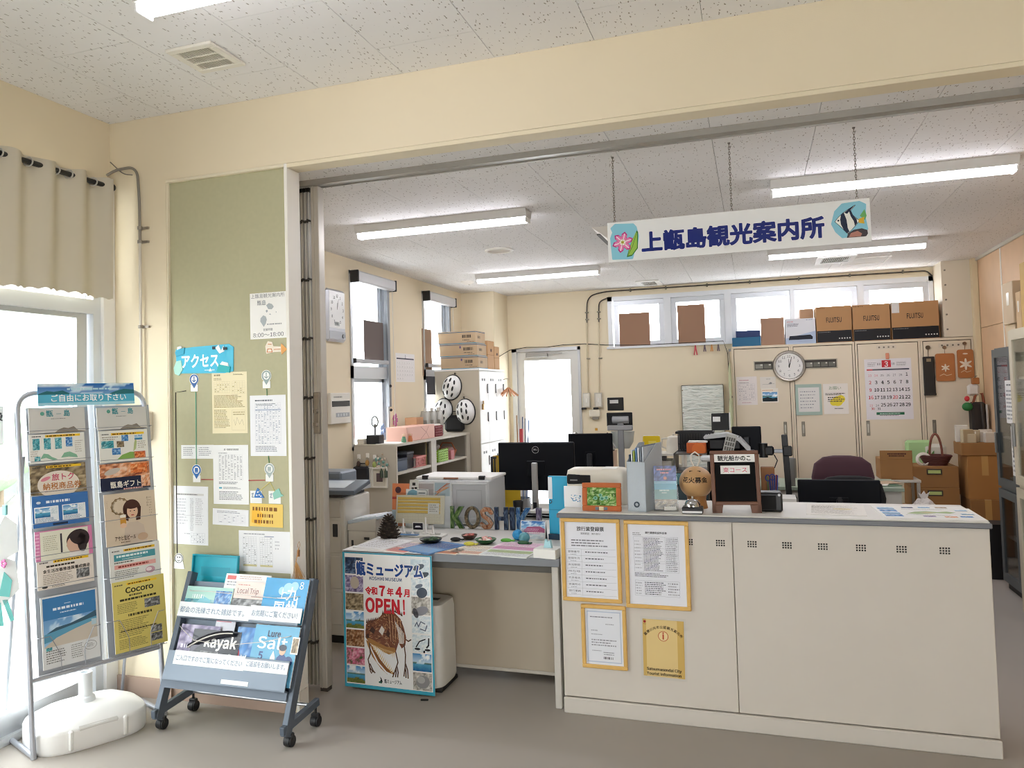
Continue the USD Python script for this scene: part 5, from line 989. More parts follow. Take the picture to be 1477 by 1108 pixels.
for tx, x, y, h, w in (("令和", 132, 490, 42, 72), ("7", 212, 484, 66, 36), ("年", 258, 490, 42, 38), ("4", 308, 484, 66, 36), ("月", 354, 490, 42, 38), ("OPEN", 130, 398, 92, 204), ("！", 340, 398, 92, 52)): s.text(tx, x, y, h, "CF2F3A", 4, "l", 18, fit=w)
# the skeleton head of a big dinosaur, seen from the front left
B1, B2, B3 = "7A4630", "5A3222", "A8743E"
s.poly([(128, 290), (132, 330), (150, 350), (176, 356), (206, 366), (228, 390), (262, 406), (300, 400), (332, 372), (350, 330), (362, 280), (356, 240), (336, 222), (318, 250), (300, 200), (262, 186), (232, 196), (196, 216), (150, 236), (128, 262)], B1, 3)
body_ = Polygon([(132, 292), (136, 326), (176, 350), (206, 362), (228, 386), (262, 400), (298, 394), (328, 368), (345, 330), (356, 280), (350, 244), (330, 240), (312, 262), (298, 204), (262, 192), (196, 222), (150, 242), (132, 264)])
rg = random.Random(12)
for i in range(420):
    x, y = rg.uniform(128, 360), rg.uniform(186, 404)
    if body_.contains(Point(x, y)): q = rg.uniform(-.6, .9); l_, w_ = rg.uniform(5, 15), rg.uniform(1.2, 3.2); s.poly(affinity.translate(affinity.rotate(Polygon([(-l_, 0), (0, -w_), (l_, 0), (0, w_)]), math.degrees(q) - 60 * (x > 250)), x, y), rg.choice(["8E5A3A", "5A3222", "4A2A1E", "A8744A", "C49A6E", "6A3C28", "B98A62"]), 3.2 + .002 * i)
for i in range(13): s.poly([(226 + 9 * i, 388 + 18 * math.sin(i / 12 * math.pi)), (231 + 9 * i, 412 + 14 * math.sin(i / 12 * math.pi)), (237 + 9 * i, 386 + 18 * math.sin(i / 12 * math.pi))], B2, 3)
for i in range(8): s.poly([(132 + 10 * i, 336 + 3.5 * i), (138 + 10 * i, 362 + 2 * i), (143 + 10 * i, 338 + 3.5 * i)], B2, 3)
for i in range(11): s.line([(258 + 8 * i, 392 - i * i * .3), (262 + 8 * i, 330 - i), (268 + 6.5 * i, 250 + i * 3)], 3.4, "B98A66" if i % 2 else B2, 4)
for i in range(9): s.line([(300 + 6 * i, 360 - i * 7), (318 + 4 * i, 300 - i * 4), (322 + 3 * i, 246)], 2.2, "E8E2DA", 4.5)
s.poly([(150, 300), (168, 322), (186, 306), (176, 284)], "3E2218", 5); s.poly([(206, 300), (224, 330), (240, 310), (226, 280)], "E4DCD0", 5); s.poly([(246, 286), (256, 312), (272, 296), (262, 272)], "3E2218", 5); s.poly([(132, 276), (146, 286), (150, 262), (134, 254)], "3E2218", 5)
s.poly([(128, 262), (150, 236), (196, 216), (232, 196), (262, 186), (300, 200), (296, 222), (250, 224), (190, 246), (150, 262)], B3, 5)
for i in range(16): x = 160 + 8.6 * i; y = 232 - 2.6 * i + (i * i) * .04; s.poly([(x, y), (x + 2.6, y - 26 - 8 * math.sin(i)), (x + 6, y - 2)], "D9B77E", 6)
s.poly([(130, 250), (146, 244), (158, 200), (190, 140), (240, 92), (272, 72), (286, 84), (268, 96), (250, 84), (214, 110), (164, 168), (140, 220)], B3, 4); s.poly([(146, 240), (164, 204), (200, 142), (246, 98), (284, 86), (288, 96), (250, 116), (210, 158), (172, 216)], "8A5428", 4.5)
for i in range(13): t_ = i / 12; x, y = 172 + 100 * t_, 206 - 112 * t_; s.poly([(x, y), (x + 14, y + 22), (x + 6, y - 6)], "E2C894", 6)
for q in ([(150, 238), (154, 180), (140, 150), (150, 110), (168, 86)], [(150, 130), (168, 96), (180, 84)], [(146, 120), (152, 92), (160, 80)], [(300, 204), (312, 150), (296, 110), (280, 72)], [(306, 130), (312, 100), (308, 74)], [(300, 120), (300, 96), (296, 74)], [(348, 250), (356, 190), (352, 130), (344, 82)], [(354, 150), (366, 116), (368, 74)], [(352, 140), (356, 104), (356, 76)], [(360, 270), (374, 262), (390, 272)]): s.line(q, 6.5, "3A2A24", 4.6); s.line(q, 2.4, "7A5A48", 5)
s.poly([(204, 40), (216, 34), (222, 44), (216, 60), (206, 70), (212, 54)], "1E2A2E", 4); s.disc(208, 40, 9, "2A5A50", 5, 5); s.text("甑ミュージアム", 232, 40, 22, "22262E", 4, "l", 1, fit=100); s.rows(256, 30, 310, 35, 1, "55555A")
po = T("museum_poster", "cyan-edged museum poster with a dinosaur skeleton hanging down the desk front", "poster", (-1.835, 3.742, .012), rz=-1)
P(po, "sheet", cat(bx(-.2575, .2575, 0, .0015, 0, .70), bx(-.2575, .2575, 0, .12, .7085, .71)), M("EFEEEC", .5))
s.V = [q - [.2575, 0, 0] for q in s.V]; s.put(po, "print", GLOSSY_PRINT, loc=(0, -.0002, 0), rx=90); P(po, "clear_cover", bx(.08, .262, -.004, -.0035, .60, .712), ACRYLIC)
S("floor_stop", "small black rubber chip on the floor in front of the poster", "chip", tf(bx(-.02, .02, -.006, .006, 0, .008, .003), (-1.62, 3.70, 0), rz=12), M("26231F", .8))
# ================================================================ pamphlets and souvenirs on the side desk
def pam(label, x, y, w, h, rz, cols, seed, th=.003, name="pamphlet", z=DT):
    def d(s):
        s.rect(0, 0, s.w, s.h, cols[0], 0)
        for i, c in enumerate(cols[1:]): s.rect(s.w * .04, s.h * (.06 + .9 * i / max(1, len(cols) - 1)), s.w * .96, s.h * (.06 + .9 * (i + .82) / max(1, len(cols) - 1)), c, 1)
        s.rows(s.w * .1, s.h * .1, s.w * .9, s.h * .9, 9, "9A948C", 2, .25)
    return flat_sheet(name, label, "pamphlet", x, y, z, w, h, d, rz, cols[0], th, "pamphlets on the side desk", seed)
pam("white stapled papers at the left front of the side desk", -2.06, 3.80, .21, .27, -10, ["E8E8E8", "DEDFE2"], 1, .010)
pam("pink and white pamphlet beside the white stapled papers", -1.92, 3.775, .20, .27, -16, ["E6DAD2", "D98A84", "C9B8C4"], 2)
pam("blue booklet in the left middle of the side desk", -1.79, 3.80, .22, .29, -22, ["4E7CAE", "6E9CC8", "3E5E92"], 3, .006)
pam("cream and red pamphlet at the front edge, right of the blue booklet", -1.66, 3.765, .21, .15, -4, ["E2D3C0", "C9805E", "D8C7B0"], 4)
pam("small print leaflets pale with red lines in the middle of the side desk", -1.52, 3.79, .20, .22, -8, ["E6DDD0", "D3A58E", "CFC9BE", "E0D2BE"], 5)
pam("green and white pamphlet at the front edge, right of middle", -1.34, 3.765, .26, .16, -6, ["E4E6E2", "DADDDD", "AEC287"], 6, .004)
pam("pink and lilac pamphlet behind the green one", -1.33, 3.92, .25, .20, -6, ["E4D3D8", "CF8AB4", "DDB4CC"], 7, .005)
t = T("tissue_box", "white paper box with a blue tissue at the right front corner of the desk", "box", (-.985, 3.80, DT), rz=-8)
P(t, "body", bx(-.058, .058, -.05, .05, 0, .045, .002), M("E9E7E2", .6)); P(t, "tissue", tf(extr([(-.02, 0), (.022, 0), (.014, .04), (.0, .03), (-.012, .042)], .018), (0, .01, .044), rx=90), M("A9D3DC", .8))
# pinecone-like little tree
t = T("pine_cone", "dark brown pine cone ornament standing at the left back of the side desk", "pine cone", (-1.985, 4.09, DT))
rng = np.random.default_rng(2)
P(t, "core", lathe([(0, 0), (.045, .0), (.05, .03), (.03, .10), (0, .135)], 14), M("2B241D", .9))
for k in range(70):
    z = .008 + .122 * k / 70; r = .052 * (1 - (z / .14) ** 1.4) + .006; a = k * 2.4
    P(t, "scale", tf(bx(-.010 * (1 - z * 4), .010 * (1 - z * 4), 0, .026, -.0025, .0025), (math.cos(a) * (r - .012), math.sin(a) * (r - .012), z), rz=math.degrees(a) - 90, rx=24), M("3B3026", .9))
def dish(label, x, y, r, col, stuff, seed):
    t = T("souvenir_dish", label, "dish", (x, y, DT), group="little dishes of souvenirs on the side desk")
    P(t, "dish", lathe([(0, .003), (r * .6, .003), (r * .95, .018), (r, .026), (r * .9, .024), (r * .6, .008), (0, .007)][::-1], 24), M(col, .4), smooth=50)
    rg = random.Random(seed)
    for i in range(9): P(t, "souvenir", ball(r * rg.uniform(.16, .26), (r * rg.uniform(-.5, .5), r * rg.uniform(-.5, .5), .018 + rg.uniform(0, .008)), (1, rg.uniform(.6, 1), .7), 1), M(rg.choice(stuff), .6))
dish("black round dish of green souvenirs on the left of the side desk", -1.70, 4.02, .062, "1F231F", ["3E5A3A", "2A3A2E", "7A8A6A"], 1)
dish("green woven dish of pink and white sweets in the middle of the side desk", -1.40, 4.07, .058, "2F5A34", ["D98A86", "E6B0A8", "EDE3DC"], 2)
dish("small brown dish of red sweets behind the blue booklet", -1.53, 4.17, .045, "4A352A", ["C96A62", "D98F86"], 3)
dish("small green dish of leaf-shaped charms at the back right of the side desk", -1.255, 4.22, .04, "3E7A3A", ["5FA048", "7AB85E"], 4)
for lb, x, y, c in (("black fish-shaped souvenir on the side desk", -1.585, 4.10, "1E1E20"), ("yellow-green felt charm near the green woven dish", -1.465, 3.99, "C9C24A"), ("bright green felt charm behind the pink pamphlet", -1.30, 4.12, "5FA843"), ("dark green felt charm at the right of the side desk", -1.19, 4.07, "2E5A3A")):
    t = T("felt_charm", lb, "souvenir", (x, y, DT)); P(t, "body", ball(.024, (0, 0, .011), (1.3, .8, .46), 2), M(c, .8)); P(t, "tail", tf(extr([(0, -.004), (.02, -.014), (.02, .014), (0, .004)], .006), (.026, 0, .008)), M(c, .8))
# white tray with tiny white models in front of the calendar board
t = T("model_tray", "white board with tiny white lighthouse and ship models on the side desk", "display", (-1.86, 4.21, DT))
P(t, "tray", bx(-.155, .165, -.05, .05, 0, .012, .002), M("DEDCD6", .5)); P(t, "blue_sea", bx(-.10, .02, -.055, -.02, .012, .014), M("4A7AA8", .5))
for x, h in ((-.09, .085), (.05, .095), (.095, .05)): P(t, "tower_model", cat(cyl((x, 0, .012), (x, 0, .012 + h), .007, 10, .004), cyl((x, 0, .012), (x, 0, .02), .02, 10)), M("E6E5E2", .5), smooth=40)
for x in (-.05, .0, .13): P(t, "boat_model", tf(loft([[(a * s_, b * s_, z) for a, b, _ in sq(.02, .008, 0, 2)] for s_, z in ((.7, 0), (1, .012), (.95, .014))]), (x, -.015, .013)), M("CFCFCB", .5))
t = T("photo_card", "small black photo card with a white ship in front of the yellow calendar board", "card", (-1.873, 4.245, DT + .012))
P(t, "card", bx(-.034, .034, 0, .003, 0, .06), M("E9E9E6", .6)); P(t, "dark_photo", bx(-.03, .03, -.0008, 0, .018, .056), M("1F1B2A", .4)); P(t, "white_ship", tf(extr([(-.02, .002), (.02, .004), (.012, .012), (-.014, .012)], .0006), (0, -.0008, .028), rx=90), M("E3E3E6", .5))
t = T("clear_stand", "clear acrylic stand holding a sheet of yellow ruled lines on the side desk", "display stand", (-1.945, 4.44, DT), rx=-8)
P(t, "sheet", bx(-.165, .155, 0, .002, .03, .20), M("D9D3BF", .6)); s = Sheet(320, 170, None, 3)
for i in range(5): s.rect(10, 62 + 20 * i, 292, 77 + 20 * i, "DDBB62", 1); s.line([(10, 61 + 20 * i), (120, 63 + 20 * i + 3 * (i % 2)), (292, 61 + 20 * i)], 1.6, "6A5A34", 2)
s.rect(212, 60, 286, 124, "DDDCD6", 3); s.rows(222, 70, 278, 118, 4, "8A8A86", 4); s.grid(10, 8, 292, 56, 8, 3, .6, "B4AE9C", 1); s.put(t, "ruled_print", loc=(-.165, -.0002, .03), rx=90); P(t, "acrylic", cat(bx(-.17, .16, -.004, -.002, 0, .215), bx(-.17, .16, -.004, .08, 0, .003)), ACRYLIC)
t = T("flyer_rack", "orange and white flyers in an acrylic holder at the side desk's back corner", "flyer holder", (-2.07, 4.505, DT))
P(t, "orange_flyer", tf(bx(-.095, .02, 0, .003, .0, .262), rx=-5), M("E0875A", .6)); P(t, "red_band", tf(bx(-.095, .02, -.001, 0, .165, .18), rx=-5), M("B8443A", .6)); P(t, "round_photo", tf(cyl((-.055, -.0005, .222), (-.055, -.0015, .222), .02, 18), rx=-5), M("4A2A3A", .5)); P(t, "lower_sheet", tf(bx(-.095, -.055, -.002, -.001, .0, .10), rx=-5), M("B4CBD8", .6)); P(t, "black_white_sheet", tf(bx(.022, .08, .004, .007, .0, .285), rx=-5, ry=0), M("D9D9D4", .6)); P(t, "dark_marks", tf(cat(bx(.04, .06, .003, .004, .25, .268), bx(.034, .05, .003, .004, .22, .238), bx(.055, .072, .003, .004, .225, .24)), rx=-5), M("2A2A2A", .6)); P(t, "holder", bx(-.10, .09, -.012, -.010, 0, .09), ACRYLIC)
t = T("wave_card", "pale card with blue waves and a rounded frame behind the ruled sheet", "card", (-1.985, 4.475, DT), rx=-6)
P(t, "card", bx(-.075, .075, 0, .003, 0, .232, .001), M("E3E6E4", .6)); P(t, "wave_print", tf(extr([(-.07, .0), (.0, 0), (.0, .035), (-.03, .045), (-.06, .03)], .0008), (0, -.0004, .186), rx=90), M("7FB1C6", .6)); P(t, "frame_line", tf(tube([(.0, .0, .228), (.06, 0, .228), (.068, 0, .22), (.068, 0, .17)], .0016, 5), (0, -.001, 0)), M("3A4A54", .6)); P(t, "text_rows", cat(bx(.01, .055, -.0008, 0, .206, .212), bx(.015, .05, -.0008, 0, .192, .196)), M("6A7276", .6))
t = T("art_flyer", "flyer with a pale blue picture crossed by orange strokes standing behind the ruled sheet", "flyer", (-1.825, 4.50, DT), rx=-5)
P(t, "flyer", bx(-.06, .055, 0, .003, 0, .275), M("D6DADC", .6)); s = Sheet(100, 80, None, 2); s.rect(0, 0, 100, 80, "A9BCC6", 0)
for i in range(9): s.line([(s.rnd.uniform(0, 30), s.rnd.uniform(0, 30)), (s.rnd.uniform(30, 60), s.rnd.uniform(20, 50)), (s.rnd.uniform(70, 100), s.rnd.uniform(50, 80))], s.rnd.uniform(2, 5), s.rnd.choice(["D9956A", "C9785A", "E3B48E"]), 1)
s.put(t, "picture", loc=(-.052, -.0002, .19), rx=90)
# photo letters K O S H I K I standing at the back of the desk
for i, (ch, x, pal, lb) in enumerate((("K", -1.725, "green", "first, beside the ruled sheet"), ("O", -1.632, "rock", "second, a round ring"), ("S", -1.538, "food", "third, reddish"), ("H", -1.444, "dark", "fourth, blue"), ("I", -1.376, "dark", "fifth, narrow and dark"), ("K", -1.308, "blue", "sixth, blue"), ("I", -1.215, "purple", "last, beside the turquoise folder"))):
    t = T("photo_letter", f"standing photo letter {ch} on the side desk, {lb}", "letter", (x, 4.50, DT - .0), group="standing photo letters spelling the island's name")
    w = .075 if ch != "I" else .04
    g = dict(K=Polygon([(0, 0), (.02, 0), (.02, .045), (.05, 0), (.078, 0), (.042, .06), (.078, .118), (.05, .118), (.02, .07), (.02, .118), (0, .118)]), O=affinity.scale(Point(.042, .06).buffer(1, 16), .043, .06).difference(affinity.scale(Point(.042, .06).buffer(1, 16), .025, .042)), S=LineString([(.066, .088), (.054, .104), (.032, .106), (.016, .092), (.022, .070), (.050, .052), (.064, .032), (.054, .013), (.03, .011), (.012, .026)]).buffer(.0115), H=Polygon([(0, 0), (.022, 0), (.022, .048), (.052, .048), (.052, 0), (.074, 0), (.074, .118), (.052, .118), (.052, .068), (.022, .068), (.022, .118), (0, .118)]), I=Polygon([(.006, 0), (.034, 0), (.034, .118), (.006, .118)]))[ch]
    g = affinity.scale(g, 1.13, 1.12, origin=(w / 2, 0)); g = affinity.translate(g, -w / 2, 0 if ch != "S" else 0.0003)
    b0 = tf(extr(g, .018), (0, .009, 0), rx=90); P(t, "letter_body", b0, M("4A5A5E", .5))
    m = extr(g, .0006).subdivide().subdivide().subdivide(); v, f = np.asarray(m.vertices), np.asarray(m.faces)
    c = picture(pal, v[:, 0] / .08 + .5, v[:, 1] / .12, i) * .55
    s = Sheet(10, 10); s.V, s.F, s.C = [v + [0, 0, .0092]], [f], [c.reshape(-1, 3)]; s.put(t, "photo_print", loc=(0, 0, 0), rx=90)
# turquoise folder and a small calendar at the desk's right back
t = T("ring_folder", "tall turquoise ring folder with a white spine label standing between desk and counter", "folder", (-1.035, 4.26, DT), rz=-6)
P(t, "cover", bx(-.055, .055, -.012, .012, .03, .345, .002), M("1FA5CF", .4)); P(t, "spine_label", bx(-.0555, -.032, -.0135, -.012, .22, .34), M("E6EAEE", .6)); P(t, "ring", tf(lathe([(.006, 0), (.010, 0), (.010, .002), (.006, .002)], 14), (-.044, -.0122, .205), rx=90), M("3A4A54", .4, .6)); P(t, "elastic", bx(-.055, .055, -.0128, -.012, .16, .164), M("1689AE", .5)); P(t, "stand_box", bx(-.06, .06, -.02, .06, 0, .03, .002), M("23445E", .5))
t = T("desk_calendar", "small tent calendar with a blue and pink picture on the side desk", "calendar", (-1.175, 4.215, DT))
P(t, "front", tf(bx(-.075, .068, 0, .002, 0, .105), rx=-14), M("E9E8E6", .6)); s = Sheet(143, 105, None, 4); s.pic(4, 52, 139, 101, "cloudsea", 2, 1, (14, 8)); s.poly([(20, 52), (40, 70), (110, 74), (139, 60), (139, 40), (20, 40)], "A95A7E", 2); s.rows(10, 30, 130, 62, 4, "D9A8C0", 3, .5); s.pic(4, 4, 139, 36, "pale", 3, 1, (10, 5)); s.put(t, "picture", loc=(-.075, -.0003, 0), rx=76); P(t, "back", tf(bx(-.075, .068, 0, .002, 0, .105), (0, .05, 0), rx=14), M("6A6E74", .6))
S("blue_paper_star", "crumpled bright blue paper on the side desk before the small calendar", "paper", tf(trimesh.creation.icosphere(subdivisions=1, radius=.03), (-1.255, 4.19, DT + .03), s=None), M("2F96D0", .6))
t = T("glass_ornament", "teal glass ornament at the foot of the small calendar", "ornament", (-1.20, 4.13, DT)); P(t, "body", ball(.03, (0, 0, .028), (1, .7, .95), 2), M("5E9AA4", .2), smooth=True); P(t, "foot", cyl((0, 0, 0), (0, 0, .006), .024, 16), M("3E6A74", .3))

# ================================================================ left office wall
t = T("wall_clock", "silver square wall clock half hidden by the folded gate", "clock", (XLO, 5.63, 1.975))
P(t, "case", bx(0, .04, -.145, .145, 0, .425, .02), M("C3C5CA", .35, .3)); P(t, "face", bx(.04, .042, -.125, .125, .11, .405, .001), M("E6E6E4", .3)); P(t, "base_strip", bx(.04, .044, -.13, .13, .02, .085, .002), M("A9ABB0", .35, .3)); P(t, "dial_knob", cyl((.044, .09, .05), (.052, .09, .05), .018, 16), M("8A8C90", .3, .5))
s = Sheet(250, 295)
for i in range(12): a = math.radians(90 - 30 * (i + 1)); s.text(str(i + 1), 125 + 96 * math.cos(a), 150 + 112 * math.sin(a) - 12, 30, "2A2A2C", 1, "c", 1)
s.line([(125, 150), (132, 205)], 5, "1E1E20", 2); s.line([(125, 150), (150, 240)], 3.5, "1E1E20", 2); s.rect(80, 18, 160, 52, "B9BDBA", 1); s.rows(88, 26, 150, 46, 1, "55585A", 2, .9)
s.put(t, "dial_print", loc=(.0421, -.125, .11), rz=90, rx=90)
t = T("control_panel", "white wall control panel with a dark display below the square clock", "control panel", (XLO, 5.68, 1.315))
P(t, "case", bx(0, .035, -.165, .155, 0, .25, .006), M("E3DED3", .5)); P(t, "display", bx(.035, .037, -.15, .14, .14, .185, .001), M("23242A", .25)); P(t, "button_strip", bx(.035, .037, -.09, .13, .055, .09, .001), M("A9ADB0", .4)); P(t, "button", cat([bx(.037, .039, -.07 + .045 * i, -.045 + .045 * i, .062, .083) for i in range(4)]), M("C9CCCE", .4)); s = Sheet(200, 24); s.rows(0, 4, 150, 20, 1, "9A968E", 1, .8); s.put(t, "lettering", loc=(.0352, -.12, .205), rz=90, rx=90)
for i, (a, b, z0, z1) in enumerate((W1, W2)):
    t = T("roller_blind", ("grey roller blind cassette with black ends over the nearer office window", "grey roller blind cassette with black ends over the farther office window")[i], "roller blind", (XLO + .012, 0, 0))
    P(t, "cassette", bx(0, .075, a + .02, b + .03, z1 - .10, z1 - .005, .012), M("C6C6C8", .4)); P(t, "end_cap", bx(-.002, .08, a, a + .02, z1 - .105, z1 - .002, .006), M("1F1F21", .5)); P(t, "end_cap", bx(-.002, .08, b + .03, b + .04, z1 - .105, z1 - .002, .004), M("2A2A2C", .5))
    P(t, "bottom_bar", bx(.012, .035, a + .02, b - .07, 1.815, 1.85, .006), M("B9BBBE", .4)); P(t, "bar_end", bx(.010, .038, a + .005, a + .02, 1.812, 1.853, .003), M("252527", .5))
    P(t, "side_guide", bx(0, .02, b - .05, b - .005, 1.83 if i else z0 + .35, z1 - .1), M("8E9298", .4, .3)); P(t, "pull_cord", tube(arc([(.04, b + .02, z1 - .1), (.04, b + .025, 2.1 if i else 1.5), (.02, b + .05, 1.9 if i else 1.25)], .05), .0025, 5), M("D9D9D6", .6))
    for z in ((1.95, 1.86) if i else (1.62, 1.40)): P(t, "cord_clip", ball(.014, (.024, b - .03, z), (1, 1, 1), 1), M("1F1F21", .5))
S("cardboard_sheet", "dark grey cardboard propped in the upper pane of the nearer office window", "cardboard", tf(bx(0, .005, 6.19, 6.57, 1.855, 2.20), (XLO - .015, 0, 0)), M("6F635E", .8))
S("cardboard_sheet", "brown cardboard propped in the farther office window beside the long cartons", "cardboard", bx(XLO + .0, XLO + .006, 7.44, 7.68, 1.72, 2.21), M("9A7F68", .8))
S("dark_board", "dark grey panel at the foot of the farther office window", "panel", bx(XLO + .014, XLO + .02, 7.50, 7.72, 1.53, 1.72), M("3A3A40", .6))
def wcal(s): s.rect(0, 0, s.w, s.h, "E9E6E4", 0); s.text("3", s.w / 2, 232, 38, "4A4A54", 2, "c", 1); s.rect(20, 218, s.w - 20, 230, "4A4A56", 1); s.grid(24, 20, s.w - 24, 210, 7, 5, .8, "C4C0BE", 1); [s.text(str(k + 1), 30 + (k % 7) * (s.w - 48) / 7, 178 - (k // 7) * 38, 16, "8A8684", 2) for k in range(31)]
wall_sheet("wall_calendar", "small white calendar sheet on the wall between the two office windows", "calendar", 6.80, 7.24, 1.66, 1.935, XLO, wcal, facing="x", seed=2)

# ================================================================ low shelving along the left wall
SH = M("BDB6A8", .5); SHI = M("8E877A", .6)
sx0, sx1, sy0, sym, sy1, sz = XLO + .004, -2.79, 5.92, 6.765, 7.70, 1.13
for lb, a, b in (("grey steel open shelf unit by the nearer office window, key rings on its side", sy0, sym), ("grey steel open shelf unit against the lockers, green basket inside", sym, sy1)):
    t = T("shelf_unit", lb, "shelf", (0, 0, 0))
    for nm, m in (("side_panel", bx(sx0, sx1, a, a + .02, 0, sz - .02, .001)), ("side_panel", bx(sx0, sx1, b - .03, b - .002, 0, sz - .02, .001)), ("back_panel", bx(sx0, sx0 + .01, a + .02, b - .03, .02, sz - .02)), ("top_panel", bx(sx0, sx1 + .004, a, b - .002, sz - .02, sz, .001)), ("shelf_board", bx(sx0 + .01, sx1 - .005, a + .02, b - .03, .875, .895, .001)), ("shelf_board", bx(sx0 + .01, sx1 - .005, a + .02, b - .03, .60, .62, .001)), ("shelf_board", bx(sx0 + .01, sx1 - .005, a + .02, b - .03, .02, .05, .001)), ("front_post", bx(sx1 - .02, sx1, b - .10, b - .03, .05, sz - .02, .001))): P(t, nm, m, SHI if nm == "back_panel" else SH)
def thingbox(name, label, catn, x0, x1, y0, y1, z0, z1, col, lid=None, mark=None):
    t = T(name, label, catn, ((x0 + x1) / 2, (y0 + y1) / 2, z0)); a, b, h = (x1 - x0) / 2, (y1 - y0) / 2, z1 - z0
    P(t, "body", bx(-a, a, -b, b, 0, h * (.86 if lid else 1), .003), M(col, .6))
    if lid: P(t, "lid", bx(-a - .003, a + .003, -b - .003, b + .003, h * .86, h, .003), M(lid, .6))
    if mark: P(t, "label_patch", cat(bx(a - .001, a + .0015, -b * .5, b * .4, h * .3, h * .62)), M(mark, .6))
    return t
thingbox("storage_box", "dark blue box with a pale blue lower tray in the nearer shelf unit", "box", -3.05, -2.83, 5.99, 6.22, .895, 1.0, "3A4A62", "2A3448")
thingbox("document_tray", "pale blue document tray in the nearer shelf unit", "tray", -2.90, -2.80, 6.0, 6.24, .80 - .18, .75, "A9BED2", None)
thingbox("document_stack", "stack of dark files in the nearer shelf unit", "files", -3.10, -2.85, 6.26, 6.40, .895, 1.04, "33333A", "6A6E78")
t = T("pink_basket", "pink plastic lattice basket in the nearer shelf unit", "basket", (-2.90, 6.50, .895))
P(t, "rim", cat(bx(-.08, .08, -.115, -.105, .08, .095), bx(-.08, .08, .105, .115, .08, .095), bx(-.08, -.07, -.105, .105, .08, .095), bx(.07, .08, -.105, .105, .08, .095)), M("D98A86", .5)); P(t, "lattice", cat([bx(.07, .078, -.10 + .024 * i, -.088 + .024 * i, .006, .08) for i in range(9)] + [bx(.07, .078, -.105, .105, .02, .028), bx(.07, .078, -.105, .105, .05, .058)]), M("D98A86", .5)); P(t, "tray_floor", bx(-.08, .08, -.115, .115, 0, .006), M("C97A76", .5)); P(t, "papers", bx(-.06, .06, -.09, .09, .006, .07), M("D9CFC6", .7))
for i, (y, h, c) in enumerate(((6.62, .20, "5A5548"), (6.645, .21, "8A7A4A"), (6.67, .19, "4A4A44"))): S("file_binder", f"dark file binder standing at the end of the nearer shelf, {('left', 'middle', 'right')[i]} of three", "binder", bx(-3.1, -2.83, y - .011, y + .011, .895, .895 + h, .002), M(c, .6), group="binders at the end of the nearer shelf")
t = T("green_basket", "lime green plastic basket in the farther shelf unit", "basket", (-2.90, 6.99, .895))
P(t, "lattice", cat([bx(.085, .093, -.12, .12, .008 + .022 * i, .022 + .022 * i) for i in range(5)] + [bx(-.09, .09, -.125, -.117, .008 + .022 * i, .022 + .022 * i) for i in range(5)] + [bx(.085, .093, -.12 + .04 * i, -.11 + .04 * i, .0, .12) for i in range(7)]), M("9CC93A", .5)); P(t, "tray_floor", bx(-.09, .09, -.12, .12, 0, .006), M("8AB534", .5)); P(t, "contents", bx(-.085, .08, -.11, .11, .006, .09, .01), M("C9D98A", .7))
t = T("wicker_basket", "orange wicker basket heaped with cloth in the farther shelf unit", "basket", (-2.92, 7.38, .895)); P(t, "bowl", lathe([(0, 0), (.07, 0), (.10, .08), (.094, .08), (.066, .008), (0, .008)], 18), M("B5623A", .7)); P(t, "handle", tube([(-.09, 0, .075), (-.05, 0, .15), (.05, 0, .15), (.09, 0, .075)], .006, 6), M("B5623A", .7)); P(t, "cloth", ball(.075, (0, 0, .075), (1, 1, .6), 2), M("B9908A", .8))
thingbox("pink_packet", "dusty pink packet beside the wicker basket in the farther shelf unit", "packet", -2.88, -2.80, 7.18, 7.27, .895, .985, "B56A6E")
t = T("cloth_bundle", "grey and white cloth bundle at the back of the farther shelf", "bundle", (-3.05, 7.2, .895)); P(t, "fold", ball(.09, (0, 0, .06), (1, 1.4, .66), 2), M("A9A29C", .8)); P(t, "fold", ball(.07, (.03, .05, .12), (1, 1.2, .5), 2), M("C9C4C0", .8))
# on top
t = T("gift_box", "pink wrapped gift box with a folded paper front lying on the shelf top", "gift box", (-2.93, 6.55, sz)); P(t, "wrapped_box", bx(-.10, .10, -.32, .30, 0, .125, .004), M("E3B4A4", .6)); P(t, "paper_fold", cat(tf(extr(union_all([LineString([(-.02, .01), (.10, .062), (-.02, .115)]).buffer(.0022), LineString([(.10, .062), (.16, .01)]).buffer(.0018), LineString([(.10, .062), (.16, .115)]).buffer(.0018)]), .0015), (.0995, 0, 0), rx=90, rz=90)), M("B9847A", .6)); P(t, "tag", bx(.0995, .102, -.27, -.22, .0, .065), M("C9583E", .6))
t = T("red_basket", "dark red plastic basket on the shelf top beside the gift box", "basket", (-2.95, 7.05, sz)); P(t, "front_lattice", cat([bx(-.08, .08, -.10, -.094, .01 + .024 * i, .024 + .024 * i) for i in range(4)]), M("8E2A30", .5)); P(t, "lattice", cat([bx(.076, .084, -.10, .10, .01 + .024 * i, .024 + .024 * i) for i in range(4)] + [bx(.076, .084, -.10 + .03 * i, -.09 + .03 * i, 0, .105) for i in range(7)]), M("8E2A30", .5)); P(t, "tray_floor", bx(-.08, .08, -.1, .1, 0, .006), M("8E2A30", .5)); P(t, "white_cloth", bx(-.07, .07, -.09, .09, .09, .118, .01), M("E0DCD4", .8))
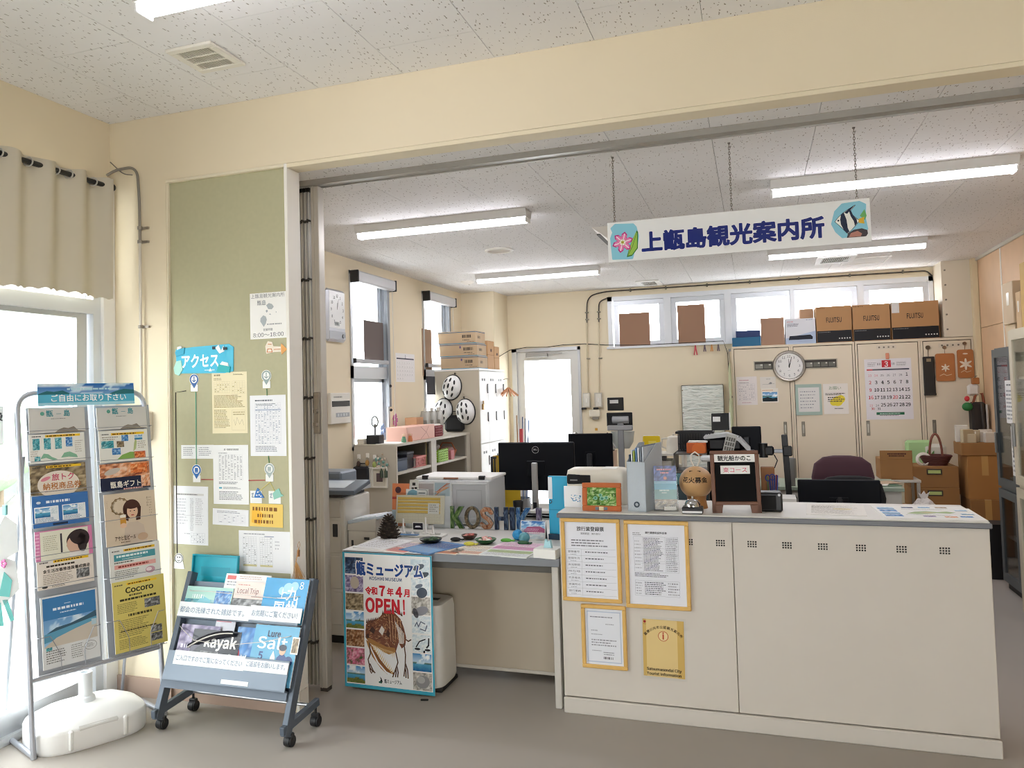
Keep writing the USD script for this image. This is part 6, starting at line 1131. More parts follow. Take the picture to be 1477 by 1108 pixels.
for i, (y, x) in enumerate(((7.22, -3.08), (7.32, -3.05), (7.42, -3.02))):
    t = T("silver_pouch", f"silver drink pouch standing on the shelf top, {('nearest the window', 'middle one', 'nearest the helmets')[i]} of the three", "pouch", (x, y, sz), rz=15, group="silver pouches on the shelf top"); P(t, "pouch", loft([[(a * k, b * m, z) for a, b, _ in sq(.05, .03, 0, 2.6, 20)] for k, m, z in ((1, 1, 0), (1.05, 1, .08), (1, .6, .18), (.8, .15, .24))]), M("B9B8B2", .3, .5), smooth=50); P(t, "cap", cyl((0, 0, .235), (0, 0, .27), .016, 12), M("DAD8D2", .4)); P(t, "printed_label", bx(-.02, .02, -.034, -.029, .05, .15), M("8E8A80", .5))
S("kraft_box", "low brown box standing behind the gift box on the shelf top", "box", bx(-3.10, -2.98, 6.78, 6.94, sz, sz + .19, .003), M("B98E6A", .7))
t = T("audio_dock", "small black device with a silver ring on top at the near end of the shelf", "device", (-3.03, 6.02, sz)); P(t, "base", bx(-.06, .06, -.05, .05, 0, .075, .006), M("202226", .5)); P(t, "stem", cyl((0, 0, .075), (0, 0, .14), .008), M("6A6C70", .3, .7)); P(t, "ring", tf(tube(np.column_stack([.03 * np.cos(np.linspace(0, 2 * np.pi, 17)[:-1]), np.zeros(16), .045 * np.sin(np.linspace(0, 2 * np.pi, 17)[:-1])]), .006, 6, closed=True), (0, 0, .185)), M("6E7276", .3, .6), smooth=50); P(t, "orb", ball(.016, (0, 0, .15)), M("8A8C90", .2, .8), smooth=True)
S("cream_box", "small cream box beside the black device at the shelf's near end", "box", bx(-3.16, -3.10, 5.94, 6.06, sz, sz + .045, .004), M("D8CFBE", .6))
S("paper_sheets", "loose white sheets lying on the near part of the shelf top", "paper", cat(tf(bx(-.1, .1, -.14, .14, 0, .003), (-2.92, 6.1, sz), rz=12)), M("E9E7E2", .7))
for lb, y, x, z, c in (("blue and white paper charm on the cord of the nearer window", 6.42, XLO + .035, 1.22, "7E9AC0"), ("pink paper flower on the wall beside the nearer window", 6.75, XLO + .004, 1.30, "C97AA4")):
    t = T("paper_charm", lb, "charm", (x, y, z)); P(t, "petal", cat([tf(bx(0, .006, -.02, .02, -.02, .02, .002), (0, .03 * math.cos(k * 1.26), .04 * math.sin(k * 1.26)), rx=30 * k) for k in range(5)]), M(c, .7)); P(t, "thread", cyl((.003, 0, .03), (.003, 0, .09), .0015, 5), M("DADADA", .6))
for lb, x, y, c in (("small green figure on the shelf top before the gift box", -2.83, 6.16, "6A9A7A"), ("small orange figure on the shelf top before the gift box", -2.82, 6.27, "C9784A")):
    t = T("figurine", lb, "figurine", (x, y, sz)); P(t, "body", lathe([(0, 0), (.02, 0), (.022, .02), (.012, .05), (0, .05)], 14), M(c, .6), smooth=50); P(t, "head", ball(.014, (0, 0, .06)), M("D9B49A", .6), smooth=True)
# hanging on the shelf's near side (facing the room's front)
SY = sy0 - .001
for i, (x, z, c) in enumerate(((-3.13, .99, "4A3A34"), (-3.05, 1.0, "B58A4A"), (-2.985, .985, "A9B86A"))):
    t = T("key_holder", ("key ring on a white hook, left on the shelf side", "key ring with an amber tag on a white hook, middle of the shelf side", "key ring with a lime tag on a white hook on the shelf side")[i], "key ring", (x, SY, z)); P(t, "hook", bx(-.014, .014, -.012, 0, .02, .06, .003), M("E9E6E0", .5)); P(t, "tag", ball(.022, (0, -.014, -.02), (.8, .5, 1.2), 2), M(c, .5)); P(t, "ring", tf(tube(np.column_stack([.012 * np.cos(np.linspace(0, 2 * np.pi, 11)[:-1]), np.zeros(10), .012 * np.sin(np.linspace(0, 2 * np.pi, 11)[:-1])]), .0015, 4, closed=True), (0, -.013, .014)), M("B9B9B9", .3, .8))
t = T("shell_garland", "garland of white shells and teal beads hanging on the shelf side", "garland", (-2.90, SY, .96)); rg = random.Random(4)
for k in range(16): P(t, "shell", ball(rg.uniform(.009, .014), (rg.uniform(-.07, .06), -.012, rg.uniform(-.02, .09)), (1, .7, 1), 1), M(rg.choice(["E6E0D6", "D9C9B9", "7AA8A0", "C9B5A0"]), .5))
P(t, "string", tube([(-.06, -.008, .09), (-.03, -.008, .03), (.02, -.008, .06), (.05, -.008, -.01)], .0015, 4), M("9A8A74", .7))
for i, x in enumerate((-2.92, -2.88)):
    t = T("bottle_charm", ("small dark bottle charm hanging under the shell garland, left", "small dark bottle charm hanging under the shell garland, right")[i], "charm", (x, SY - .016, .86)); P(t, "bottle", lathe([(0, 0), (.014, 0), (.014, .05), (.006, .065), (.006, .075), (0, .075)], 12), M("4A5A4A", .3), smooth=50); P(t, "cap", cyl((0, 0, .075), (0, 0, .09), .008, 10), M("D9D6CE", .5))
t = T("black_pouch", "black cloth pouch hanging at the left of the shelf side", "pouch", (-3.10, SY, .80)); P(t, "pouch", bx(-.07, .07, -.05, 0, 0, .15, .012), M("26262A", .8)); P(t, "strap", tube([(-.05, -.02, .145), (-.04, -.01, .175), (.04, -.01, .175), (.05, -.02, .145)], .004, 5), M("26262A", .8))
t = T("framed_photos", "white double photo frame on the shelf side above the copier's tray", "framed photos", (-3.02, SY, .775))
for a, b in ((-.145, .0), (.004, .15)): P(t, "frame", frame_mesh(a, b, 0, .17, .014, .02, -.02), M("E6E2D8", .5)); P(t, "mount", bx(a + .014, b - .014, -.008, -.004, .014, .156), M("D0CABC", .6)); P(t, "photo", bx(a + .045, b - .045, -.0095, -.008, .05, .12), M("5A4A52" if a > -.1 else "8A7A6A", .4))
# ================================================================ lockers, helmets, long cartons
LW = M("E4E2DD", .45); LSIDE = M("BDB3A0", .5)
LY0, LY1, LZ = 7.73, 8.60, 1.79
lk = T("locker", "white steel locker block with three columns of doors against the left wall", "locker", (0, 0, 0))
P(lk, "side_panel", bx(XLO + .004, -2.685, LY0, LY0 + .015, .02, LZ - .02), LSIDE); P(lk, "carcass", cat(bx(XLO + .004, -2.70, LY0 + .015, LY1, .02, LZ - .02)), LW); P(lk, "top_panel", bx(XLO + .004, -2.678, LY0 - .002, LY1, LZ - .02, LZ, .002), LW); P(lk, "plinth", bx(XLO + .02, -2.70, LY0 + .01, LY1 - .01, 0, .02), M("8A867E", .6))
cw = (LY1 - LY0 - .02) / 3
for r, (z0, z1) in enumerate(((1.01, LZ - .03), (.04, 1.0))):
    for k in range(3):
        a = LY0 + .012 + cw * k
        d_ = P(lk, "door", bx(-2.70, -2.682, a + .002, a + cw - .002, z0, z1, .002), LW)
        P(d_, "handle", bx(-2.683, -2.674, a + cw - .045, a + cw - .02, z1 - .23, z1 - .13, .003), M("4A4A4A", .4, .5)); P(d_, "handle", bx(-2.683, -2.674, a + cw - .045, a + cw - .02, z0 + .22, z0 + .32, .003), M("4A4A4A", .4, .5))
        P(d_, "vent_slot", bx(-2.6825, -2.681, a + .07, a + .11, z1 - .10, z1 - .075), M("6A6A68", .6)); P(d_, "vent_slot", bx(-2.6825, -2.681, a + .14, a + .18, z1 - .10, z1 - .075), M("6A6A68", .6))
        if r == 0 and k == 0: P(d_, "padlock", cat(bx(-2.681, -2.664, a + .05, a + .10, 1.36, 1.42, .004), tube([(-2.672, a + .06, 1.42), (-2.672, a + .065, 1.45), (-2.672, a + .085, 1.45), (-2.672, a + .09, 1.42)], .004, 6)), M("B08A4A", .35, .7), label="brass padlock")
def helmet(label, x, z, tilt, shell="E6E6E4", vent="1E1E20"):
    t = T("bicycle_helmet", label, "helmet", (x, LY0 - .012, z), group="helmets hanging on the locker side", ry=tilt)
    m = trimesh.creation.icosphere(subdivisions=3, radius=1.0); v = np.array(m.vertices); v[:, 1] = np.where(v[:, 1] > 0, v[:, 1] * .06, v[:, 1]); m.vertices = v * [.098, .125, .128] ; P(t, "shell", m, M(shell, .3, coat=.3), smooth=40)
    rim = [(.098 * 1.01 * math.cos(q), .004, .128 * 1.01 * math.sin(q)) for q in np.linspace(0, 2 * np.pi, 25)[:-1]]; P(t, "rim", tube(rim, .009, 6, closed=True), M("1C1C1E", .6), smooth=50)
    for u in (-.52, 0, .52):
        for w in ((-.62, -.02, .55) if u else (-.45, .15, .72)):
            a, b = u * .95, w * .95; px, pz = .098 * math.sin(a), .128 * math.sin(b) * math.cos(a * .3); py = -.125 * math.sqrt(max(.05, 1 - (px / .098) ** 2 - (pz / .128) ** 2))
            P(t, "vent", tf(ball(1, (0, 0, 0), (.0105, .006, .027), 1), (px, py, pz), rz=-math.degrees(math.atan2(px / .098 ** 2, -py / .125 ** 2)) * -1, rx=-math.degrees(math.atan2(pz / .128, -py / .125)) * .8), M(vent, .6))
    P(t, "strap_hook", cat(tube([(0, 0, .12), (0, .008, .15)], .003, 5), cyl((0, .012, .15), (0, -.008, .15), .008, 8)), M("2A2A2A", .5))
helmet("white cycle helmet hanging highest on the locker side", -2.98, 1.60, 14)
helmet("white cycle helmet hanging low on the locker side, next to the silver pouches", -3.085, 1.355, 10)
helmet("white cycle helmet hanging low on the locker side, towards the room", -2.835, 1.345, -6)
t = T("black_bag", "black cloth bag between the two lower helmets on the locker side", "bag", (-2.945, LY0 - .002, 1.14)); P(t, "bag", bx(-.12, .10, -.06, 0, 0, .17, .03), M("161618", .8)); P(t, "handle_loop", tube([(-.05, -.02, .165), (-.03, -.015, .21), (.02, -.015, .21), (.04, -.02, .165)], .005, 6), M("161618", .8))
KR = M("B39B7C", .75, vary=.04, vscale=8)
for i in range(3):
    z0 = LZ + .132 * i; x1 = -2.715 + .012 * (2 - i); x0 = x1 - .42
    t = T("long_carton", ("long brown carton with black print, bottom of the stack on the locker", "long brown carton with black print, middle of the stack on the locker", "long brown carton with black print, top of the stack on the locker")[i], "carton", ((x0 + x1) / 2, LY0 + .17, z0), group="long cartons on the locker")
    P(t, "body", bx(-.21, .21, -.15, .15, 0, .118, .002), KR); P(t, "lid_gap", bx(-.211, .211, -.151, .151, .118, .124), M("3A5F78", .6)); P(t, "lid", bx(-.21, .21, -.15, .15, .124, .132), KR)
    s = Sheet(420, 118, None, i); s.rect(0, 0, 420, 8, "4A82A0", 0); s.rows(270, 56, 380, 96, 1, "2E2A26", 1, .8, .15); s.rows(275, 30, 375, 46, 1, "4A443C", 1); s.rows(320, 14, 410, 24, 1, "2E2A26", 1); s.rect(225, 84, 241, 108, "5A4A78", 1) if i < 2 else None; s.put(t, "print", loc=(-.21, -.1502, 0), rx=90)
    s = Sheet(300, 118, None, i); s.rect(0, 0, 300, 8, "4A82A0", 0); s.rows(60, 50, 160, 84, 1, "2E2A26", 1, .8, .15); s.put(t, "end_print", loc=(.2102, -.15, 0), rz=90, rx=90)
for lb, y0, y1, x1, h in (("small upright brown carton on the locker right of the long cartons", 8.12, 8.34, -2.70, .31), ("smaller brown carton at the far end of the locker top", 8.38, 8.56, -2.71, .26)):
    t = T("small_carton", lb, "carton", (x1 - .12, (y0 + y1) / 2, LZ)); P(t, "body", bx(-.11, .11, -(y1 - y0) / 2, (y1 - y0) / 2, 0, h, .003), M("B98F63", .75)); P(t, "flap_line", bx(-.1105, .1108, -(y1 - y0) / 2 - .0005, (y1 - y0) / 2, h * .5, h * .5 + .004), M("8A6642", .8)); P(t, "printed_mark", bx(.1105, .1112, -.02, .03, h * .62, h * .72), M("5A3A2A", .7)); P(t, "front_mark", bx(-.03, .03, -(y1 - y0) / 2 - .001, -(y1 - y0) / 2, h * .6, h * .72), M("6A4A32", .7))
t = T("coat_hangers", "bunch of orange wooden hangers on a hook at the far end of the locker", "hangers", (-2.63, 8.57, 1.53))
P(t, "wall_hook", tube([(-.052, 0, .15), (0, 0, .16), (.004, 0, .15), (0, 0, .14)], .003, 6), M("4A4A4A", .4, .6))
for i in range(4): P(t, "hanger", cat(tf(extr(Polygon([(-.16, -.03), (-.15, -.045), (0, .035), (.15, -.045), (.16, -.03), (.01, .06), (-.01, .06)]), .010), rx=90, rz=62 + 18 * i), tube([(0, 0, .05), (0, 0, .14)], .002, 5)), M("C98E66", .5))
t = T("pole_bundle", "thin red, blue and brown poles leaning beside the back door", "poles", (-2.62, 8.92, 0))
for i, (dx, dy, c, h) in enumerate(((-.03, 0, "8A6A4A", 1.26), (.03, .04, "2E4A72", 1.24), (.05, .08, "6E7A86", 1.22), (.10, .05, "3E5A86", 1.2), (.0, .09, "B58A60", 1.1))): P(t, "pole", cyl((dx * .4, dy, 0), (dx, dy + .03, h), .007, 8), M(c, .5))
P(t, "red_cover", cyl((.016, .02, .70), (.022, .03, 1.10), .022, 10), M("A8333A", .6)); P(t, "stand", lathe([(0, 0), (.11, 0), (.12, .3), (.112, .3), (.1, .012), (0, .012)], 20), M("6A6A6A", .5))

# ================================================================ copier
cp = T("photocopier", "large pale grey photocopier behind the folded gate", "photocopier", (-2.434, 4.40, 0))
CG, CD = M("CFCBC2", .45), M("33363C", .4)
P(cp, "body", bx(-.60, 0, 0, .34, .05, .90, .008), CG); P(cp, "finisher", bx(.004, .20, .02, .25, .05, .70, .008), CG); P(cp, "finisher_tray", tf(bx(0, .215, .03, .24, 0, .02, .004), (.0, 0, .735), ry=-9), M("B9C4CE", .4)); P(cp, "finisher_cover", trimesh.Trimesh([(x, y, z) for y in (.02, .25) for x, z in ((.004, .70), (.20, .70), (.20, .775), (.004, .735))]).convex_hull, CG); P(cp, "plinth", bx(-.58, .18, .02, .30, 0, .05), M("1D1D1F", .6))
for z in (.12, .34, .56): P(cp, "paper_drawer", bx(-.58, -.03, -.006, 0, z, z + .20, .003), CG)
P(cp, "side_door", bx(-.58, -.03, -.006, 0, .78, .885, .003), M("C4C0B8", .45)); P(cp, "slot", bx(-.085, -.05, -.009, -.005, .66, .74, .002), CD); P(cp, "drawer_grip", bx(-.45, -.14, -.009, -.005, .30, .32, .002), CD); P(cp, "finisher_slot", bx(.03, .045, .017, .021, .52, .64, .002), CD); P(cp, "model_plate", bx(.12, .155, .017, .0205, .645, .66), CD)
P(cp, "neck", bx(-.58, -.03, .02, .32, .90, .925), CD); P(cp, "scanner_unit", bx(-.60, .01, .04, .34, .925, .965, .006), M("B9BDC2", .4)); P(cp, "document_feeder", bx(-.58, -.09, .12, .34, .965, 1.05, .012), M("6E7884", .4)); P(cp, "feeder_slot", bx(-.50, -.088, .118, .13, .99, 1.0), CD); P(cp, "control_panel", tf(bx(-.40, .12, -.10, .12, -.012, .016, .004), (0, 0, .965), rx=12), M("5A6470", .35)); P(cp, "control_screen", tf(bx(-.30, .03, -.05, .09, .016, .0175), (0, 0, .965), rx=12), M("C6D2DC", .2)); P(cp, "exit_paper", tf(bx(.02, .19, .06, .22, .02, .024), (.0, 0, .735), ry=-9), M("E9ECEE", .7))

# ================================================================ desks and what stands on them
DKT = M("C9C5BC", .45)
def desk(label, x0, x1, y0, y1, z, top=None, name="office_desk"):
    t = T(name, label, "desk", ((x0 + x1) / 2, (y0 + y1) / 2, 0)); a, b = (x1 - x0) / 2, (y1 - y0) / 2
    P(t, "desk_top", bx(-a, a, -b, b, z - .03, z, .004), top or DKT); P(t, "end_panel", bx(-a + .02, -a + .045, -b + .03, b - .03, 0, z - .03), DG); P(t, "end_panel", bx(a - .045, a - .02, -b + .03, b - .03, 0, z - .03), DG); P(t, "modesty_panel", bx(-a + .045, a - .045, -b + .03, -b + .05, .2, z - .03), DG); P(t, "drawer_unit", bx(a - .44, a - .05, -b + .06, b - .05, .06, z - .035, .003), M("B4AEA4", .5)); return t
desk("grey office desk behind the side desk carrying the clear drawers and the near monitor", -2.16, -.96, 4.62, 5.42, .70)
desk("grey office desk in the second row under the far monitor", -1.45, -.85, 5.86, 6.55, .70)
desk("grey office desk behind the blackboard with trays and the pen pot", -.56, .72, 5.38, 6.05, .70)
desk("green-topped desk in front of the steel cabinets with the brown swivel chair", -.25, 1.08, 6.95, 7.6, .70, M("93A08E", .5))
PL = usdkit.material(stage, "/World/Looks/milky_plastic", {"p": ("principled_bsdf", dict(base_color=lin("D3D5D6"), roughness=.35)), "t": ("transparent_bsdf", dict(color=(.9, .92, .93))), "m": ("mix_closure", dict(fac=.18))}, [("p.BSDF", "m.closure1"), ("t.BSDF", "m.closure2")], surface="m.closure")
for i, (x, lb) in enumerate(((-1.99, "milky plastic drawer unit on the desk, left one, partly behind the flyers"), (-1.72, "milky plastic drawer unit on the desk, right one, beside the black file"))):
    t = T("drawer_unit", lb, "drawer unit", (x, 4.86, .70)); P(t, "case", bx(-.13, .13, -.15, .19, 0, .28, .006), PL); dr = P(t, "drawer", bx(-.118, .118, -.156, -.15, .012, .262, .004), M("C3C5C8", .4)); P(dr, "frame", frame_mesh(-.122, .122, .008, .268, .010, .006, -.160), M("DADCDD", .4)); P(dr, "inner_ridge", frame_mesh(-.085, .085, .05, .225, .004, .003, -.158), M("B4B7BA", .4))
t = T("white_board_tray", "white plastic board with black clips lying on the drawer units", "board", (-1.855, 4.9, .98)); P(t, "board", bx(-.255, .265, -.13, .18, 0, .018, .004), M("ECEBE8", .5))
for x in (-.19, .20): P(t, "clip", bx(x - .02, x + .02, -.14, -.115, .002, .026, .003), M("1E1E20", .5))
P(t, "brown_clip", bx(-.06, .04, -.138, -.128, .004, .014, .002), M("9A6A50", .6))
def monitor(label, x, y, w, h, zc, logo=False, post="A9A9A8", rz=0, th=.03):
    t = T("monitor", label, "monitor", (x, y, .70), rz=rz); z = zc - .70
    P(t, "panel", bx(-w / 2, w / 2, 0, th, z - h / 2, z + h / 2, .006), M("080B13", .5, spec=.2)); P(t, "back_bulge", bx(-w * .12, w * .12, -.006, .004, z - h * .2, z + h * .12, .004), M("080B12", .5, spec=.2)); P(t, "screen", bx(-w / 2 + .01, w / 2 - .01, th, th + .001, z - h / 2 + .015, z + h / 2 - .01), M("08090C", .15))
    P(t, "post", tf(bx(-.020, .020, -.05, -.022, 0, z + .02, .006), (.0, 0, .01)), M(post, .35, .3)); P(t, "foot", bx(-.12, .12, -.11, .09, 0, .012, .005), M("2A2C30", .4)); P(t, "cable_hole", bx(-.012, .012, -.0515, -.05, .03, .09), M("202226", .5))
    if logo:
        rg = extr(Point(0, 0).buffer(.024, 20).difference(Point(0, 0).buffer(.0212, 20)), .001); P(t, "logo_ring", tf(rg, (-.0, -.0005, z + h * .5 - .05), rx=90), M("C9CCD0", .3, .6)); s = Sheet(40, 14); s.text("DELL", 20, 2, 12.5, "C9CCD0", 0, "c", 1); s.put(t, "logo_lettering", loc=(-.02, -.0005, z + h * .5 - .055), rx=90)
    return t
monitor("black monitor seen from behind with a round silver logo and a grey post", -1.415, 5.20, .53, .325, 1.025, True)
monitor("black monitor farther back, right of the one with the round logo", -1.20, 6.0, .34, .36, 1.02, False, "3A3C40")
t = T("file_stand", "black file and yellow folders standing beside the near monitor", "files", (-1.76, 5.32, .70)); P(t, "black_file", bx(-.0, .035, -.05, .12, 0, .385, .002), M("1C1E24", .6)); P(t, "brown_file", bx(.034, .045, -.04, .18, 0, .37), M("8A6A48", .6)); P(t, "yellow_folder", tf(bx(0, .006, -.05, .13, 0, .39, .001), (.05, 0, 0), rz=-50), M("C9A414", .5)); P(t, "yellow_folder", tf(bx(0, .006, -.05, .14, 0, .37, .001), (.06, -.02, 0), rz=-58), M("D0AD1E", .5))
t = T("desk_stand", "black low monitor shelf with sheets under the near monitor", "shelf", (-1.42, 5.05, .70)); P(t, "board", bx(-.2, .26, -.06, .05, .03, .045, .003), M("16171A", .5)); P(t, "leg", bx(-.2, -.18, -.06, .05, 0, .03), M("16171A", .5)); P(t, "leg", bx(.24, .26, -.06, .05, 0, .03), M("16171A", .5)); P(t, "papers", bx(.02, .2, -.07, .04, .045, .06), M("E9E8E4", .7))
S("black_cup", "black cup on the low shelf under the near monitor", "cup", tf(lathe([(0, 0), (.03, 0), (.034, .05), (.034, .07), (.03, .07), (.028, .01), (0, .01)], 20), (-1.50, 5.04, .745)), M("1B1B1D", .4), smooth=40)
t = T("mesh_chair", "dark office chair back seen below the near monitor", "chair", (-1.33, 5.62, 0)); P(t, "backrest", bx(-.12, .12, .05, .09, .50, .80, .03), M("2A2624", .8)); P(t, "seat", bx(-.22, .22, -.19, .05, .42, .49, .03), M("2A2624", .8)); P(t, "column", cyl((0, -.17, .08), (0, -.17, .42), .025), M("2A2A2A", .5)); P(t, "star_base", cat([tf(bx(0, .28, -.02, .02, .05, .085, .006), (0, -.17, 0), rz=72 * k) for k in range(5)] + [ball(.025, (.27 * math.cos(k * 1.2566), -.17 + .27 * math.sin(k * 1.2566), .026), sub=1) for k in range(5)]), M("222224", .5))
# rear middle: document camera, boxes, kettle
t = T("document_camera", "tall grey camera stand with black screens, left of the grey file box", "camera stand", (-.965, 6.02, .70)); P(t, "base", bx(-.07, .07, -.06, .08, 0, .03, .006), M("7E8084", .4)); P(t, "pole", bx(-.022, .022, -.016, .016, .03, .60, .004), M("9A9CA0", .35, .3)); P(t, "arm", cat(bx(-.10, .09, -.02, .02, .52, .56, .006), cyl((-.06, 0, .60), (.06, 0, .60), .028, 16)), M("A9ABAE", .35, .2)); P(t, "screen", bx(-.11, .085, .03, .045, .55, .655, .004), M("1A1C20", .3)); P(t, "small_screen", bx(-.105, .02, .05, .06, .67, .77, .004), M("17181B", .35)); P(t, "screen_label", bx(-.085, -.02, .0485, .0495, .725, .752), M("D9D9D6", .5)); P(t, "bowl_lamp", tf(lathe([(.05, 0), (.08, .05), (.09, .13), (.086, .13), (.076, .05), (.045, .006)], 22), (-.0, .08, .38)), M("C9CDC8", .3), smooth=50)
thingbox("cream_carton", "cream carton on the desk left of the camera stand", "carton", -1.165, -1.045, 6.1, 6.3, .70, 1.055, "D3B49A"); 
t = T("wire_trinkets", "dark bronze ornament with white cups on the cream carton", "ornament", (-1.10, 6.2, 1.055)); P(t, "foot", bx(-.05, .05, -.03, .03, 0, .01), M("3A2E26", .6)); P(t, "stem", cyl((0, 0, .01), (.0, 0, .14), .006), M("4A3A30", .5)); P(t, "cup", cat(ball(.022, (-.02, 0, .05)), ball(.02, (.022, 0, .10))), M("5A4436", .5)); P(t, "white_cup", tf(lathe([(0, 0), (.02, 0), (.025, .05), (0, .05)], 14), (.045, 0, .01)), M("E3E0D8", .5))
t = T("white_rack", "white two-level rack with papers carrying the kettle", "rack", (-.69, 6.45, 0)); P(t, "side", bx(-.135, -.12, -.15, .15, 0, 1.02), M("DAD6CC", .5)); P(t, "side", bx(.14, .155, -.15, .15, 0, 1.02), M("DAD6CC", .5))
for z in (.72, .90, 1.005): P(t, "shelf_board", bx(-.12, .14, -.15, .15, z, z + .015), M("E3E0D8", .5))
P(t, "paper_pile", cat(bx(-.11, .06, -.13, .12, .915, .965), bx(-.10, .12, -.14, .12, .735, .80)), M("C9C4B8", .7)); P(t, "dark_gadget", bx(-.09, .02, -.14, -.05, .967, 1.0, .004), M("4A4A4C", .5))
t = T("electric_kettle", "cream electric kettle on the white rack", "kettle", (-.615, 6.42, 1.02)); P(t, "body", lathe([(0, 0), (.058, 0), (.06, .02), (.055, .09), (.045, .125), (.02, .135), (0, .136)], 24), M("E2DCCE", .35), smooth=50); P(t, "spout", tf(loft([[(a * k, b * k, z) for a, b, _ in sq(.018, .012, 0, 2, 14)] for k, z in ((1, 0), (.8, .04))]), (.05, 0, .075), ry=40), M("E2DCCE", .35)); P(t, "handle", tube([(-.045, 0, .115), (-.09, 0, .11), (-.095, 0, .05), (-.055, 0, .03)], .008, 8), M("D6CFC0", .4)); P(t, "lid_knob", ball(.01, (0, 0, .142)), M("CFC8B8", .4))
t = T("yellow_file", "bright yellow plastic file standing on the white rack behind the kettle", "file", (-.79, 6.50, 1.02)); P(t, "cover", bx(-.075, .06, -.02, .02, 0, .13, .008), M("E3C414", .4)); P(t, "page_block", bx(-.07, .055, -.012, .012, .12, .134), M("EDEAE0", .7)); P(t, "label_patch", bx(-.03, .03, -.0215, -.02, .05, .09), M("EBD860", .5))
# behind the blackboard: trays, phone, monitor
t = T("letter_tray", "stack of teal, orange and black trays behind the donation ball", "letter tray", (-.42, 5.72, .70)); P(t, "teal_drawer", bx(-.11, .10, -.15, .12, .17, .245, .004), M("5A8A90", .4)); P(t, "lower_drawer", bx(-.11, .10, -.15, .12, .02, .16, .004), M("3A4A50", .4)); P(t, "frame", cat(bx(-.12, -.11, -.14, .13, 0, .38), bx(.10, .11, -.14, .13, 0, .38), bx(-.12, .11, -.14, .13, .25, .262), bx(-.12, .11, -.14, .13, .372, .38)), M("5A5650", .5)); P(t, "clear_front", bx(-.11, .10, -.153, -.150, .18, .24), ACRYLIC)
t = T("orange_box", "orange paper box with a rounded cut-out on top of the letter trays", "box", (-.385, 5.68, 1.08)); P(t, "body", bx(-.07, .06, -.06, .06, 0, .07, .003), M("C9622C", .6)); P(t, "round_front", tf(cyl((0, -.061, -.0), (0, -.0665, 0), .045, 20), (.01, 0, .025)), M("D9702E", .6)); P(t, "white_top", bx(-.06, .07, -.055, .05, .07, .082, .003), M("E3E0DA", .6))
t = T("black_basket", "black lattice basket on the orange box stack", "basket", (-.40, 5.85, 1.08)); P(t, "rim", cat(bx(-.14, .12, -.082, -.074, .125, .14), bx(-.14, .12, .074, .082, .125, .14), bx(-.14, -.132, -.074, .074, .125, .14), bx(.112, .12, -.074, .074, .125, .14)), M("19191B", .5)); P(t, "lattice", cat([bx(-.125 + .018 * i, -.118 + .018 * i, -.078, -.073, .01, .125) for i in range(13)] + [bx(-.125, .11, -.078, -.073, .05, .056), bx(-.13, .112, .072, .076, .0, .125)]), M("19191B", .5)); P(t, "tray_floor", bx(-.13, .11, -.075, .075, 0, .006), M("19191B", .5))
t = T("scanner_printer", "grey and black angled desktop scanner behind the blackboard", "scanner", (-.17, 5.75, .79)); P(t, "base", bx(-.14, .16, -.10, .10, -.09, .30, .01), M("23252A", .4)); P(t, "curved_lid", trimesh.Trimesh(extr(LineString([(-.16, .395), (-.02, .41), (.06, .38), (.12, .31)]).buffer(.012), .20).vertices[:, [0, 2, 1]] + [0, -.10, 0], extr(LineString([(-.16, .395), (-.02, .41), (.06, .38), (.12, .31)]).buffer(.012), .20).faces[:, ::-1]), M("B9BBBC", .35)); P(t, "shell", bx(-.15, .08, -.09, .09, .30, .395, .02), M("1B1C20", .4)); P(t, "display", tf(bx(-.06, .06, 0, .01, 0, .12, .004), (-.06, -.02, .44), rx=-12), M("17181B", .3)); P(t, "display_edge", tf(bx(.058, .066, -.002, .012, 0, .125), (-.06, -.02, .44), rx=-12), M("D0D0CE", .4)); P(t, "display_label", tf(bx(-.05, -.0, -.001, 0, .06, .095), (-.06, -.02, .44), rx=-12), M("E0E0DE", .5))
t = T("slotted_rest", "pale grey slotted handset rest leaning behind the blackboard", "rest", (-.20, 5.55, .70)); P(t, "plate", tf(bx(-.035, .035, 0, .012, 0, .20, .003), (0, 0, .32), rx=-14, ry=14), M("A9A9A4", .45)); P(t, "slot", tf(cat([bx(-.028 + .015 * i, -.017 + .015 * i, -.001, 0, .02 + .033 * j, .045 + .033 * j) for i in range(4) for j in range(5)]), (0, 0, .32), rx=-14, ry=14), M("55554F", .6)); P(t, "box_base", bx(-.09, .06, -.03, .10, 0, .33, .006), M("C9C9C6", .5)); P(t, "white_cloth", bx(-.16, -.04, -.03, .06, .33, .37, .012), M("DADDE0", .7))
monitor("black monitor behind the blackboard's top right corner", -.065, 6.0, .20, .20, 1.14, False, "202226", 0)
t = T("screen_stand", "black post with a clamp arm rising right of the blackboard", "stand", (.205, 6.0, .70)); P(t, "post", tf(bx(-.02, .02, -.02, .02, 0, .48, .004), ry=-2), M("141416", .4)); P(t, "clamp", bx(-.03, .03, -.03, .03, .33, .40, .006), M("141416", .4)); P(t, "arm", cat(bx(-.09, -.03, -.012, .012, .352, .378, .003)), M("8A8C90", .3, .6)); P(t, "joint", cat(bx(-.17, -.09, -.025, .025, .335, .40, .01), cyl((-.16, 0, .32), (-.16, 0, .42), .03, 14)), M("161618", .4)); P(t, "cable", tube([(-.09, -.02, .34), (-.07, -.03, .30), (-.09, -.03, .25), (-.16, -.03, .22)], .004, 6), M("161618", .5)); P(t, "clamp_base", bx(-.05, .05, -.06, .06, 0, .05, .006), M("141416", .4))
